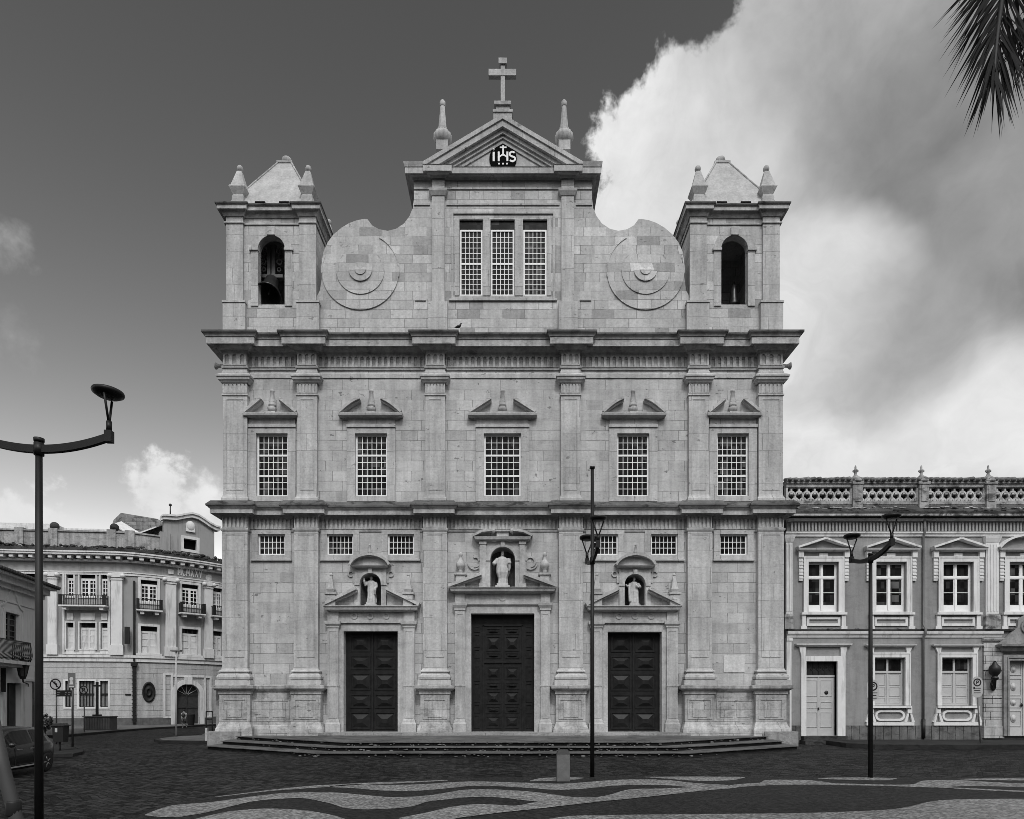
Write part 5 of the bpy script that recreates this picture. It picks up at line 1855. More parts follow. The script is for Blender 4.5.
# wall lantern on the pier
wl = thing('wall_lantern', 'black globe wall lantern on the white rusticated pier of the townhouse', 'lantern', (rx(994), YR - 0.12, rz(680)))
q = MB()
X, Y = rx(995.5, 33.4), 33.45
q.lathe([(0.02, rz(662.4)), (0.05, rz(662)), (0.10, rz(663.2)), (0.12, rz(664.5)), (0.24, rz(667)), (0.27, rz(670)), (0.24, rz(673.5)), (0.14, rz(675.8)), (0.12, rz(677.2)), (0.18, rz(677.8)), (0.17, rz(679)), (0.08, rz(680.5)), (0.05, rz(688))][::-1], X, Y, 0, 14)
q.build('lamp_globe', M['iron'], wl)
q = MB()
q.tube([(X, Y, rz(687)), (X - 0.12, Y + 0.1, rz(684)), (rx(991.5), YR - 0.14, rz(684))], 0.03, 8)
q.lathe([(0.05, -0.36), (0.12, -0.26), (0.15, 0.0), (0.11, 0.16), (0.06, 0.22)], rx(990.2), YR - 0.22, rz(684), 8, sy=0.5)
q.build('wall_bracket', M['iron'], wl)

# =================================================================== CURVED BUILDING far on the left
ctrl = [(-60.0, 52.2), (-51.5, 53.2), (-43.0, 54.0), (-38.0, 54.5), (-33.8, 54.9), (-32.0, 55.5), (-29.6, 57.3), (-27.4, 59.7), (-25.9, 62.6), (-25.0, 66.5), (-24.6, 71.0)]


def catmull(P, n=10):
    o = []
    for i in range(len(P) - 1):
        p0, p1, p2, p3 = P[max(i - 1, 0)], P[i], P[i + 1], P[min(i + 2, len(P) - 1)]
        for k in range(n):
            t = k / n
            o.append(tuple(0.5 * (2 * b + (c - a) * t + (2 * a - 5 * b + 4 * c - d) * t * t + (-a + 3 * b - 3 * c + d) * t ** 3) for a, b, c, d in zip(p0, p1, p2, p3)))
    o.append(P[-1])
    return o


CP = catmull(ctrl, 12)
CS = [0.0]
for a, b in zip(CP, CP[1:]):
    CS.append(CS[-1] + math.hypot(b[0] - a[0], b[1] - a[1]))


def at_s(s):
    i = 0
    while i < len(CS) - 2 and CS[i + 1] < s:
        i += 1
    t = (s - CS[i]) / (CS[i + 1] - CS[i])
    a, b = CP[i], CP[i + 1]
    dx, dy = b[0] - a[0], b[1] - a[1]
    L = math.hypot(dx, dy)
    return (a[0] + dx * t, a[1] + dy * t, dy / L, -dx / L)


def wf(s, out, z):
    """facade coordinates: s along the wall, out towards the street (given negative), z"""
    X, Y, nx, ny = at_s(s)
    return (X - nx * out, Y - ny * out, z)


UT = [(HX + F * p[0] / p[1]) for p in CP]


def su(u):
    for i in range(len(UT) - 1):
        if UT[i] <= u <= UT[i + 1]:
            return CS[i] + (CS[i + 1] - CS[i]) * (u - UT[i]) / (UT[i + 1] - UT[i])
    return CS[-1] if u > UT[-1] else CS[0]


YREF = 54.75


def lz(v):
    return pz(v, YREF)


M['left_wall'] = plain('pale_grey_stucco', 0.29, rough=0.85, var=0.10, scale=0.7, streak=0.2)
M['left_trim'] = plain('white_stucco_old', 0.60, rough=0.8, var=0.10, scale=1.5, streak=0.30)
M['left_rust'] = stone('channelled_stucco', 0.42, var=0.03, bw=40.0, bh=0.46, stain=0.15, streak=0.2, mortar=0.55)
M['left_base'] = plain('grey_base_stone', 0.10, rough=0.8, var=0.3, streak=0.3)
lb = thing('curved_building', 'pale three-storey building with pilasters and a curved corner attic, left of the church', 'building', (-33.8, 54.9, 0))
S0, S1 = 2.0, CS[-1] - 0.5


def seg(a, b):
    return max(1, int(abs(b - a) / 0.7))


class LB(MB):
    def bx(self, s0, s1, y0, y1, z0, z1):
        s0, s1 = sorted((s0, s1)); y0, y1 = sorted((y0, y1)); z0, z1 = sorted((z0, z1))
        self.sbox(s0, s1, y0, y1, z0, z1, seg(s0, s1))

    def fr(self, s0, s1, z0, z1, w, y0, y1):
        self.bx(s0, s1, y0, y1, z1 - w, z1)
        self.bx(s0, s1, y0, y1, z0, z0 + w)
        self.bx(s0, s0 + w, y0, y1, z0 + w, z1 - w)
        self.bx(s1 - w, s1, y0, y1, z0 + w, z1 - w)

    def done(self, name, m, parent=lb):
        self.warp(wf)
        return self.build(name, m, parent)


# wall with real openings, each bay gridded finely enough to bend
bays = [(140.8, 157.2), (181.8, 198.2), (212.8, 222)]
l_holes = []
tri = [(66.5, 74.0), (80.0, 96.0), (101.0, 108.0)]
for a, b in tri:
    l_holes += [(su(a), su(b), lz(597), lz(574.5)), (su(a), su(b), lz(649), lz(623))]
for (a, b) in bays:
    l_holes += [(su(a), su(b), lz(600), lz(578)), (su(a), su(b), lz(652), lz(625))]
tri2 = [(8.0, 16.0), (21.0, 38.0)]
for a, b in tri2:
    l_holes += [(su(a), su(b), lz(597), lz(574.5))]
grd = [(65.5, 71.5), (79.3, 95.0), (100.3, 108.3)]
for a, b in grd:
    l_holes.append((su(a), su(b), lz(707), lz(681)))
A_S = (su(175.5), su(199.5))
l_holes.append((A_S[0], A_S[1], 0.15, lz(683)))


def grid_wall(z0, z1, mat_, name, extra=()):
    q = LB()
    hs_ = [h for h in l_holes if h[3] > z0 and h[2] < z1] + list(extra)
    xs = {S0, S1}
    k = S0
    while k < S1:
        xs.add(k); k += 0.8
    xs |= {h[0] for h in hs_} | {h[1] for h in hs_}
    fake = [(x, x, z0, z0) for x in xs]
    q.wall(S0, S1, z0, z1, 0, 0.5, list(hs_) + fake)
    return q.done(name, mat_)


ZS1 = lz(661)
grid_wall(0, ZS1, M['left_rust'], 'ground_floor_wall')
grid_wall(ZS1, lz(553), M['left_wall'], 'wall')
q = LB()
q.bx(S0, A_S[0], -0.08, 0, 0, lz(718))
q.done('base_course', M['left_base'])
q = LB()
q.bx(A_S[1], S1, -0.08, 0, 0, lz(718))
q.done('base_course', M['left_base'])
q = LB()
q.bx(S0, S1, -0.22, 0, lz(657.5), lz(655.0))
q.bx(S0, S1, -0.12, 0, lz(661.5), lz(657.5))
q.done('string_course', M['left_trim'])
q = LB()
q.bx(S0, S1, -0.10, 0, lz(575), lz(572.6))
q.bx(S0, S1, -0.16, 0, lz(572.6), lz(571.6))
q.done('architrave', M['left_trim'])
q = LB()
q.bx(S0, S1, -0.30, 0, lz(562), lz(560.0))
q.bx(S0, S1, -0.85, 0, lz(556.6), lz(554.6))
q.bx(S0, S1, -0.92, -0.0, lz(554.6), lz(553.2))
k = S0 + 0.3
while k < S1 - 0.5:
    q.bx(k, k + 0.32, -0.72, -0.02, lz(559.9), lz(556.7))
    k += 0.76
q.done('cornice', M['left_trim'])
q = LB()
q.bx(S0, S1, -0.86, 0.2, lz(553.1), lz(550))
random.seed(3)
for i in range(1500):
    a = random.uniform(S0 + .2, S1 - .2)
    k = noise.noise((a * 0.8, 3.3, 0)) * 0.5 + 0.5
    q.ball((a, -random.uniform(0, 0.85), lz(550) + random.uniform(-0.1, 0.5) * k), random.uniform(0.03, 0.13), 5, 3, sx=random.uniform(0.6, 2.4), sz=random.uniform(.5, 1.4))
q.done('overgrown_ledge', M['moss'])
q = LB()
q.bx(S0, su(160), -0.05, 0.4, lz(551), lz(532.5))
q.bx(S0, su(160), -0.15, 0.5, lz(532.5), lz(531))
for u in (20, 54, 112, 130):
    q.bx(su(u) - 0.35, su(u) + 0.35, -0.18, 0.45, lz(551), lz(529.5))
q.done('parapet', stone('parapet_stucco', 0.36, blocks=False, stain=0.3, streak=0.35, dark=0.4))
q = LB()
for u in (54, 114):
    q.ball((su(u), 0.1, lz(527)), 0.36, 12, 8)
q.done('parapet_ball', M['moss'])
# low sheet roofs behind the parapet
q = LB()
q.bx(S0, su(50), 0.8, 5.5, lz(534), lz(522.5))
q.bx(su(58), su(112), 0.8, 5.5, lz(534), lz(526.5))
q.done('roof', plain('pale_sheet_roof', 0.6, rough=0.6, var=0.2, streak=0.3))
# ruined masonry and broken roof beside the attic
rm_ = MB()
yR = 57.4
def LX(u): return px(u, yR)
def LZ(v): return pz(v, yR)
rm_.prism([(LX(111), LZ(528)), (LX(113.5), LZ(520)), (LX(121), LZ(512.8)), (LX(157), LZ(518.8)), (LX(164), LZ(524)), (LX(164), LZ(552)), (LX(111), LZ(552))], yR, yR + 0.6)
rm_.prism([(LX(134), LZ(529)), (LX(142), LZ(530)), (LX(142), LZ(519)), (LX(134), LZ(518))], yR - 0.06, yR)
rm_.build('ruined_wall', stone('ruined_masonry', 0.22, var=0.3, bw=0.7, bh=0.35, stain=0.4, streak=0.3, dark=0.6), lb)
rm_ = MB()
for (u0, v0, u1, v1) in ((121.5, 527.5, 139.5, 538.5), (139.5, 538.5, 163, 530)):
    x0, x1 = LX(u0), LX(u1)
    z0, z1 = LZ(v0), LZ(v1)
    rm_.add([(x0, yR - 1.2, z0), (x1, yR - 1.2, z1), (x1, yR - 0.02, z1 + 0.55), (x0, yR - 0.02, z0 + 0.55), (x0, yR - 1.2, z0 - 0.12), (x1, yR - 1.2, z1 - 0.12), (x1, yR - 0.02, z1 + 0.43), (x0, yR - 0.02, z0 + 0.43)],
            [(0, 1, 2, 3), (7, 6, 5, 4), (0, 4, 5, 1), (1, 5, 6, 2), (2, 6, 7, 3), (3, 7, 4, 0)])
rm_.build('broken_roof', plain('broken_sheet', 0.6, var=0.15), lb)
# curved attic pediment
q = LB()
s0, s1 = su(163.5), su(214.0)
top = [(160, 517.6), (163, 516.2), (168, 516.6), (176, 517.2), (184, 515.5), (191, 514.5), (197, 516.2), (203, 520), (209, 524.5), (215, 527.5), (219, 528.2)]
def ztop(s):
    for (a, za), (b, zb_) in zip(top, top[1:]):
        sa, sb = su(a), su(b)
        if sa <= s <= sb:
            u_px = a + (b - a) * (s - sa) / (sb - sa)
            v = za + (zb_ - za) * (s - sa) / (sb - sa)
            return pz(v, at_s(s)[1] - 0.1)
    return pz(top[0][1] if s < su(top[0][0]) else top[-1][1], at_s(s)[1])
wh = (su(183.5), su(196.2), pz(549, 57.6), pz(538.6, 57.6))
N_ = 30
for i in range(N_):
    a, b = s0 + (s1 - s0) * i / N_, s0 + (s1 - s0) * (i + 1) / N_
    m_ = (a + b) / 2
    parts = [(lz(552), None)] if not (wh[0] < m_ < wh[1]) else [(lz(552), wh[2]), (wh[3], None)]
    for zlo, zhi in parts:
        za_, zb2 = (ztop(a), ztop(b)) if zhi is None else (zhi, zhi)
        q.add([(a, -0.05, zlo), (b, -0.05, zlo), (b, -0.05, zb2), (a, -0.05, za_), (a, 0.5, zlo), (b, 0.5, zlo), (b, 0.5, zb2), (a, 0.5, za_)],
              [(0, 1, 2, 3), (7, 6, 5, 4), (3, 2, 6, 7), (0, 4, 5, 1), (0, 3, 7, 4), (1, 5, 6, 2)])
q.bx(s0 - 0.3, s0 + 0.5, -0.2, 0.6, lz(552), lz(527))
q.done('attic', M['left_wall'])
q = LB()
sA, sB = su(160.5), su(218.5)
for i in range(N_):
    a, b = sA + (sB - sA) * i / N_, sA + (sB - sA) * (i + 1) / N_
    for (o_, d0_, d1_) in ((-0.42, 0.0, 0.16), (-0.30, -0.28, 0.0)):
        za_, zb2 = ztop(a), ztop(b)
        q.add([(a, o_, za_ + d0_), (b, o_, zb2 + d0_), (b, o_, zb2 + d1_), (a, o_, za_ + d1_), (a, 0.4, za_ + d0_), (b, 0.4, zb2 + d0_), (b, 0.4, zb2 + d1_), (a, 0.4, za_ + d1_)],
              [(0, 1, 2, 3), (7, 6, 5, 4), (3, 2, 6, 7), (0, 4, 5, 1)] + ([(0, 3, 7, 4)] if i == 0 else []) + ([(1, 5, 6, 2)] if i == N_ - 1 else []))
q.done('attic_moulding', M['left_trim'])
q = LB()
q.fr(wh[0] - 0.25, wh[1] + 0.25, wh[2] - 0.25, wh[3] + 0.25, 0.25, -0.12, -0.05)
q.done('attic_window_frame', M['left_trim'])
q = LB()
q.ball((su(190), -0.1, pz(524.5, 57.3)), 0.42, 10, 8, sy=0.5, sz=1.1)
q.bx(su(190) - 0.38, su(190) + 0.38, -0.2, 0, pz(530.5, 57.3), pz(525, 57.3))
q.done('attic_shell', M['left_trim'])
q = LB()
q.bx(wh[0] - 0.1, wh[1] + 0.1, 0.3, 0.45, wh[2] - 0.1, wh[3] + 0.1)
q.done('attic_window', M['black'])
q = MB()
q.tube([(px(170.3, 57), 57, pz(517, 57)), (px(170.3, 57), 57, pz(505, 57))], [0.06, 0.04], 6)
q.ball((px(170.3, 57), 57, pz(505, 57)), 0.13, 8, 6)
q.build('flagpole', M['iron'], lb)
# giant pilasters
for a, b in ((-4, 5), (49.5, 58.5), (112.5, 123.5), (165.0, 175.5), (203.8, 211.2)):
    q = LB()
    s0_, s1_ = su(a), su(b)
    if s1_ - s0_ < 0.2:
        continue
    q.bx(s0_, s1_, -0.28, 0, lz(645), lz(580))
    q.bx(s0_ - 0.08, s1_ + 0.08, -0.36, 0, lz(655), lz(645))
    q.bx(s0_ - 0.05, s1_ + 0.05, -0.34, 0, lz(580), lz(577.5))
    q.bx(s0_ - 0.14, s1_ + 0.14, -0.42, 0, lz(577.5), lz(573.5))
    for e_ in (s0_ - 0.08, s1_ + 0.08):
        q.ball((e_, -0.36, lz(576)), 0.20, 8, 6)
    q.done('pilaster', M['left_trim'])


def lwin(a, b, v0, v1, leaves, shut, frame_w=0.16, top_dark=True):
    """a window of the curved building: stucco frame, casements, panes"""
    s0_, s1_, z0, z1 = su(a), su(b), lz(v1), lz(v0)
    q = LB()
    q.fr(s0_ - frame_w, s1_ + frame_w, z0 - frame_w, z1 + frame_w, frame_w, -0.09, 0)
    wd = q.done('window', M['left_trim'])
    q = LB()
    zt_ = z1 - (z1 - z0) * 0.20
    q.bx(s0_, s1_, 0.15, 0.25, zt_ - 0.05, zt_ + 0.05)
    for i in range(leaves):
        p, r_ = s0_ + (s1_ - s0_) * i / leaves, s0_ + (s1_ - s0_) * (i + 1) / leaves
        q.fr(p, r_, z0, zt_ - 0.05, 0.09, 0.16, 0.24)
        if shut:
            q.bx(p + 0.09, r_ - 0.09, 0.20, 0.24, z0 + 0.09, zt_ - 0.14)
            for k in range(1, 3):
                zq_ = z0 + (zt_ - z0) * k / 3
                q.bx(p + 0.09, r_ - 0.09, 0.17, 0.2, zq_ - 0.05, zq_ + 0.05)
        else:
            m_ = (p + r_) / 2
            q.bx(m_ - 0.03, m_ + 0.03, 0.18, 0.22, z0 + 0.09, zt_ - 0.14)
            for k in range(1, 4):
                zq_ = z0 + (zt_ - z0) * k / 4
                q.bx(p + 0.09, r_ - 0.09, 0.183, 0.217, zq_ - 0.03, zq_ + 0.03)
    q.warp(wf).build('casement', M['white_paint'] if not shut else M['left_trim'], wd)
    q = LB()
    q.bx(s0_ - 0.02, s1_ + 0.02, 0.26, 0.30, z0, z1)
    q.warp(wf).build('pane', M['glass'], wd)


def balcony(a, b, v_top, v_bot):
    s0_, s1_ = su(a), su(b)
    q = LB()
    q.bx(s0_ - 0.1, s1_ + 0.1, -0.85, 0, lz(v_bot + 1.4), lz(v_bot))
    for s_ in (s0_ + 0.3, s1_ - 0.3):
        q.bx(s_ - 0.14, s_ + 0.14, -0.7, 0, lz(v_bot + 4.4), lz(v_bot + 1.4))
    bo = q.done('balcony', M['left_trim'])
    q = LB()
    q.bx(s0_, s1_, -0.82, -0.77, lz(v_top + 0.6), lz(v_top))
    q.bx(s0_, s1_, -0.81, -0.78, lz(v_bot - 0.5), lz(v_bot - 1.0))
    n = int((s1_ - s0_) / 0.13)
    for i in range(n + 1):
        s_ = s0_ + (s1_ - s0_) * i / n
        q.bx(s_ - 0.016, s_ + 0.016, -0.812, -0.778, lz(v_bot), lz(v_top))
    for s_ in (s0_, s1_):
        q.bx(s_ - 0.10, s_ + 0.10, -0.84, -0.72, lz(v_bot), lz(v_top) + 0.03)
        for k in range(6):
            q.bx(s_ - 0.016, s_ + 0.016, -0.75 + k * 0.125, -0.72 + k * 0.125, lz(v_bot), lz(v_top))
        q.bx(s_ - 0.02, s_ + 0.02, -0.75, 0, lz(v_top + 0.6), lz(v_top))
    q.warp(wf).build('railing', M['iron'], bo)


q = LB()
q.fr(su(63.2), su(111), lz(654.5), lz(571.8), 0.16, -0.12, 0)
q.bx(su(64), su(110.4), -0.14, 0, lz(610.5), lz(607.2))
for a, b in ((67.5, 73.5), (81, 95), (101.5, 107.5)):
    q.bx(su(a), su(b), -0.07, 0, lz(620), lz(613.5))
    q.bx(su(a - 1), su(b + 1), -0.10, 0, lz(653), lz(650.6))
q.done('window_surround', M['left_trim'])
for (a, b), n in zip(tri, (1, 2, 1)):
    lwin(a, b, 574.5, 597, n, False, 0.10)
    lwin(a, b, 623, 649, n, True, 0.10)
for (a, b), n in zip(tri2, (1, 2)):
    lwin(a, b, 574.5, 597, n, False, 0.10)
balcony(65.5, 109, 596.2, 606.4)
for i, (a, b) in enumerate(bays):
    lwin(a, b, 578, 600, 2, False, 0.2)
    lwin(a, b, 625, 652, 2, True, 0.2)
    balcony(a - 2.8, b + 2.6, 598.6, 609)
    q = LB()
    q.bx(su(a) - 0.35, su(b) + 0.35, -0.18, 0, lz(654.8), lz(652.6))
    q.done('sill', M['left_trim'])
for a, b in grd:
    s0_, s1_ = su(a), su(b)
    q = LB()
    q.fr(s0_ - 0.14, s1_ + 0.14, lz(707) - 0.14, lz(681) + 0.14, 0.14, -0.06, 0)
    wd = q.done('window', M['left_trim'])
    q = LB()
    q.bx(s0_, s1_, 0.2, 0.3, lz(707), lz(681))
    q.warp(wf).build('shutter', plain('grey_shutter', 0.20, var=0.2), wd)
    q = LB()
    n = 5 if b - a > 10 else 2
    for i in range(n + 1):
        s_ = s0_ + (s1_ - s0_) * i / n
        q.bx(s_ - 0.03, s_ + 0.03, 0.08, 0.13, lz(707), lz(681))
    for k in (0.0, 0.5, 1.0):
        z_ = lz(707) + (lz(681) - lz(707)) * k
        q.bx(s0_, s1_, 0.075, 0.135, z_ - 0.05, z_ + 0.05)
    q.warp(wf).build('grille', M['iron'], wd)
# oval medallion
q = LB()
cs, cz = su(148.8), pz(692, 55.9)
q.lathe([(1.0, 0), (0.98, 0.10), (0.80, 0.12), (0.76, 0.06), (0.42, 0.05), (0.40, 0.14), (0.28, 0.14), (0.24, 0.07), (0.02, 0.1)], 0, 0, 0, 28)
q.v = [(cs + x * 0.50, -z, cz + y * 0.90) for x, y, z in q.v]
q.done('medallion', plain('dark_oval_iron', 0.010, var=0.5, scale=6))
q = LB()
q.bx(su(125.3), su(131), -0.04, 0, lz(695.3), lz(693.7))
q.done('plaque', M['iron'])
# downpipe, gutter box, projecting sign
q = LB()
s_ = su(134.3)
q.bx(s_ - 0.11, s_ + 0.11, -0.24, -0.04, 0.3, lz(662))
q.bx(s_ - 0.22, s_ + 0.22, -0.36, -0.02, lz(666), lz(661.6))
q.bx(s_ - 0.07, s_ + 0.07, -0.2, -0.04, lz(661), lz(580))
for k in range(14):
    q.bx(s_ - 0.16, s_ + 0.16, -0.26, -0.02, lz(720 - k * 4), lz(719.3 - k * 4))
q.done('downpipe', M['iron'])
q = LB()
q.bx(su(126.8), su(130.6), -0.6, -0.3, lz(644), lz(627))
q.done('projecting_panel', M['iron'])
# arched entrance
q = LB()
sm_ = (A_S[0] + A_S[1]) / 2
ra = (A_S[1] - A_S[0]) / 2
za = lz(683)
for k in range(16):
    t0, t1 = math.pi * k / 16, math.pi * (k + 1) / 16
    P0 = [(sm_ + r_ * math.cos(t), za - ra + r_ * math.sin(t)) for r_, t in ((ra, t0), (ra + 0.38, t0), (ra + 0.38, t1), (ra, t1))]
    q.prism(P0, -0.16, 0.0)
q.bx(A_S[0] - 0.38, A_S[0], -0.16, 0, 0.1, za - ra)
q.bx(A_S[1], A_S[1] + 0.38, -0.16, 0, 0.1, za - ra)
q.bx(sm_ - 0.3, sm_ + 0.3, -0.3, 0, za - 0.05, za + 0.62)
q.fr(su(163.2), su(172.6), 0.7, lz(672.5), 0.16, -0.12, 0)
q.fr(su(203.8), su(211), 0.7, lz(674.5), 0.16, -0.12, 0)
q.bx(su(173), su(203.5), -0.1, 0, za + 0.6, za + 0.8)
ae = q.done('arched_entrance', M['left_trim'])
q = LB()
q.arch_fill(sm_, ra, za - ra, za, 0.0, 0.5)
q.done('arch_wall', M['left_rust'])
q = LB()
q.bx(A_S[0], A_S[1], 0.36, 0.42, 0.0, za)
q.bx(sm_ - 0.05, sm_ + 0.05, 0.30, 0.36, 0.0, za - ra)
for z_ in (1.6, za - ra - 0.03):
    q.bx(A_S[0], A_S[1], 0.29, 0.36, z_, z_ + 0.08)
q.warp(wf).build('door', plain('entrance_door', 0.035, var=0.4), ae)
q = LB()
for k in range(1, 6):
    t = math.pi * k / 6
    q.tube([(sm_ + 0.12 * math.cos(t), 0.3, za - ra + 0.12 * math.sin(t)), (sm_ + ra * math.cos(t), 0.3, za - ra + ra * math.sin(t))], 0.03, 6)
q.warp(wf).build('fanlight_bars', M['left_trim'], ae)


# date letters on the frieze, each a mesh of straight strokes
GL = {'M': [(0, 0, 0, 1), (0, 1, .5, .25), (.5, .25, 1, 1), (1, 1, 1, 0)], 'C': [(.95, .85, .6, 1), (.6, 1, .25, .93), (.25, .93, .02, .6), (.02, .6, .02, .4), (.02, .4, .25, .07), (.25, .07, .6, 0), (.6, 0, .95, .15)],
      'X': [(0, 0, .9, 1), (0, 1, .9, 0)], 'V': [(0, 1, .45, 0), (.45, 0, .9, 1)]}


def letters(text, s_start, z0, h, wl_, gap, yo, th):
    q = LB()
    s_ = s_start
    for ch in text:
        for i_, (x0, y0, x1, y1) in enumerate(GL[ch]):
            ax, az, bx_, bz_ = s_ + x0 * wl_, z0 + y0 * h, s_ + x1 * wl_, z0 + y1 * h
            dx, dz = bx_ - ax, bz_ - az
            L_ = math.hypot(dx, dz)
            nx, nz = -dz / L_ * th, dx / L_ * th
            q.prism([(ax + nx, az + nz), (bx_ + nx, bz_ + nz), (bx_ - nx, bz_ - nz), (ax - nx, az - nz)], yo - 0.004 * i_, -0.0)
        s_ += wl_ + gap
    return q


sL0, sL1 = su(178.0), su(203.0)
n_l = 6
per = (sL1 - sL0) / n_l
letters('MCMXXV', sL0, pz(575.8, 57.6), 0.74, per * 0.70, per * 0.30, -0.06, 0.042).done('lettering', plain('letter_white', 0.78, var=0.03))
q = LB()
q.bx(su(168), su(173.4), -0.10, 0, pz(573.5, 56.6), pz(569, 56.6))
q.ball((su(208.8), -0.02, pz(577, 58.6)), 0.34, 10, 6, sy=0.3)
q.done('frieze_block', M['left_trim'])

# utility cabinet against the building, metal cross on it
YC = 46.0
cb = thing('utility_cabinet', 'long grey ribbed cabinet against the wall of the curved building', 'cabinet', (px(97, YC), YC, 0))
q = MB()
x0, x1 = px(83.5, YC), px(109.5, YC)
q.box(x0, x1, YC, YC + 0.9, 0.12, 1.08)
n = 16
for i in range(n):
    a = x0 + (x1 - x0) * (i + 0.2) / n
    q.box(a, a + (x1 - x0) / n * 0.5, YC - 0.03, YC, 0.2, 1.02)
q.build('cabinet_body', plain('cabinet_grey', 0.075, var=0.2), cb)
q = MB()
q.box(x0 - 0.05, x1 + 0.05, YC - 0.06, YC + 0.95, 1.08, 1.14)
q.build('cabinet_lid', plain('cabinet_lid_grey', 0.09, var=0.2), cb)
cr = thing('iron_cross', 'slim dark iron cross standing before the ground-floor windows of the curved building', 'cross', (px(97, 46.4), 46.4, 1.14))
q = MB()
X = px(97.1, 46.4)
q.box(X - 0.07, X + 0.07, 46.33, 46.47, 1.14, pz(682, 46.4))
q.build('upright', M['iron'], cr)
q = MB()
q.box(px(93.5, 46.4), px(101, 46.4), 46.34, 46.46, pz(686.6, 46.4), pz(685, 46.4))
q.build('crossbar', M['iron'], cr)
q = MB()
q.box(X - 0.22, X + 0.22, 46.2, 46.6, 1.14, 1.26)
q.build('foot', M['iron'], cr)

# =================================================================== SIDE-STREET HOUSE at the left edge
VPX = (361 - HX) / F                     # direction of its facade on the ground
dirv = Vector((VPX, 1.0)).normalized()
C1 = Vector((px(40.0, 39.2), 39.2))      # far corner of the wall
tn = Vector((dirv.y, -dirv.x))           # towards the street


def hf(s, out, z):
    """s metres from the far corner towards the camera, out towards the street as negative"""
    p = C1 - dirv * s - tn * out
    return (p.x, p.y, z)


def hs_u(u):
    """distance along the wall where its plane meets image column u"""
    k = (u - HX) / F
    # C1.x - dx*s = k*(C1.y - dy*s)
    return (C1.x - k * C1.y) / (dirv.x - k * dirv.y)


def hs_o(u, out):
    k = (u - HX) / F
    c = C1 + tn * out
    return (c.x - k * c.y) / (dirv.x - k * dirv.y)


def hz(v, u):
    return pz(v, (C1 - dirv * hs_u(u)).y)


sh = thing('side_house', 'pale two-storey house with tiled eave and iron balcony at the left edge', 'house', (C1.x, C1.y, 0))
M['side_wall'] = plain('side_house_plaster', 0.62, rough=0.85, var=0.08, scale=0.8, streak=0.15)
EZ = pz(590, 39.3)
q = MB()
wd0, wd1 = hs_u(18.5), hs_u(4.5)
dr0, dr1 = hs_u(20.0), hs_u(5.5)
zw0, zw1 = hz(642, 11), hz(613, 11)
holes_h = [(wd0, wd1, zw0, zw1), (dr0, dr1, 0.1, hz(683, 12)), (hs_u(-9), hs_u(-25), 0.1, hz(683, 12)), (hs_u(-9), hs_u(-24), zw0, zw1)]
q.wall(0, 16, 0, EZ, 0, 0.5, holes_h)
q.box(0, 0.5, 0.5, 12, 0, EZ)
q.warp(hf).build('wall', M['side_wall'], sh)
q = MB()
q.box(-0.40, 16, -0.75, 0.2, EZ - 0.02, EZ + 0.12)
q.box(-0.25, 16, -0.45, 0, EZ - 0.35, EZ - 0.02)
q.box(-0.2, 16, -0.2, 0, EZ - 0.6, EZ - 0.35)
q.warp(hf).build('eave_moulding', M['left_trim'], sh)
q = MB()
q.box(-0.05, 16, -0.05, 0, EZ - 1.3, EZ - 1.2)
q.box(-0.06, 16, -0.06, 0, 3.4, 3.55)
q.warp(hf).build('string_course', M['side_wall'], sh)
q = MB()
for i in range(62):
    s_ = -0.42 + i * 0.265
    q.tube([(s_, -0.9, EZ + 0.16), (s_, 5.0, EZ + 2.2)], 0.11, 7)
q.box(-0.5, 16, -0.8, 5.0, EZ + 0.125, EZ + 0.14)
q.warp(hf).build('tile_roof', plain('dark_tiles', 0.06, rough=0.9, var=0.5, scale=3), sh)
q = MB()
for a, b in ((wd0, wd1),):
    q.frame(a - 0.16, b + 0.16, zw0 - 0.1, zw1 + 0.16, 0.16, -0.06, 0)
    pts = []
    c = (a + b) / 2
    hw = (b - a) / 2 + 0.42
    for k in range(25):
        t = -1 + 2 * k / 24
        pts.append((c + t * hw, zw1 + 0.25 + 0.95 * math.exp(-(t * 2.4) ** 2) + 0.25 * (1 - abs(t))))
    for p, r_ in zip(pts, pts[1:]):
        q.prism([p, r_, (r_[0], r_[1] + 0.12), (p[0], p[1] + 0.12)], -0.07, 0)
    q.box(a - 0.55, a - 0.43, -0.05, 0, zw0, zw1 + 0.3)
    q.box(b + 0.43, b + 0.55, -0.05, 0, zw0, zw1 + 0.3)
wo = q.warp(hf).build('balcony_window', M['side_wall'], sh)
q = MB()
m_ = (wd0 + wd1) / 2
q.box(wd0, wd1, 0.2, 0.25, zw0, zw1)
q.warp(hf).build('pane', M['glass'], wo)
q = MB()
q.frame(wd0, wd1, zw0, zw1, 0.07, 0.13, 0.2)
q.box(m_ - 0.06, m_ + 0.06, 0.13, 0.2, zw0, zw1)
for k in range(1, 5):
    q.box(wd0, wd1, 0.15, 0.2, zw0 + (zw1 - zw0) * k / 5 - 0.025, zw0 + (zw1 - zw0) * k / 5 + 0.025)
q.warp(hf).build('casement', plain('grey_joinery', 0.12), wo)
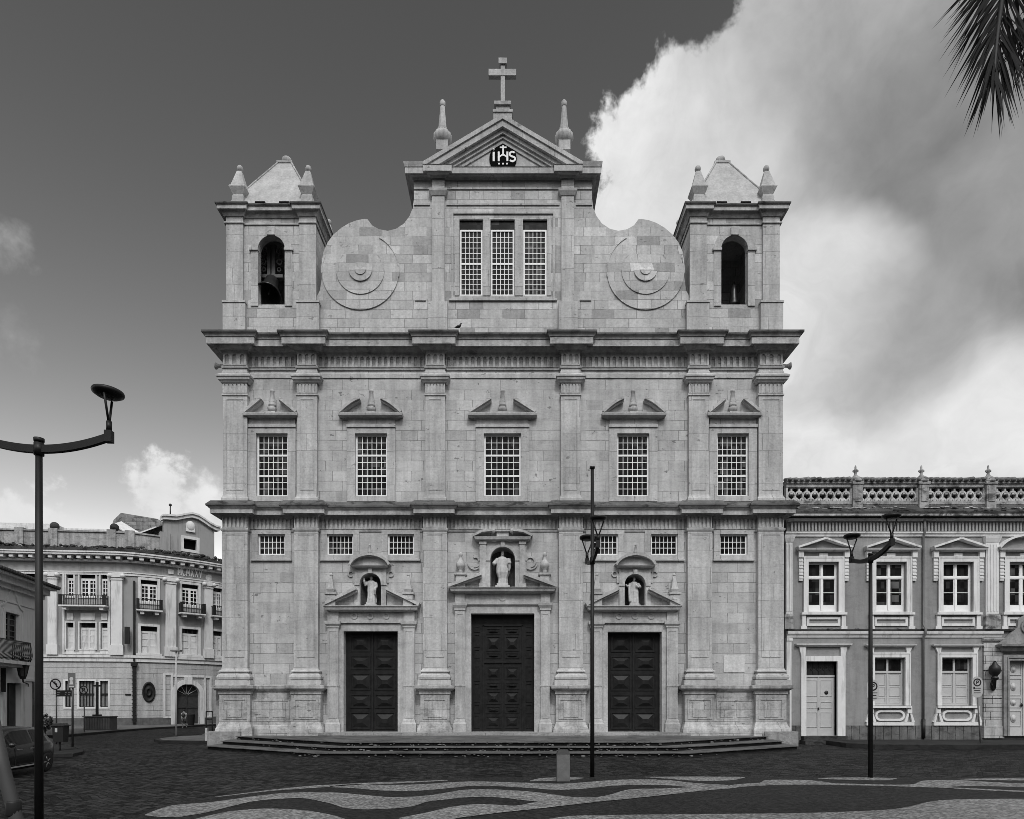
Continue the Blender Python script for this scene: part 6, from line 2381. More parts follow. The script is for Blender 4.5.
# balcony
q = MB()
bz = hz(663, 20)
b0, b1 = hs_o(31, 0.92), 16
q.box(b0, b1, -0.95, 0, bz - 0.18, bz)
q.box(b0, b1, -0.7, 0, bz - 0.32, bz - 0.18)
bo = q.warp(hf).build('balcony', M['left_trim'], sh)
q = MB()
bt = bz + 1.1
q.box(b0, b1, -0.92, -0.87, bt - 0.05, bt)
q.box(b0, b1, -0.91, -0.88, bz + 0.08, bz + 0.12)
n = 110
for i in range(n + 1):
    s_ = b0 + (b1 - b0) * i / n
    q.tube([(s_, -0.895, bz), (s_ + 0.0, -1.0, bz + 0.35), (s_, -0.895, bt - 0.04)], 0.016, 5)
for i in range(9):
    q.tube([(b0 + 0.02, -0.9 + i * 0.11, bz), (b0 + 0.02, -0.9 + i * 0.11, bt)], 0.016, 5)
q.box(b0, b0 + 0.04, -0.92, 0, bt - 0.05, bt)
q.warp(hf).build('railing', M['iron'], bo)
# door surround
q = MB()
zd = hz(683, 12)
q.box(dr0 - 0.45, dr0, -0.07, 0, 0.1, zd + 0.35)
q.box(dr1, dr1 + 0.45, -0.07, 0, 0.1, zd + 0.35)
q.box(dr0, dr1, -0.07, 0, zd, zd + 0.35)
so = q.warp(hf).build('door_surround', M['left_trim'], sh)
q = MB()
q.box(dr0, dr1, 0.22, 0.3, 0.1, zd)
q.box((dr0 + dr1) / 2 - 0.03, (dr0 + dr1) / 2 + 0.03, 0.18, 0.22, 0.1, zd)
q.warp(hf).build('door', plain('dark_door', 0.03, var=0.4), so)
q = MB()
q.box(-0.04, 0.95, -0.045, 0.3, 0, 3.4)
q.warp(hf).build('corner_pier', stone('rough_pier_stone', 0.11, var=0.4, bw=0.5, bh=0.4, stain=0.4, streak=0.1, mortar=0.3), sh)
# hanging lantern on a bracket
ln = thing('wall_lantern', 'black hexagonal street lantern on a bracket below the iron balcony of the left house', 'lantern', hf(hs_u(23), -0.8, 3.5))
lp = hf(hs_o(22.8, 0.62), -0.62, 0)
lY = lp[1]
q = MB()
X = px(22.8, lY)
q.lathe([(0.10, pz(677.5, lY)), (0.16, pz(676, lY)), (0.27, pz(666, lY)), (0.29, pz(665.5, lY))], X, lY, 0, 6, smooth=False)
q.build('lamp_glass', plain('lantern_glass', 0.06, rough=0.2, var=0.4, scale=4), ln)
q = MB()
q.lathe([(0.33, pz(665.5, lY)), (0.30, pz(664, lY)), (0.12, pz(660.5, lY)), (0.06, pz(659.5, lY)), (0.07, pz(658.5, lY)), (0.01, pz(657.4, lY))], X, lY, 0, 6, smooth=False)
for k in range(6):
    a = 2 * math.pi * (k + 0.5) / 6
    q.tube([(X + 0.17 * math.cos(a), lY + 0.17 * math.sin(a), pz(676.5, lY)), (X + 0.29 * math.cos(a), lY + 0.29 * math.sin(a), pz(665.5, lY))], 0.018, 5)
q.lathe([(0.13, pz(679, lY)), (0.17, pz(676.3, lY))], X, lY, 0, 6, smooth=False)
q.build('lamp_frame', M['iron'], ln)
q = MB()
wp = hf(hs_u(28), 0, pz(685, 38))
q.tube([(X, lY, pz(679, lY)), (X + 0.02, lY, pz(682, lY)), (wp[0], wp[1], pz(683, lY)), (wp[0], wp[1], pz(686, lY))], 0.035, 6)
q.build('wall_bracket', M['iron'], ln)
# small sign plate at the left edge of the house
sg = MB()
sg.box(-0.02, 0.02, -0.22, 0, 0, 1.3)
sgo = sg.warp(lambda x, y, z: hf(hs_u(-1.0) + x, -0.1 + y, hz(692, -1.0) + z)).build('hanging_sign', M['iron'])
tag(sgo, 'tall narrow black sign projecting from the left house beside its door', 'sign')
# =================================================================== GROUND
def cobble_mat(name, base, bw=0.17, bh=0.11, rot=0.0, var=0.45, rough=0.6, spec=0.35):
    m, t, b = new_mat(name)
    c = t.node('ShaderNodeTexCoord').outputs['Object']
    wob = t.noise(c, 0.35, 2.0, 0.5)
    cv = t.mapping(c, rot=(0, 0, rot))
    cs_ = t.sep(cv)
    uv = t.comb(t.math('ADD', cs_[0], t.math('MULTIPLY', wob, 0.5)), t.math('ADD', cs_[1], t.math('MULTIPLY', wob, 0.8)), 0.0)
    bk = t.node('ShaderNodeTexBrick')
    t.l.new(uv, bk.inputs['Vector'])
    bk.offset, bk.squash = 0.5, 1.0
    for s_, v in (('Color1', 0.0), ('Color2', 1.0), ('Mortar', 0.5)):
        bk.inputs[s_].default_value = (v, v, v, 1)
    bk.inputs['Scale'].default_value = 1.0
    bk.inputs['Brick Width'].default_value = bw
    bk.inputs['Row Height'].default_value = bh
    bk.inputs['Mortar Size'].default_value = 0.014
    bk.inputs['Mortar Smooth'].default_value = 0.6
    r = t.sep(bk.outputs['Color'])[0]
    val = t.math('ADD', 1 - var, t.math('MULTIPLY', r, 2 * var))
    val = t.math('MULTIPLY', val, t.math('SUBTRACT', 1.0, t.math('MULTIPLY', bk.outputs['Fac'], 0.75)))
    big = t.noise(c, 0.22, 5.0, 0.6)
    val = t.math('MULTIPLY', val, t.maprange(big, 0.3, 0.7, 0.7, 1.45, smooth=False))
    fine = t.noise(c, 11.0, 4.0, 0.6)
    val = t.math('MULTIPLY', val, t.maprange(fine, 0.25, 0.75, 0.55, 1.5, smooth=False))
    t.l.new(t.math('MULTIPLY', val, base), b.inputs['Base Color'])
    b.inputs['Roughness'].default_value = rough
    b.inputs['Specular IOR Level'].default_value = spec
    h = t.math('ADD', t.math('SUBTRACT', 1.0, bk.outputs['Fac']), t.math('ADD', t.math('MULTIPLY', r, 0.5), t.math('MULTIPLY', fine, 0.6)))
    set_bump(t, b, h, 0.9, 0.03)
    return m


def mosaic_mat(name, base, var=0.5, scale=13.0, rough=0.7):
    m, t, b = new_mat(name)
    c = t.node('ShaderNodeTexCoord').outputs['Object']
    vo = t.node('ShaderNodeTexVoronoi', feature='F1')
    t.l.new(c, vo.inputs['Vector'])
    vo.inputs['Scale'].default_value = scale
    r = t.sep(vo.outputs['Color'])[0]
    val = t.math('ADD', 1 - var, t.math('MULTIPLY', r, 2 * var))
    val = t.math('MULTIPLY', val, t.maprange(vo.outputs['Distance'], 0.35, 0.75, 1.0, 0.55))
    big = t.noise(c, 0.5, 5.0, 0.6)
    val = t.math('MULTIPLY', val, t.maprange(big, 0.3, 0.7, 0.78, 1.2, smooth=False))
    t.l.new(t.math('MULTIPLY', val, base), b.inputs['Base Color'])
    b.inputs['Roughness'].default_value = rough
    b.inputs['Specular IOR Level'].default_value = 0.25
    set_bump(t, b, vo.outputs['Distance'], 0.4, 0.02)
    return m


g = MB()
g.add([(-400, -60, 0), (400, -60, 0), (400, 700, 0), (-400, 700, 0)], [(0, 1, 2, 3)])
tag(g.build('ground', cobble_mat('square_cobbles', 0.018, bw=0.26, bh=0.17, rot=0.62, var=0.75, spec=0.06)), 'dark cobblestone square', kind='structure')


def gp(u, v, z=0.0):
    Y = gy(v, z)
    return (px(u, Y), Y)


def band(top, bot, z, name_mb):
    """a paving band between two traced edges, smoothed"""
    T = catmull([gp(*p) for p in top], 5)
    B = catmull([gp(*p) for p in bot], 5)
    # resample both to the same count so quads stay well shaped
    def res(P, n=60):
        L = [0]
        for a, b in zip(P, P[1:]):
            L.append(L[-1] + math.hypot(b[0] - a[0], b[1] - a[1]))
        o, j = [], 0
        for k in range(n + 1):
            d_ = L[-1] * k / n
            while j < len(L) - 2 and L[j + 1] < d_:
                j += 1
            t = (d_ - L[j]) / max(L[j + 1] - L[j], 1e-9)
            o.append((P[j][0] + (P[j + 1][0] - P[j][0]) * t, P[j][1] + (P[j + 1][1] - P[j][1]) * t))
        return o
    T, B = res(T), res(B)
    n = len(T)
    name_mb.add([(x, y, z) for x, y in T] + [(x, y, z) for x, y in B], [(i, i + 1, n + i + 1, n + i) for i in range(n - 1)])


# dark basalt mosaic bed of the raised plaza
edge_ = [(60, 900), (100, 845), (128, 822), (145, 812), (165, 806), (190, 801), (215, 796.3), (265, 789.8), (330, 784.2), (400, 780.6), (450, 778.6), (560, 776.6), (700, 776.6), (870, 777.4), (1024, 778.2), (1150, 779)]
pts = catmull([gp(*p) for p in edge_], 6)
pz_ = MB()
n = len(pts)
far_r = (pts[-1][0] + 6, pts[-1][1])
poly = pts + [far_r, (far_r[0], -20), (-6.0, -20)]
pz_.slab(poly, -0.05, 0.006)
tag(pz_.build('plaza', mosaic_mat('basalt_mosaic', 0.012, 0.85, 13)), 'dark basalt mosaic paving of the plaza', kind='structure')
lt = MB()
Zb = 0.010
band([(215, 797), (265, 790.8), (300, 787), (330, 785.0), (380, 782.6), (420, 781.3), (448, 780.2)], [(216, 797.6), (265, 792), (300, 789.2), (330, 787.2), (360, 785.0), (400, 783.6), (448, 780.8)], Zb, lt)
band([(330, 786.6), (352, 784.6), (385, 785.2), (420, 784.6), (450, 782.6), (480, 781.7), (530, 783.2), (559, 784), (579, 783), (596, 781.6), (612, 780.4), (637, 779.6), (667, 780.4), (696, 783.4), (730, 785.4)],
     [(330, 787.6), (352, 788.4), (385, 791.0), (420, 790.9), (450, 788.4), (480, 786.0), (530, 788.3), (555, 790.2), (579, 789.4), (596, 787.8), (612, 786.2), (637, 785.2), (667, 785.6), (696, 787.8), (730, 789.0)], Zb, lt)
band([(144.8, 815.2), (161, 809), (175, 805.5), (208, 803), (231, 800), (255, 796.6), (286, 793.4), (330, 792.8), (359, 795), (388, 797.6), (408, 797.4), (428, 796), (447, 793), (467, 790), (496, 790), (530, 792), (549, 797 - 2.6), (579, 798), (604, 796.6), (624, 790.9), (637, 789.3), (667, 788.8), (730, 786)],
     [(145.2, 816), (160, 817.6), (179, 817.5), (204, 813.5), (231, 807), (255, 801.5), (286, 799), (306, 799), (330, 804), (346, 808.8), (369, 810), (408, 807.8), (428, 802), (447, 800), (467, 797.8), (496, 797.8), (530, 801.5), (549, 802.6), (579, 801.4), (604, 799.6), (624, 797.9), (637, 796.6), (667, 794.4), (730, 788.9)], Zb + 0.004, lt)
band([(194, 819.5), (228, 812), (255, 809.5), (275, 809), (306, 811), (330, 815), (346, 819.6)], [(194, 822), (228, 824), (255, 826), (275, 826), (306, 826), (330, 824), (346, 820.4)], Zb, lt)
band([(398, 819), (428, 813), (447, 808.5), (467, 805.5), (486, 805), (506, 806), (518, 806.3), (536, 802.8), (560, 802.0), (579, 801.0), (604, 799.3), (637, 796.5), (680, 792)], [(420, 826), (440, 823), (457, 819), (480, 816), (498, 813.6), (515, 811.8), (530, 810.2), (545, 808.6), (560, 806.8), (579, 804.6), (604, 801.8), (637, 798.6), (680, 794)], Zb + 0.008, lt)
band([(530, 781), (540, 778.6), (556, 777.6), (575, 777.6), (584, 778)], [(530, 781.6), (540, 781.2), (556, 781.2), (575, 780), (584, 778.4)], Zb, lt)
band([(645, 777.2), (667, 776.9), (700, 776.9), (730, 777.1), (745, 777.3)], [(645, 777.5), (667, 779), (696, 781), (730, 780.6), (745, 777.8)], Zb, lt)
band([(728, 785.6), (745, 783.9), (760, 783), (764, 780.8), (774, 780.1), (803, 780.3), (821, 781.6), (833, 783.3), (880, 784.8), (909, 784.9), (915, 784), (922, 781.2), (937, 780.3), (962, 780.5), (985, 782), (1024, 783.6), (1100, 784.6)],
     [(728, 789), (745, 787), (760, 786.2), (764, 786), (774, 785.3), (803, 785), (821, 785.1), (833, 785.4), (880, 786.1), (909, 787.1), (915, 787.3), (922, 787.5), (937, 787.8), (962, 786.6), (985, 786.6), (1024, 787.2), (1100, 788)], Zb, lt)
band([(818, 778.4), (837, 777.8), (870, 777.8), (888, 778.2), (897, 778.6)], [(818, 778.8), (837, 779.8), (870, 780.6), (888, 780.4), (897, 779)], Zb, lt)
band([(960, 779.2), (985, 778.8), (1024, 778.7), (1100, 779)], [(960, 779.6), (985, 780.4), (1024, 780.8), (1100, 781.2)], Zb, lt)
band([(937, 787.2), (980, 789.2), (1024, 791.2), (1100, 794)], [(937, 787.9), (980, 790.5), (1024, 792.6), (1100, 795.6)], Zb + 0.004, lt)
band([(545, 820), (559, 817.8), (579, 816), (647, 815), (730, 814.2), (774, 813.9), (818, 813), (847, 812), (880, 810.6), (896, 809.2), (911, 806.6), (925, 803), (940, 800.8), (962, 799.6), (1000, 799.2), (1024, 799.2), (1100, 800)],
     [(420, 900), (440, 890), (500, 880), (600, 880), (700, 880), (760, 880), (800, 880), (830, 880), (860, 880), (880, 880), (900, 880), (920, 880), (940, 880), (960, 880), (1000, 880), (1024, 880), (1150, 880)], Zb, lt)
tag(lt.build('plaza_light_bands', mosaic_mat('limestone_mosaic', 0.19, 0.42, 15)), 'wavy pale limestone bands in the plaza mosaic', kind='structure')

# pavements with kerbs
M['pave'] = stone('pavement_slabs', 0.12, blocks=False, stain=0.3, streak=0, dark=0.4)
M['kerb'] = stone('dark_kerb_granite', 0.022, blocks=False, stain=0.4, streak=0, dark=0.5)


def pavement(name, label, poly, h, kerb_w=0.25, mat_=None):
    q = MB()
    q.slab(poly, -0.05, h)
    o = q.build(name, mat_ or M['pave'])
    tag(o, label, kind='structure')
    k = MB()
    k.sweep(poly, [(0.0, -0.05), (0.14, -0.05), (0.14, h - 0.01), (0.10, h + 0.012), (-0.06, h + 0.012), (-0.06, h - 0.03)], closed=True)
    ko = k.build('kerb', M['kerb'])
    tag(ko, kind='structure')


xr_ = px(799, 33)
pavement('pavement', 'raised dark pavement before the townhouse', [(xr_ + 1.6, 34.0), (xr_ + 1.6, 31.2), (xr_ + 2.4, 30.35), (xr_ + 4.2, 30.05), (48, 30.05), (48, 34.0)], 0.22, mat_=M['kerb'])
# pavement before the curved building, following it
near = [gp(-60, 733), gp(0, 736.5), gp(40, 737.5), gp(62, 737.2), gp(85, 735.2), gp(110, 732.8), gp(135, 730.6), gp(160, 728.9), gp(180, 727.8), gp(200, 726.4)]
bk_ = [(-24.5, 62.5), (-27.0, 60.5), (-29.5, 58.0), (-31.9, 56.2), (-33.8, 55.6), (-43, 54.9), (-60, 53.5)]
near = [(x, y) for x, y in near]
pavement('pavement', 'long pavement along the curved building', near[::1] + bk_, 0.14)
# traffic island with bin and signs, and the pavement corner by the church
isl = [gp(20, 757), gp(45, 757.5), gp(70, 756.5), gp(79, 754.5), gp(80.5, 752), gp(76, 750), gp(66, 747.5), gp(48, 745), gp(20, 744)]
pavement('pavement', 'small kerbed island under the street signs', isl, 0.13, mat_=M['kerb'])
cor = [gp(157, 741.5), gp(163, 743), gp(178, 743.2), gp(212, 743.8), (px(212, 37), 44), (px(206, 44), 44), gp(200, 737.5), gp(178, 738.4), gp(163, 740)]
pavement('pavement', 'pavement corner beside the church plinth', cor, 0.14)

# =================================================================== STREET LAMPS
DISC_Z, ARM_Z, TIP_Z, HALF = 7.40, 6.45, 6.68, 1.12


def street_lamp(label, x, y, ang, pole_top=6.59):
    t = thing('street_lamp', label, 'street lamp', (x, y, 0), group='double-armed street lamps of the square', rz=ang)
    def part(name, mb, m):
        o = mb.build(name, m, None)
        o.parent = t
        return o
    q = MB()
    q.tube([(0, 0, 0), (0, 0, 3.0), (0, 0, pole_top)], [0.064, 0.060, 0.050], 14)
    q.lathe([(0.075, pole_top - 0.02), (0.08, pole_top), (0.08, pole_top + 0.04), (0.01, pole_top + 0.05)], 0, 0, 0, 12)
    part('pole', q, M['lampmetal'])
    q = MB()
    n = 20
    vs, fs = [], []
    for i in range(n + 1):
        u = -1 + 2 * i / n
        zc = ARM_Z + (TIP_Z - ARM_Z) * u * u
        for dy, dz in ((-0.04, -0.062), (0.04, -0.062), (0.04, 0.062), (-0.04, 0.062)):
            vs.append((u * HALF, dy, zc + dz))
    for i in range(n):
        for k in range(4):
            fs.append((i * 4 + k, i * 4 + (k + 1) % 4, i * 4 + 4 + (k + 1) % 4, i * 4 + 4 + k))
    fs += [(3, 2, 1, 0), (n * 4, n * 4 + 1, n * 4 + 2, n * 4 + 3)]
    q.add(vs, fs)
    q.lathe([(0.075, ARM_Z - 0.10), (0.075, ARM_Z + 0.10)], 0, 0, 0, 14)
    for s in (-1, 1):
        q.box(s * HALF - 0.055, s * HALF + 0.055, -0.055, 0.055, TIP_Z - 0.09, TIP_Z + 0.10)
    part('arm', q, M['lampmetal'])
    for s in (-1, 1):
        q = MB()
        tl_ = 0.06 * s
        cx = s * HALF * 0.985
        q.lathe([(0.06, -0.055), (0.17, -0.05), (0.20, -0.03), (0.235, -0.01), (0.245, 0.02), (0.235, 0.05), (0.19, 0.07), (0.01, 0.075)], 0, 0, 0, 28)
        q.v = [(cx + x_, y_, DISC_Z + z_ - x_ * tl_) for x_, y_, z_ in q.v]
        lh = part('lamp_head', q, M['lampmetal'])
        q = MB()
        q.tube([(s * HALF, 0, TIP_Z + 0.1), (s * HALF, 0, TIP_Z + 0.26)], 0.045, 8)
        q.tube([(s * HALF, 0, TIP_Z + 0.2), (cx + 0.03, -0.17, DISC_Z - 0.05)], 0.020, 8)
        q.tube([(s * HALF, 0, TIP_Z + 0.2), (cx - 0.03, 0.17, DISC_Z - 0.06)], 0.020, 8)
        part('strut', q, M['lampmetal'])
    return t


street_lamp('dark double-armed street lamp nearest the viewer, standing against the sky and the curved building', px(39, 10.65), 10.65, 0.06)
street_lamp('dark double-armed street lamp before the grey townhouse, its arm curving above the pole', px(870.5, 19.0), 19.0, -1.60)
street_lamp('tallest dark street lamp, its pole rising far above its arm, before the church portals', px(592.3, 19.2), 19.2, -1.55, 9.22)
lp = thing('light_pole', 'slim pale lamp post with a flat top, on the pavement corner left of the church', 'lamp post', (px(176, 38.2), 38.2, 0.13))
q = MB()
Xp, Yp = px(176.2, 38.2), 38.2
q.tube([(Xp, Yp, 0.13), (Xp, Yp, pz(651, Yp))], [0.055, 0.045], 10)
q.build('pole', plain('galvanised_pole', 0.42, rough=0.45, var=0.1), lp)
q = MB()
q.box(px(171.5, Yp), px(181, Yp), Yp - 0.15, Yp + 0.15, pz(651.5, Yp), pz(650, Yp))
q.build('lamp_head', plain('lamp_head_grey', 0.16), lp)
q = MB()
q.lathe([(0.12, 0.13), (0.12, 0.17), (0.06, 0.19)], Xp, Yp, 0, 10)
q.build('base_flange', M['lampmetal'], lp)

# =================================================================== BOLLARD
q = MB()
Yb = 18.1
x0, x1 = px(557, Yb), px(570, Yb)
zt = pz(753.2, Yb)
q.box(x0, x1, Yb, Yb + 0.30, 0.0, zt - 0.03)
bo = thing('stone_bollard', 'squat grey slab bollard at the edge of the wavy mosaic', 'bollard', ((x0 + x1) / 2, Yb + 0.15, 0))
ob = q.build('shaft', plain('bollard_concrete', 0.11, rough=0.85, var=0.2, scale=5, bump=0.3, streak=0.2), bo)
bv = ob.modifiers.new('soft edges', 'BEVEL')
bv.width = 0.015
bv.segments = 2
q = MB()
q.add([(x0 - .004, Yb - .004, zt - 0.03), (x1 + .004, Yb - .004, zt - 0.03), (x1 + .004, Yb + 0.304, zt - 0.03), (x0 - .004, Yb + 0.304, zt - 0.03), (x0 + 0.05, Yb + 0.05, zt + 0.09), (x1 - 0.05, Yb + 0.05, zt + 0.09), (x1 - 0.05, Yb + 0.25, zt + 0.09), (x0 + 0.05, Yb + 0.25, zt + 0.09)],
      [(3, 2, 1, 0), (4, 5, 6, 7), (0, 1, 5, 4), (1, 2, 6, 5), (2, 3, 7, 6), (3, 0, 4, 7)])
q.build('cap', plain('bollard_cap', 0.03, rough=0.7, var=0.3), bo)

# =================================================================== SIGNS
M['sign_white'] = plain('sign_white', 0.36, rough=0.4, var=0.05)
M['sign_black'] = plain('sign_black', 0.012, rough=0.4, var=0.05)
M['sign_grey'] = plain('sign_grey', 0.12, rough=0.4, var=0.1)
M['post'] = plain('sign_post_dark', 0.03, rough=0.5, var=0.2)
M['post_pale'] = plain('sign_post_grey', 0.13, rough=0.5, var=0.2)


def ring(mb, X, Z, r0, r1, y0, y1, n=24):
    for k in range(n):
        t0, t1 = 2 * math.pi * k / n, 2 * math.pi * (k + 1) / n
        mb.prism([(X + r0 * math.cos(t0), Z + r0 * math.sin(t0)), (X + r1 * math.cos(t0), Z + r1 * math.sin(t0)), (X + r1 * math.cos(t1), Z + r1 * math.sin(t1)), (X + r0 * math.cos(t1), Z + r0 * math.sin(t1))], y0, y1)


def disc(mb, X, Z, r, y0, y1, n=24):
    mb.prism([(X + r * math.cos(2 * math.pi * k / n), Z + r * math.sin(2 * math.pi * k / n)) for k in range(n)], y0, y1)


def stroke(mb, x0, z0, x1, z1, th, y0, y1):
    dx, dz = x1 - x0, z1 - z0
    L_ = math.hypot(dx, dz)
    nx, nz = -dz / L_ * th / 2, dx / L_ * th / 2
    mb.prism([(x0 + nx, z0 + nz), (x1 + nx, z1 + nz), (x1 - nx, z1 - nz), (x0 - nx, z0 - nz)], y0, y1)


def round_sign(label, u, v, Y, zbase, r, glyph, post_m):
    X, Z = px(u, Y), pz(v, Y)
    t = thing('traffic_sign', label, 'traffic sign', (X, Y, zbase))
    q = MB()
    q.tube([(X, Y, zbase), (X, Y, Z + r * 0.6)], 0.035, 8)
    q.build('post', post_m, t)
    q = MB()
    disc(q, X, Z, r, Y - 0.075, Y - 0.05)
    pl_ = q.build('sign_plate', M['sign_white'], t)
    q = MB()
    ring(q, X, Z, r * 0.80, r * 1.0, Y - 0.082, Y - 0.072)
    th = r * 0.20
    if glyph == 'turn':
        stroke(q, X + r * 0.22, Z - r * 0.5, X + r * 0.22, Z + r * 0.05, th, Y - 0.081, Y - 0.074)
        stroke(q, X + r * 0.22, Z + r * 0.02, X - r * 0.18, Z + r * 0.36, th, Y - 0.080, Y - 0.074)
        q.prism([(X - r * 0.42, Z + r * 0.5), (X + r * 0.06, Z + r * 0.52), (X - r * 0.30, Z + r * 0.10)], Y - 0.0795, Y - 0.074)
    else:
        stroke(q, X - r * 0.18, Z - r * 0.5, X - r * 0.18, Z + r * 0.5, th, Y - 0.081, Y - 0.074)
        stroke(q, X - r * 0.18, Z + r * 0.42, X + r * 0.22, Z + r * 0.42, th, Y - 0.080, Y - 0.074)
        stroke(q, X + r * 0.22, Z + r * 0.42, X + r * 0.22, Z + r * 0.0, th, Y - 0.079, Y - 0.074)
        stroke(q, X - r * 0.18, Z + r * 0.0, X + r * 0.28, Z + r * 0.0, th, Y - 0.0785, Y - 0.074)
    stroke(q, X - r * 0.62, Z + r * 0.62, X + r * 0.62, Z - r * 0.62, th * 0.8, Y - 0.086, Y - 0.083)
    q.build('symbol', M['sign_black'], pl_)
    return t


YS = 31.6
t1 = round_sign('round no-turn sign on a thin post holding a dark street name plate, beside the bin', 56.5, 684.3, YS, 0.13, 0.275, 'turn', M['post'])
q = MB()
q.box(px(56.3, YS), px(72.0, YS), YS - 0.04, YS - 0.015, pz(696.5, YS), pz(690.3, YS))
npl = q.build('name_plate', M['sign_black'], t1)
q = MB()
for i, (a, b) in enumerate(((57.6, 60.8), (65.5, 67.2), (68.5, 71.2))):
    q.box(px(a, YS), px(b, YS), YS - 0.044, YS - 0.04, pz(693.0, YS), pz(692.2, YS))
    q.box(px(a, YS), px(b - 0.8, YS), YS - 0.044, YS - 0.04, pz(694.8, YS), pz(694.0, YS))
q.build('plate_marks', M['sign_grey'], npl)
t2 = thing('street_sign', 'dark rectangular pictogram sign on the thicker black post of the kerbed island', 'street sign', (px(72.5, 29.8), 29.8, 0.13))
Y2 = 29.8
q = MB()
q.tube([(px(72.6, Y2), Y2, 0.13), (px(72.6, Y2), Y2, pz(674, Y2))], 0.045, 8)
q.build('post', M['post'], t2)
q = MB()
q.box(px(69.0, Y2), px(76.2, Y2), Y2 - 0.08, Y2 - 0.05, pz(688, Y2), pz(672.8, Y2))
pl2 = q.build('sign_plate', M['sign_grey'], t2)
q = MB()
disc(q, px(72.6, Y2), pz(679, Y2), 0.09, Y2 - 0.084, Y2 - 0.08, 14)
q.prism([(px(70.6, Y2), pz(684.5, Y2)), (px(74.6, Y2), pz(684.5, Y2)), (px(73.6, Y2), pz(680.8, Y2)), (px(71.6, Y2), pz(680.8, Y2))], Y2 - 0.084, Y2 - 0.08)
q.box(px(70, Y2), px(75.2, Y2), Y2 - 0.084, Y2 - 0.08, pz(687, Y2), pz(686, Y2))
q.build('pictogram', plain('pictogram_pale', 0.45), pl2)
round_sign('round no-parking sign on a pale post before the grilled windows of the curved building', 84.3, 690, 43.0, 0.13, 0.285, 'park', M['post_pale'])


def parking_sign(label, u, vtop, vbot, hw_px, Y, lean, zb_):
    X = px(u, Y)
    t = thing('parking_sign', label, 'parking sign', (X, Y, zb_))
    hw = hw_px * Y / F
    zt_, zl = pz(vtop, Y), pz(vbot, Y)
    q = MB()
    q.tube([(X + lean, Y, zb_), (X, Y, zt_ - 0.1)], 0.032, 8)
    q.build('post', M['post_pale'], t)
    q = MB()
    r = hw * 0.98
    pts = []
    for (cx, cz, a0) in ((X, zt_ - r, 0), (X, zl + r, math.pi)):
        pts += [(cx + r * math.cos(a0 + math.pi * k / 12), cz + r * math.sin(a0 + math.pi * k / 12)) for k in range(13)]
    q.prism(pts, Y - 0.065, Y - 0.045)
    p_ = q.build('sign_plate', M['sign_white'], t)
    q = MB()
    zc = zt_ - r * 1.08
    ring(q, X, zc, r * 0.52, r * 0.72, Y - 0.072, Y - 0.064)
    stroke(q, X - r * 0.12, zc - r * 0.34, X - r * 0.12, zc + r * 0.34, r * 0.16, Y - 0.0715, Y - 0.065)
    stroke(q, X - r * 0.12, zc + r * 0.28, X + r * 0.22, zc + r * 0.28, r * 0.13, Y - 0.0705, Y - 0.065)
    stroke(q, X - r * 0.12, zc, X + r * 0.22, zc, r * 0.13, Y - 0.0705, Y - 0.065)
    stroke(q, X + r * 0.2, zc, X + r * 0.2, zc + r * 0.3, r * 0.13, Y - 0.0695, Y - 0.065)
    for k, wd_ in enumerate((0.7, 0.55, 0.6)):
        zz_ = zc - r * 1.05 - k * r * 0.42
        q.box(X - r * wd_, X + r * wd_, Y - 0.07, Y - 0.064, zz_ - r * 0.06, zz_ + r * 0.06)
    q.box(X - r * 0.72, X - r * 0.42, Y - 0.071, Y - 0.064, zc - r * 1.2, zc - r * 0.85)
    q.build('symbol', M['sign_black'], p_)


parking_sign('white oblong parking sign on a slightly leaning post before the rusticated pier', 976.3, 676.5, 697.6, 5.6, 30.9, 0.20, 0.22)
parking_sign('white oblong parking sign half hidden behind the pole of the right street lamp', 872.2, 679.5, 700.8, 6.4, 30.9, 0.0, 0.22)

# =================================================================== LITTER BIN
YB2 = 27.6
tb = thing('litter_bin', 'dark litter bin hung on a post on the kerbed island', 'litter bin', (px(60, YB2), YB2, 0.1))
q = MB()
xa, xb = px(55.2, YB2), px(66.4, YB2)
q.add([(xa + 0.03, YB2 - 0.17, pz(742, YB2)), (xb - 0.03, YB2 - 0.17, pz(742, YB2)), (xb - 0.03, YB2 + 0.15, pz(742, YB2)), (xa + 0.03, YB2 + 0.15, pz(742, YB2)),
       (xa, YB2 - 0.2, pz(726, YB2)), (xb, YB2 - 0.2, pz(726, YB2)), (xb, YB2 + 0.18, pz(726, YB2)), (xa, YB2 + 0.18, pz(726, YB2))],
      [(3, 2, 1, 0), (4, 5, 6, 7), (0, 1, 5, 4), (1, 2, 6, 5), (2, 3, 7, 6), (3, 0, 4, 7)])
q.build('bin_body', plain('bin_dark_plastic', 0.018, rough=0.45), tb)
q = MB()
q.box(xa - 0.05, xb + 0.05, YB2 - 0.24, YB2 + 0.2, pz(726, YB2), pz(724.8, YB2))
q.prism([(xa, pz(724.8, YB2)), (xb, pz(724.8, YB2)), (xb - 0.05, pz(723.2, YB2)), (xa + 0.05, pz(723.2, YB2))], YB2 - 0.2, YB2 + 0.15)
q.build('lid', plain('bin_lid', 0.03, rough=0.45), tb)
q = MB()
q.tube([(px(59, YB2), YB2 + 0.05, 0.12), (px(59, YB2), YB2 + 0.05, pz(741, YB2))], 0.04, 8)
q.build('post', M['post'], tb)
q = MB()
q.box(px(58.2, YB2), px(60.6, YB2), YB2 - 0.205, YB2 - 0.185, pz(732, YB2), pz(728, YB2))
q.build('sticker', plain('bin_sticker', 0.35), tb)

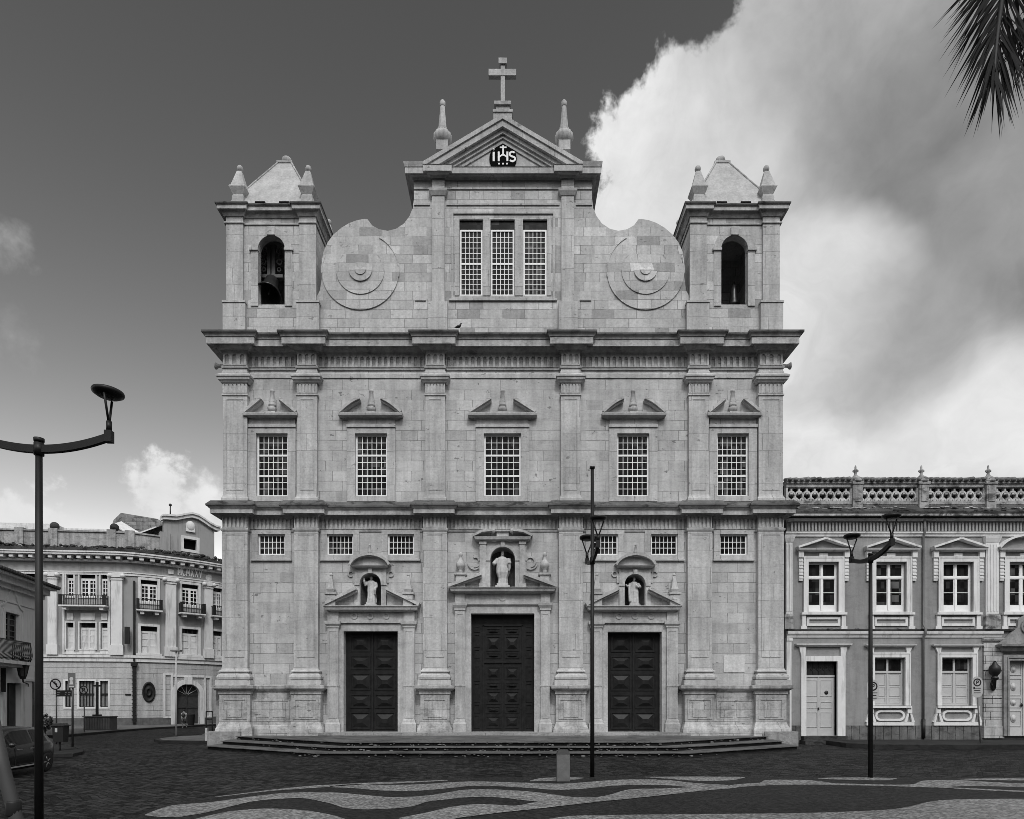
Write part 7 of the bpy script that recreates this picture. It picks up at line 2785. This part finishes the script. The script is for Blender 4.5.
# =================================================================== CAR (local: +x forward, y left, z up)
car = thing('parked_car', 'dark hatchback parked at the left edge, facing the viewer, behind the nearest lamp', 'car', (0, 0, 0))
CAR = MB()
W2 = 0.84
# stations along the length: x, sill z, belt z, roof z (or bonnet), half widths
stn = [(-0.62, 0.48, 0.80, 0.95, 0.62, 0.60), (-0.56, 0.36, 0.88, 1.02, 0.74, 0.62), (-0.42, 0.28, 0.93, 1.12, 0.80, 0.62), (-0.20, 0.24, 0.95, 1.30, 0.83, 0.62), (0.02, 0.22, 0.955, 1.42, 0.84, 0.61),
       (0.40, 0.20, 0.95, 1.47, 0.84, 0.60), (0.95, 0.20, 0.93, 1.48, 0.84, 0.60), (1.45, 0.20, 0.91, 1.46, 0.84, 0.59), (1.85, 0.20, 0.90, 1.37, 0.84, 0.57), (2.30, 0.20, 0.89, 1.15, 0.84, 0.58),
       (2.62, 0.22, 0.88, 0.95, 0.83, 0.62), (2.95, 0.24, 0.82, 0.88, 0.81, 0.60), (3.20, 0.27, 0.74, 0.80, 0.76, 0.55), (3.36, 0.32, 0.66, 0.70, 0.66, 0.50), (3.42, 0.42, 0.58, 0.60, 0.58, 0.48)]
rings = []
for (x, zs_, zb_, zr_, w_, wr) in stn:
    half = [(0.0, zs_), (w_ * 0.86, zs_), (w_ * 0.98, zs_ + 0.10), (w_, (zs_ + zb_) * 0.52), (w_ * 0.985, zb_ - 0.06), (w_ * 0.955, zb_)]
    half += [(w_ * 0.955 + (wr - w_ * 0.955) * 0.9, zb_ + (zr_ - zb_) * 0.86), (wr * 0.86, zr_ - 0.012), (wr * 0.45, zr_ + 0.012), (0.0, zr_ + 0.016)]
    rings.append([(x, y, z) for y, z in half] + [(x, -y, z) for y, z in half[-2:0:-1]])
nr = len(rings[0])
vs = [p for r in rings for p in r]
fs = []
for i in range(len(rings) - 1):
    for k in range(nr):
        fs.append((i * nr + k, i * nr + (k + 1) % nr, (i + 1) * nr + (k + 1) % nr, (i + 1) * nr + k))
fs += [tuple(range(nr)), tuple((len(rings) - 1) * nr + k for k in range(nr - 1, -1, -1))]
CAR.add(vs, fs, True)
fwd = Vector((0.13, -0.991)).normalized()
ang_car = math.atan2(fwd.y, fwd.x)
rw = Vector((px(46, 20.75), 20.75))             # rear left wheel on the ground
left = Vector((-fwd.y, fwd.x))
car.location = (rw.x - left.x * 0.80, rw.y - left.y * 0.80, 0)
car.rotation_euler = (0, 0, ang_car)


def cpart(name, mb, m, parent=car):
    o = mb.build(name, m, None)
    o.parent = parent
    return o


M['car_paint'] = plain('car_grey_paint', 0.014, rough=0.22, var=0.05, spec=0.5)
M['car_glass'] = plain('car_glass', 0.004, rough=0.06, var=0.1, spec=0.22)
M['tyre'] = plain('tyre_rubber', 0.012, rough=0.85, var=0.2)
M['alloy'] = plain('alloy_rim', 0.22, rough=0.35, var=0.1, metal=0.5)
cb_ = cpart('body', CAR, M['car_paint'])


def lerp_st(x):
    for a, b in zip(stn, stn[1:]):
        if a[0] <= x <= b[0]:
            t = (x - a[0]) / (b[0] - a[0])
            return [p + (q_ - p) * t for p, q_ in zip(a, b)]
    return stn[-1]


def side_pt(x, k, s, out=0.006):
    """point on the cabin side: k 0 at the belt, 1 near the roof"""
    _, zs_, zb_, zr_, w_, wr = lerp_st(x)
    y = w_ * 0.955 + (wr - w_ * 0.955) * 0.9 * k
    z = zb_ + (zr_ - zb_) * 0.86 * k
    return (x, s * (y + out), z)


for s in (1, -1):
    for (xa, xb, ka, kb) in ((-0.10, 0.66, 0.10, 0.95), (0.74, 2.15, 0.08, 0.95)):
        q = MB()
        nn = 8
        vs, fs = [], []
        for i in range(nn + 1):
            x = xa + (xb - xa) * i / nn
            top_x = x
            kt = kb
            if xb > 1 and x > 1.55:
                kt = kb - 0.62 * ((x - 1.55) / 0.6) ** 1.3 * 1.0
            if xa < 0 and x < 0.15:
                kt = kb - 0.25 * ((0.15 - x) / 0.25)
            vs += [side_pt(x, ka, s), side_pt(x, max(kt, ka + 0.02), s)]
        for i in range(nn):
            fs.append((2 * i, 2 * i + 2, 2 * i + 3, 2 * i + 1))
        q.add(vs, fs)
        cpart('side_window', q, M['car_glass'])
    q = MB()
    q.box(0.30, 2.35, s * 0.845, s * 0.86, 0.285, 0.325)
    cpart('sill_trim', q, plain('sill_chrome', 0.30, rough=0.3, var=0.05))
    for xh in (0.78, 1.42):
        q = MB()
        q.box(xh - 0.1, xh + 0.1, s * 0.835, s * 0.862, 0.80, 0.825)
        cpart('door_handle', q, M['alloy'])
    q = MB()
    for xd in (0.70, 1.62):
        q.box(xd - 0.006, xd + 0.006, s * 0.835, s * 0.843, 0.30, 0.90)
    cpart('door_gap', q, M['tyre'])
    q = MB()
    q.ball((1.98, s * 0.95, 0.98), 0.10, 10, 8, sx=0.7, sy=1.0, sz=0.75)
    q.box(1.95, 2.02, s * 0.80, s * 0.95, 0.93, 0.96)
    cpart('wing_mirror', q, M['car_paint'])
    for xw in (0.0, 2.45):
        q = MB()
        q.lathe([(0.20, -0.10), (0.29, -0.10), (0.31, -0.06), (0.31, 0.06), (0.29, 0.10), (0.20, 0.10)], 0, 0, 0, 28)
        q.v = [(xw + a, s * (0.755 + c * 0.9), 0.31 + b) for a, b, c in q.v]
        wh_ = cpart('wheel', q, M['tyre'])
        q = MB()
        q.lathe([(0.20, 0.02), (0.20, 0.085), (0.18, 0.09), (0.17, 0.06), (0.05, 0.06), (0.04, 0.09), (0.005, 0.09)], 0, 0, 0, 20)
        for k in range(5):
            a = 2 * math.pi * k / 5
            q.tube([(0.03 * math.cos(a), 0.03 * math.sin(a), 0.085), (0.18 * math.cos(a), 0.18 * math.sin(a), 0.085)], 0.022, 6)
        q.v = [(xw + a, s * (0.755 + c * 0.95), 0.31 + b) for a, b, c in q.v]
        cpart('rim', q, M['alloy'], wh_)
        q = MB()
        q.lathe([(0.30, -0.02), (0.36, 0.0), (0.36, 0.03), (0.30, 0.03)], 0, 0, 0, 28)
        q.v = [(xw + a, s * (0.80 + c), max(0.31 + b, 0.24)) for a, b, c in q.v]
        cpart('wheel_arch', q, M['tyre'])
    q = MB()
    q.ball((3.18, s * 0.56, 0.66), 0.14, 12, 8, sx=1.2, sy=1.2, sz=0.7)
    cpart('headlight', q, M['alloy'])
    q = MB()
    q.ball((-0.50, s * 0.66, 0.86), 0.11, 10, 8, sx=0.8, sy=0.8, sz=1.6)
    cpart('tail_light', q, plain('tail_light', 0.05, rough=0.2))
q = MB()
q.add([(2.60, -0.58, 0.955), (2.60, 0.58, 0.955), (1.88, 0.50, 1.372), (1.88, -0.50, 1.372)], [(0, 1, 2, 3)])
q.v = [(x + 0.02, y, z + 0.03) for x, y, z in q.v]
cpart('windscreen', q, M['car_glass'])
q = MB()
q.add([(-0.44, -0.52, 1.12), (-0.44, 0.52, 1.12), (-0.06, 0.52, 1.40), (-0.06, -0.52, 1.40)], [(0, 1, 2, 3)])
q.v = [(x - 0.02, y, z + 0.03) for x, y, z in q.v]
cpart('rear_window', q, M['car_glass'])

# =================================================================== RAILING AND LITTLE THINGS
hr = thing('handrail', 'short black tubular handrail at the left corner of the church plinth', 'handrail', (px(209, 35), 35, 0.14))
Yh = 34.6
for zz_ in (pz(711.5, Yh), pz(719, Yh)):
    q = MB()
    q.tube([(px(206, Yh), Yh, zz_), (px(212.5, Yh), Yh, zz_)], 0.035, 8)
    q.build('rail', M['iron'], hr)
for u in (206.2, 212.3):
    q = MB()
    q.tube([(px(u, Yh), Yh, 0.0), (px(u, Yh), Yh, pz(711.5, Yh))], 0.035, 8)
    q.build('post', M['iron'], hr)
q = MB()
q.box(px(205.0, 33.9), px(207.3, 33.9), 33.9, 34.1, 0, pz(728, 33.9))
tag(q.build('boundary_stone', M['statue']), 'short pale stone marker at the foot of the church left corner', 'marker stone')
q = MB()
q.lathe([(0.24, 0.13), (0.27, 0.2), (0.32, 1.0), (0.34, 1.05), (0.30, 1.1)], px(191, 55.5), 55.5, 0, 14)
tag(q.build('waste_container', M['tyre']), 'dark round waste container beside the arched entrance of the curved building', 'container')
# leaning grey rail end near the viewer, bottom left
q = MB()
q.tube([(px(-12, 4.2), 4.2, pz(700, 4.2)), (px(4, 4.2), 4.2, pz(772, 4.2)), (px(13, 4.2), 4.2, pz(806, 4.2)), (px(20, 4.2), 4.2, pz(835, 4.2)), (px(64, 4.2), 4.2, 0.0)], 0.040, 12)
lr = thing('barrier_post', 'leaning grey metal barrier post close to the viewer in the bottom left corner', 'barrier', (px(64, 4.2), 4.2, 0))
q.build('post', plain('galvanised_grey', 0.045, rough=0.5, var=0.15), lr)
q = MB()
q.lathe([(0.041, -0.05), (0.045, -0.04), (0.045, 0.04), (0.041, 0.05)], px(13.5, 4.2), 4.2, pz(808, 4.2), 12)
q.build('collar', M['iron'], lr)
q = MB()
q.lathe([(0.12, 0), (0.12, 0.02), (0.06, 0.03)], px(64, 4.2), 4.2, 0.006, 12)
q.build('base_plate', M['iron'], lr)

# a pigeon on the great cornice
pg = thing('pigeon', 'small dark pigeon perched on the great cornice of the church', 'bird', (px(458.5, 32.2), 32.2, pz(329.3, 32.2)))
q = MB()
X, Y, Z = px(458.5, 32.2), 32.2, pz(329.4, 32.2)
prof = [(-0.20, 0.10, 0.012), (-0.13, 0.11, 0.035), (-0.05, 0.13, 0.065), (0.03, 0.16, 0.072), (0.08, 0.20, 0.055), (0.10, 0.25, 0.035), (0.12, 0.285, 0.036), (0.15, 0.285, 0.022), (0.185, 0.275, 0.004)]
q.tube([(X + a, Y, Z + b) for a, b, c in prof], [c for a, b, c in prof], 10)
for k in (-1, 1):
    q.tube([(X + 0.02, Y + k * 0.03, Z + 0.12), (X + 0.03, Y + k * 0.03, Z - 0.02)], 0.008, 5)
q.build('body', M['iron'], pg)

# shrub behind the lamp
sb = thing('shrub', 'small dark round shrub at the corner of the left house', 'shrub', (px(45, 37.5), 37.5, 0))
q = MB()
q.tube([(px(45, 37.5), 37.5, 0), (px(45, 37.5), 37.5, 0.7)], 0.04, 6)
q.build('stem', M['oak'], sb)
q = MB()
random.seed(9)
for i in range(260):
    a, b = random.uniform(0, 2 * math.pi), random.uniform(-1, 1)
    r = 0.40 * random.uniform(0.5, 1) ** 0.5
    c = Vector((px(45.2, 37.5) + r * math.cos(a) * math.sqrt(1 - b * b), 37.5 + r * math.sin(a) * math.sqrt(1 - b * b), 1.0 + r * b * 1.2))
    d1_, d2_ = Vector((random.uniform(-1, 1), random.uniform(-1, 1), random.uniform(-1, 1))).normalized() * 0.10, Vector((random.uniform(-1, 1), random.uniform(-1, 1), random.uniform(-1, 1))).normalized() * 0.06
    q.add([c - d1_, c + d2_, c + d1_, c - d2_], [(0, 1, 2, 3)])
q.build('foliage', plain('dark_leaves', 0.04, rough=0.6, var=0.4), sb, fix=False)

# =================================================================== PERSON walking by the arched entrance
Yq = 50.6
Xq = px(184.0, Yq)
K = (pz(709.8, Yq) - 0.10) / 1.72
pr = thing('person', 'person in a pale shirt and shorts with a dark backpack walking past the arched entrance', 'person', (Xq, Yq, 0.1))


def skin_body(name, joints, edges_, m, parent, loc, sub=2, root=0):
    me = bpy.data.meshes.new(name)
    me.from_pydata([tuple(j[0]) for j in joints], edges_, [])
    o = bpy.data.objects.new(name, me)
    COL.objects.link(o)
    o.parent = parent
    o.location = loc
    sk = o.modifiers.new('skin', 'SKIN')
    sk.use_smooth_shade = True
    lay = me.skin_vertices[0] if me.skin_vertices else None
    if lay is None:
        bm = bmesh.new()
        bm.from_mesh(me)
        bm.verts.layers.skin.verify()
        bm.to_mesh(me)
        bm.free()
        lay = me.skin_vertices[0]
    for i, j in enumerate(joints):
        r = j[1]
        lay.data[i].radius = r if isinstance(r, tuple) else (r, r)
        lay.data[i].use_root = (i == root)
    sb_ = o.modifiers.new('smooth', 'SUBSURF')
    sb_.levels = sub
    sb_.render_levels = sub
    me.materials.append(m)
    return o


J = [((0, 0, .92), (.15, .11)), ((0, 0, 1.10), (.14, .10)), ((0, .0, 1.34), (.17, .11)), ((0, -.01, 1.46), .065), ((0, -.03, 1.56), .085), ((0, -.03, 1.66), .080),
     ((-.09, 0, .86), .095), ((-.11, -.12, .50), .065), ((-.10, .02, .09), .042), ((-.10, -.10, .04), .035),
     ((.09, 0, .86), .095), ((.10, .05, .50), .065), ((.11, .26, .14), .042), ((.11, .20, .04), .035),
     ((-.20, 0, 1.38), .055), ((-.25, .08, 1.12), .042), ((-.23, -.04, .90), .032), ((-.22, -.08, .80), .034),
     ((.20, 0, 1.38), .055), ((.25, -.06, 1.12), .042), ((.24, -.20, .94), .032), ((.23, -.26, .86), .034)]
E = [(0, 1), (1, 2), (2, 3), (3, 4), (4, 5), (0, 6), (6, 7), (7, 8), (8, 9), (0, 10), (10, 11), (11, 12), (12, 13), (2, 14), (14, 15), (15, 16), (16, 17), (2, 18), (18, 19), (19, 20), (20, 21)]
J = [((p[0] * K, p[1] * K, p[2] * K), tuple(c * K for c in r) if isinstance(r, tuple) else r * K) for p, r in J]
skin_body('body', J, E, plain('skin_tone', 0.20, rough=0.6), pr, (0, 0, 0))


def loc_build(name, mb, m, parent):
    o = mb.build(name, m, None)
    o.parent = parent
    return o


q = MB()
q.lathe([(0.19 * K, 0.88 * K), (0.175 * K, 1.0 * K), (0.175 * K, 1.15 * K), (0.215 * K, 1.34 * K), (0.20 * K, 1.41 * K), (0.09 * K, 1.47 * K)], 0, 0, 0, 16, sy=0.72)
for s in (-1, 1):
    q.tube([(s * .19 * K, 0, 1.40 * K), (s * .245 * K, (.05 if s < 0 else -.04) * K, 1.18 * K)], [0.075 * K, 0.062 * K], 10)
loc_build('shirt', q, plain('pale_shirt', 0.26), pr)
q = MB()
q.lathe([(0.16 * K, 0.76 * K), (0.185 * K, 0.84 * K), (0.185 * K, 0.96 * K)], 0, 0, 0, 16, sy=0.78)
for s, kx in ((-1, -.11), (1, .05)):
    q.tube([(s * .09 * K, 0, .86 * K), (s * .105 * K, kx * 0.9 * K, .52 * K)], [0.115 * K, 0.09 * K], 10)
loc_build('shorts', q, plain('dark_shorts', 0.05), pr)
q = MB()
q.ball((0, -0.02 * K, 1.645 * K), 0.094 * K, 12, 8, sz=1.05)
q.v = [v for v in q.v]
loc_build('hair', q, M['oak'], pr)
q = MB()
q.ball((0.02 * K, -0.17 * K, 1.22 * K), 0.15 * K, 12, 8, sx=1.0, sy=0.65, sz=1.5)
loc_build('backpack', q, plain('backpack_fabric', 0.03), pr)

# =================================================================== PALM at the upper right, its trunk out of the picture
M['palm_leaf'] = plain('palm_leaflet', 0.007, rough=0.6, var=0.5, scale=4, spec=0.08)
M['palm_stem'] = plain('palm_rachis', 0.012, rough=0.6, var=0.3)
PB = Vector((6.1, 5.0, 0.0))
pt = thing('palm_tree', 'tall palm whose dark drooping fronds hang into the upper right corner', 'palm', tuple(PB))
q = MB()
q.tube([(PB.x + 0.10 * math.sin(k * 0.5), PB.y, 8.9 * k / 14) for k in range(15)], [0.26 - 0.006 * k + (0.015 if k % 2 else 0) for k in range(15)], 14)
q.build('trunk', stone('palm_trunk_bark', 0.10, blocks=False, stain=0.3, streak=0, dark=0.4), pt)
top_p = Vector((PB.x + 0.05, PB.y, 8.9))


def frond(path, leaf_len, n, droop, seed, w=0.03):
    """a feather frond: curved stem with two combs of drooping leaflets"""
    random.seed(seed)
    P = [Vector(p) for p in path]
    pts = []
    for i in range(len(P) - 1):
        p0, p1, p2, p3 = P[max(i - 1, 0)], P[i], P[i + 1], P[min(i + 2, len(P) - 1)]
        for k in range(8):
            t = k / 8
            pts.append(0.5 * (2 * p1 + (p2 - p0) * t + (2 * p0 - 5 * p1 + 4 * p2 - p3) * t * t + (3 * p1 - p0 - 3 * p2 + p3) * t ** 3))
    pts.append(P[-1])
    mb = MB()
    mb.tube(pts, [0.035 * (1 - 0.8 * i / len(pts)) + 0.004 for i in range(len(pts))], 7)
    fo = mb.build('frond', M['palm_stem'], pt)
    lf_ = MB()
    for i in range(n):
        f = 0.12 + 0.88 * i / (n - 1)
        x = f * (len(pts) - 1)
        j = min(int(x), len(pts) - 2)
        p = pts[j].lerp(pts[j + 1], x - j)
        tg = (pts[j + 1] - pts[j]).normalized()
        side = tg.cross(Vector((0, 0, 1)))
        if side.length < 0.45:
            side = Vector((1, 0.1, 0))
        side.normalize()
        ll = leaf_len * (0.55 + 0.45 * math.sin(math.pi * min(1, 0.15 + f * 0.85))) * random.uniform(0.85, 1.1)
        for s in (-1, 1):
            an = math.radians(66 - 50 * f ** 1.7 + random.uniform(-9, 9))
            d = (side * s * math.sin(an) + tg * math.cos(an) + Vector((0, random.uniform(-.35, .35), -0.25 * droop))).normalized()
            wv_ = d.cross(Vector((random.uniform(-.3, .3), 1, random.uniform(-.3, .3)))).normalized() * w
            a = p
            m1 = p + d * ll * 0.45 + Vector((0, 0, -0.02 * ll))
            e = p + d * ll + Vector((0, 0, -0.16 * ll * droop))
            lf_.add([a - wv_ * 0.35, a + wv_ * 0.35, m1 + wv_ * 0.5, m1 - wv_ * 0.5, e], [(0, 1, 2, 3), (3, 2, 4)])
    lf_.build('leaflets', M['palm_leaf'], fo, fix=False)


def pp3(u, v, Y):
    return (px(u, Y), Y, pz(v, Y))


frond([top_p, pp3(1120, -100, 5.0), pp3(1048, -100, 5.0), pp3(1011, -40, 5.0), pp3(999, 20, 4.95), pp3(994, 72, 4.9)], 0.78, 108, 0.95, 11, 0.019)
frond([top_p, pp3(1170, -100, 5.4), pp3(1080, -140, 5.4), pp3(1010, -110, 5.4), pp3(985, -65, 5.4), pp3(974, -30, 5.4)], 0.46, 60, 1.0, 12, 0.017)
frond([top_p, pp3(1160, -60, 5.2), pp3(1085, -40, 5.2), pp3(1052, -20, 5.2), pp3(1036, 18, 5.1), pp3(1030, 58, 5.0)], 0.50, 90, 1.0, 13, 0.018)
random.seed(21)
for k in range(15):
    a = math.radians(-95 + k * 145 / 14)
    L_ = random.uniform(2.2, 2.9)
    up = random.uniform(0.3, 1.3)
    d = Vector((math.cos(a), math.sin(a), 0))
    if d.x < 0.1:
        up += 1.2
    frond([top_p, top_p + d * L_ * 0.3 + Vector((0, 0, up * 0.7)), top_p + d * L_ * 0.65 + Vector((0, 0, up * 0.8)), top_p + d * L_ * 0.9 + Vector((0, 0, up * 0.2)), top_p + d * L_ + Vector((0, 0, -0.8 + 0.3 * up))], 0.55, 30, 0.8, 30 + k, 0.03)
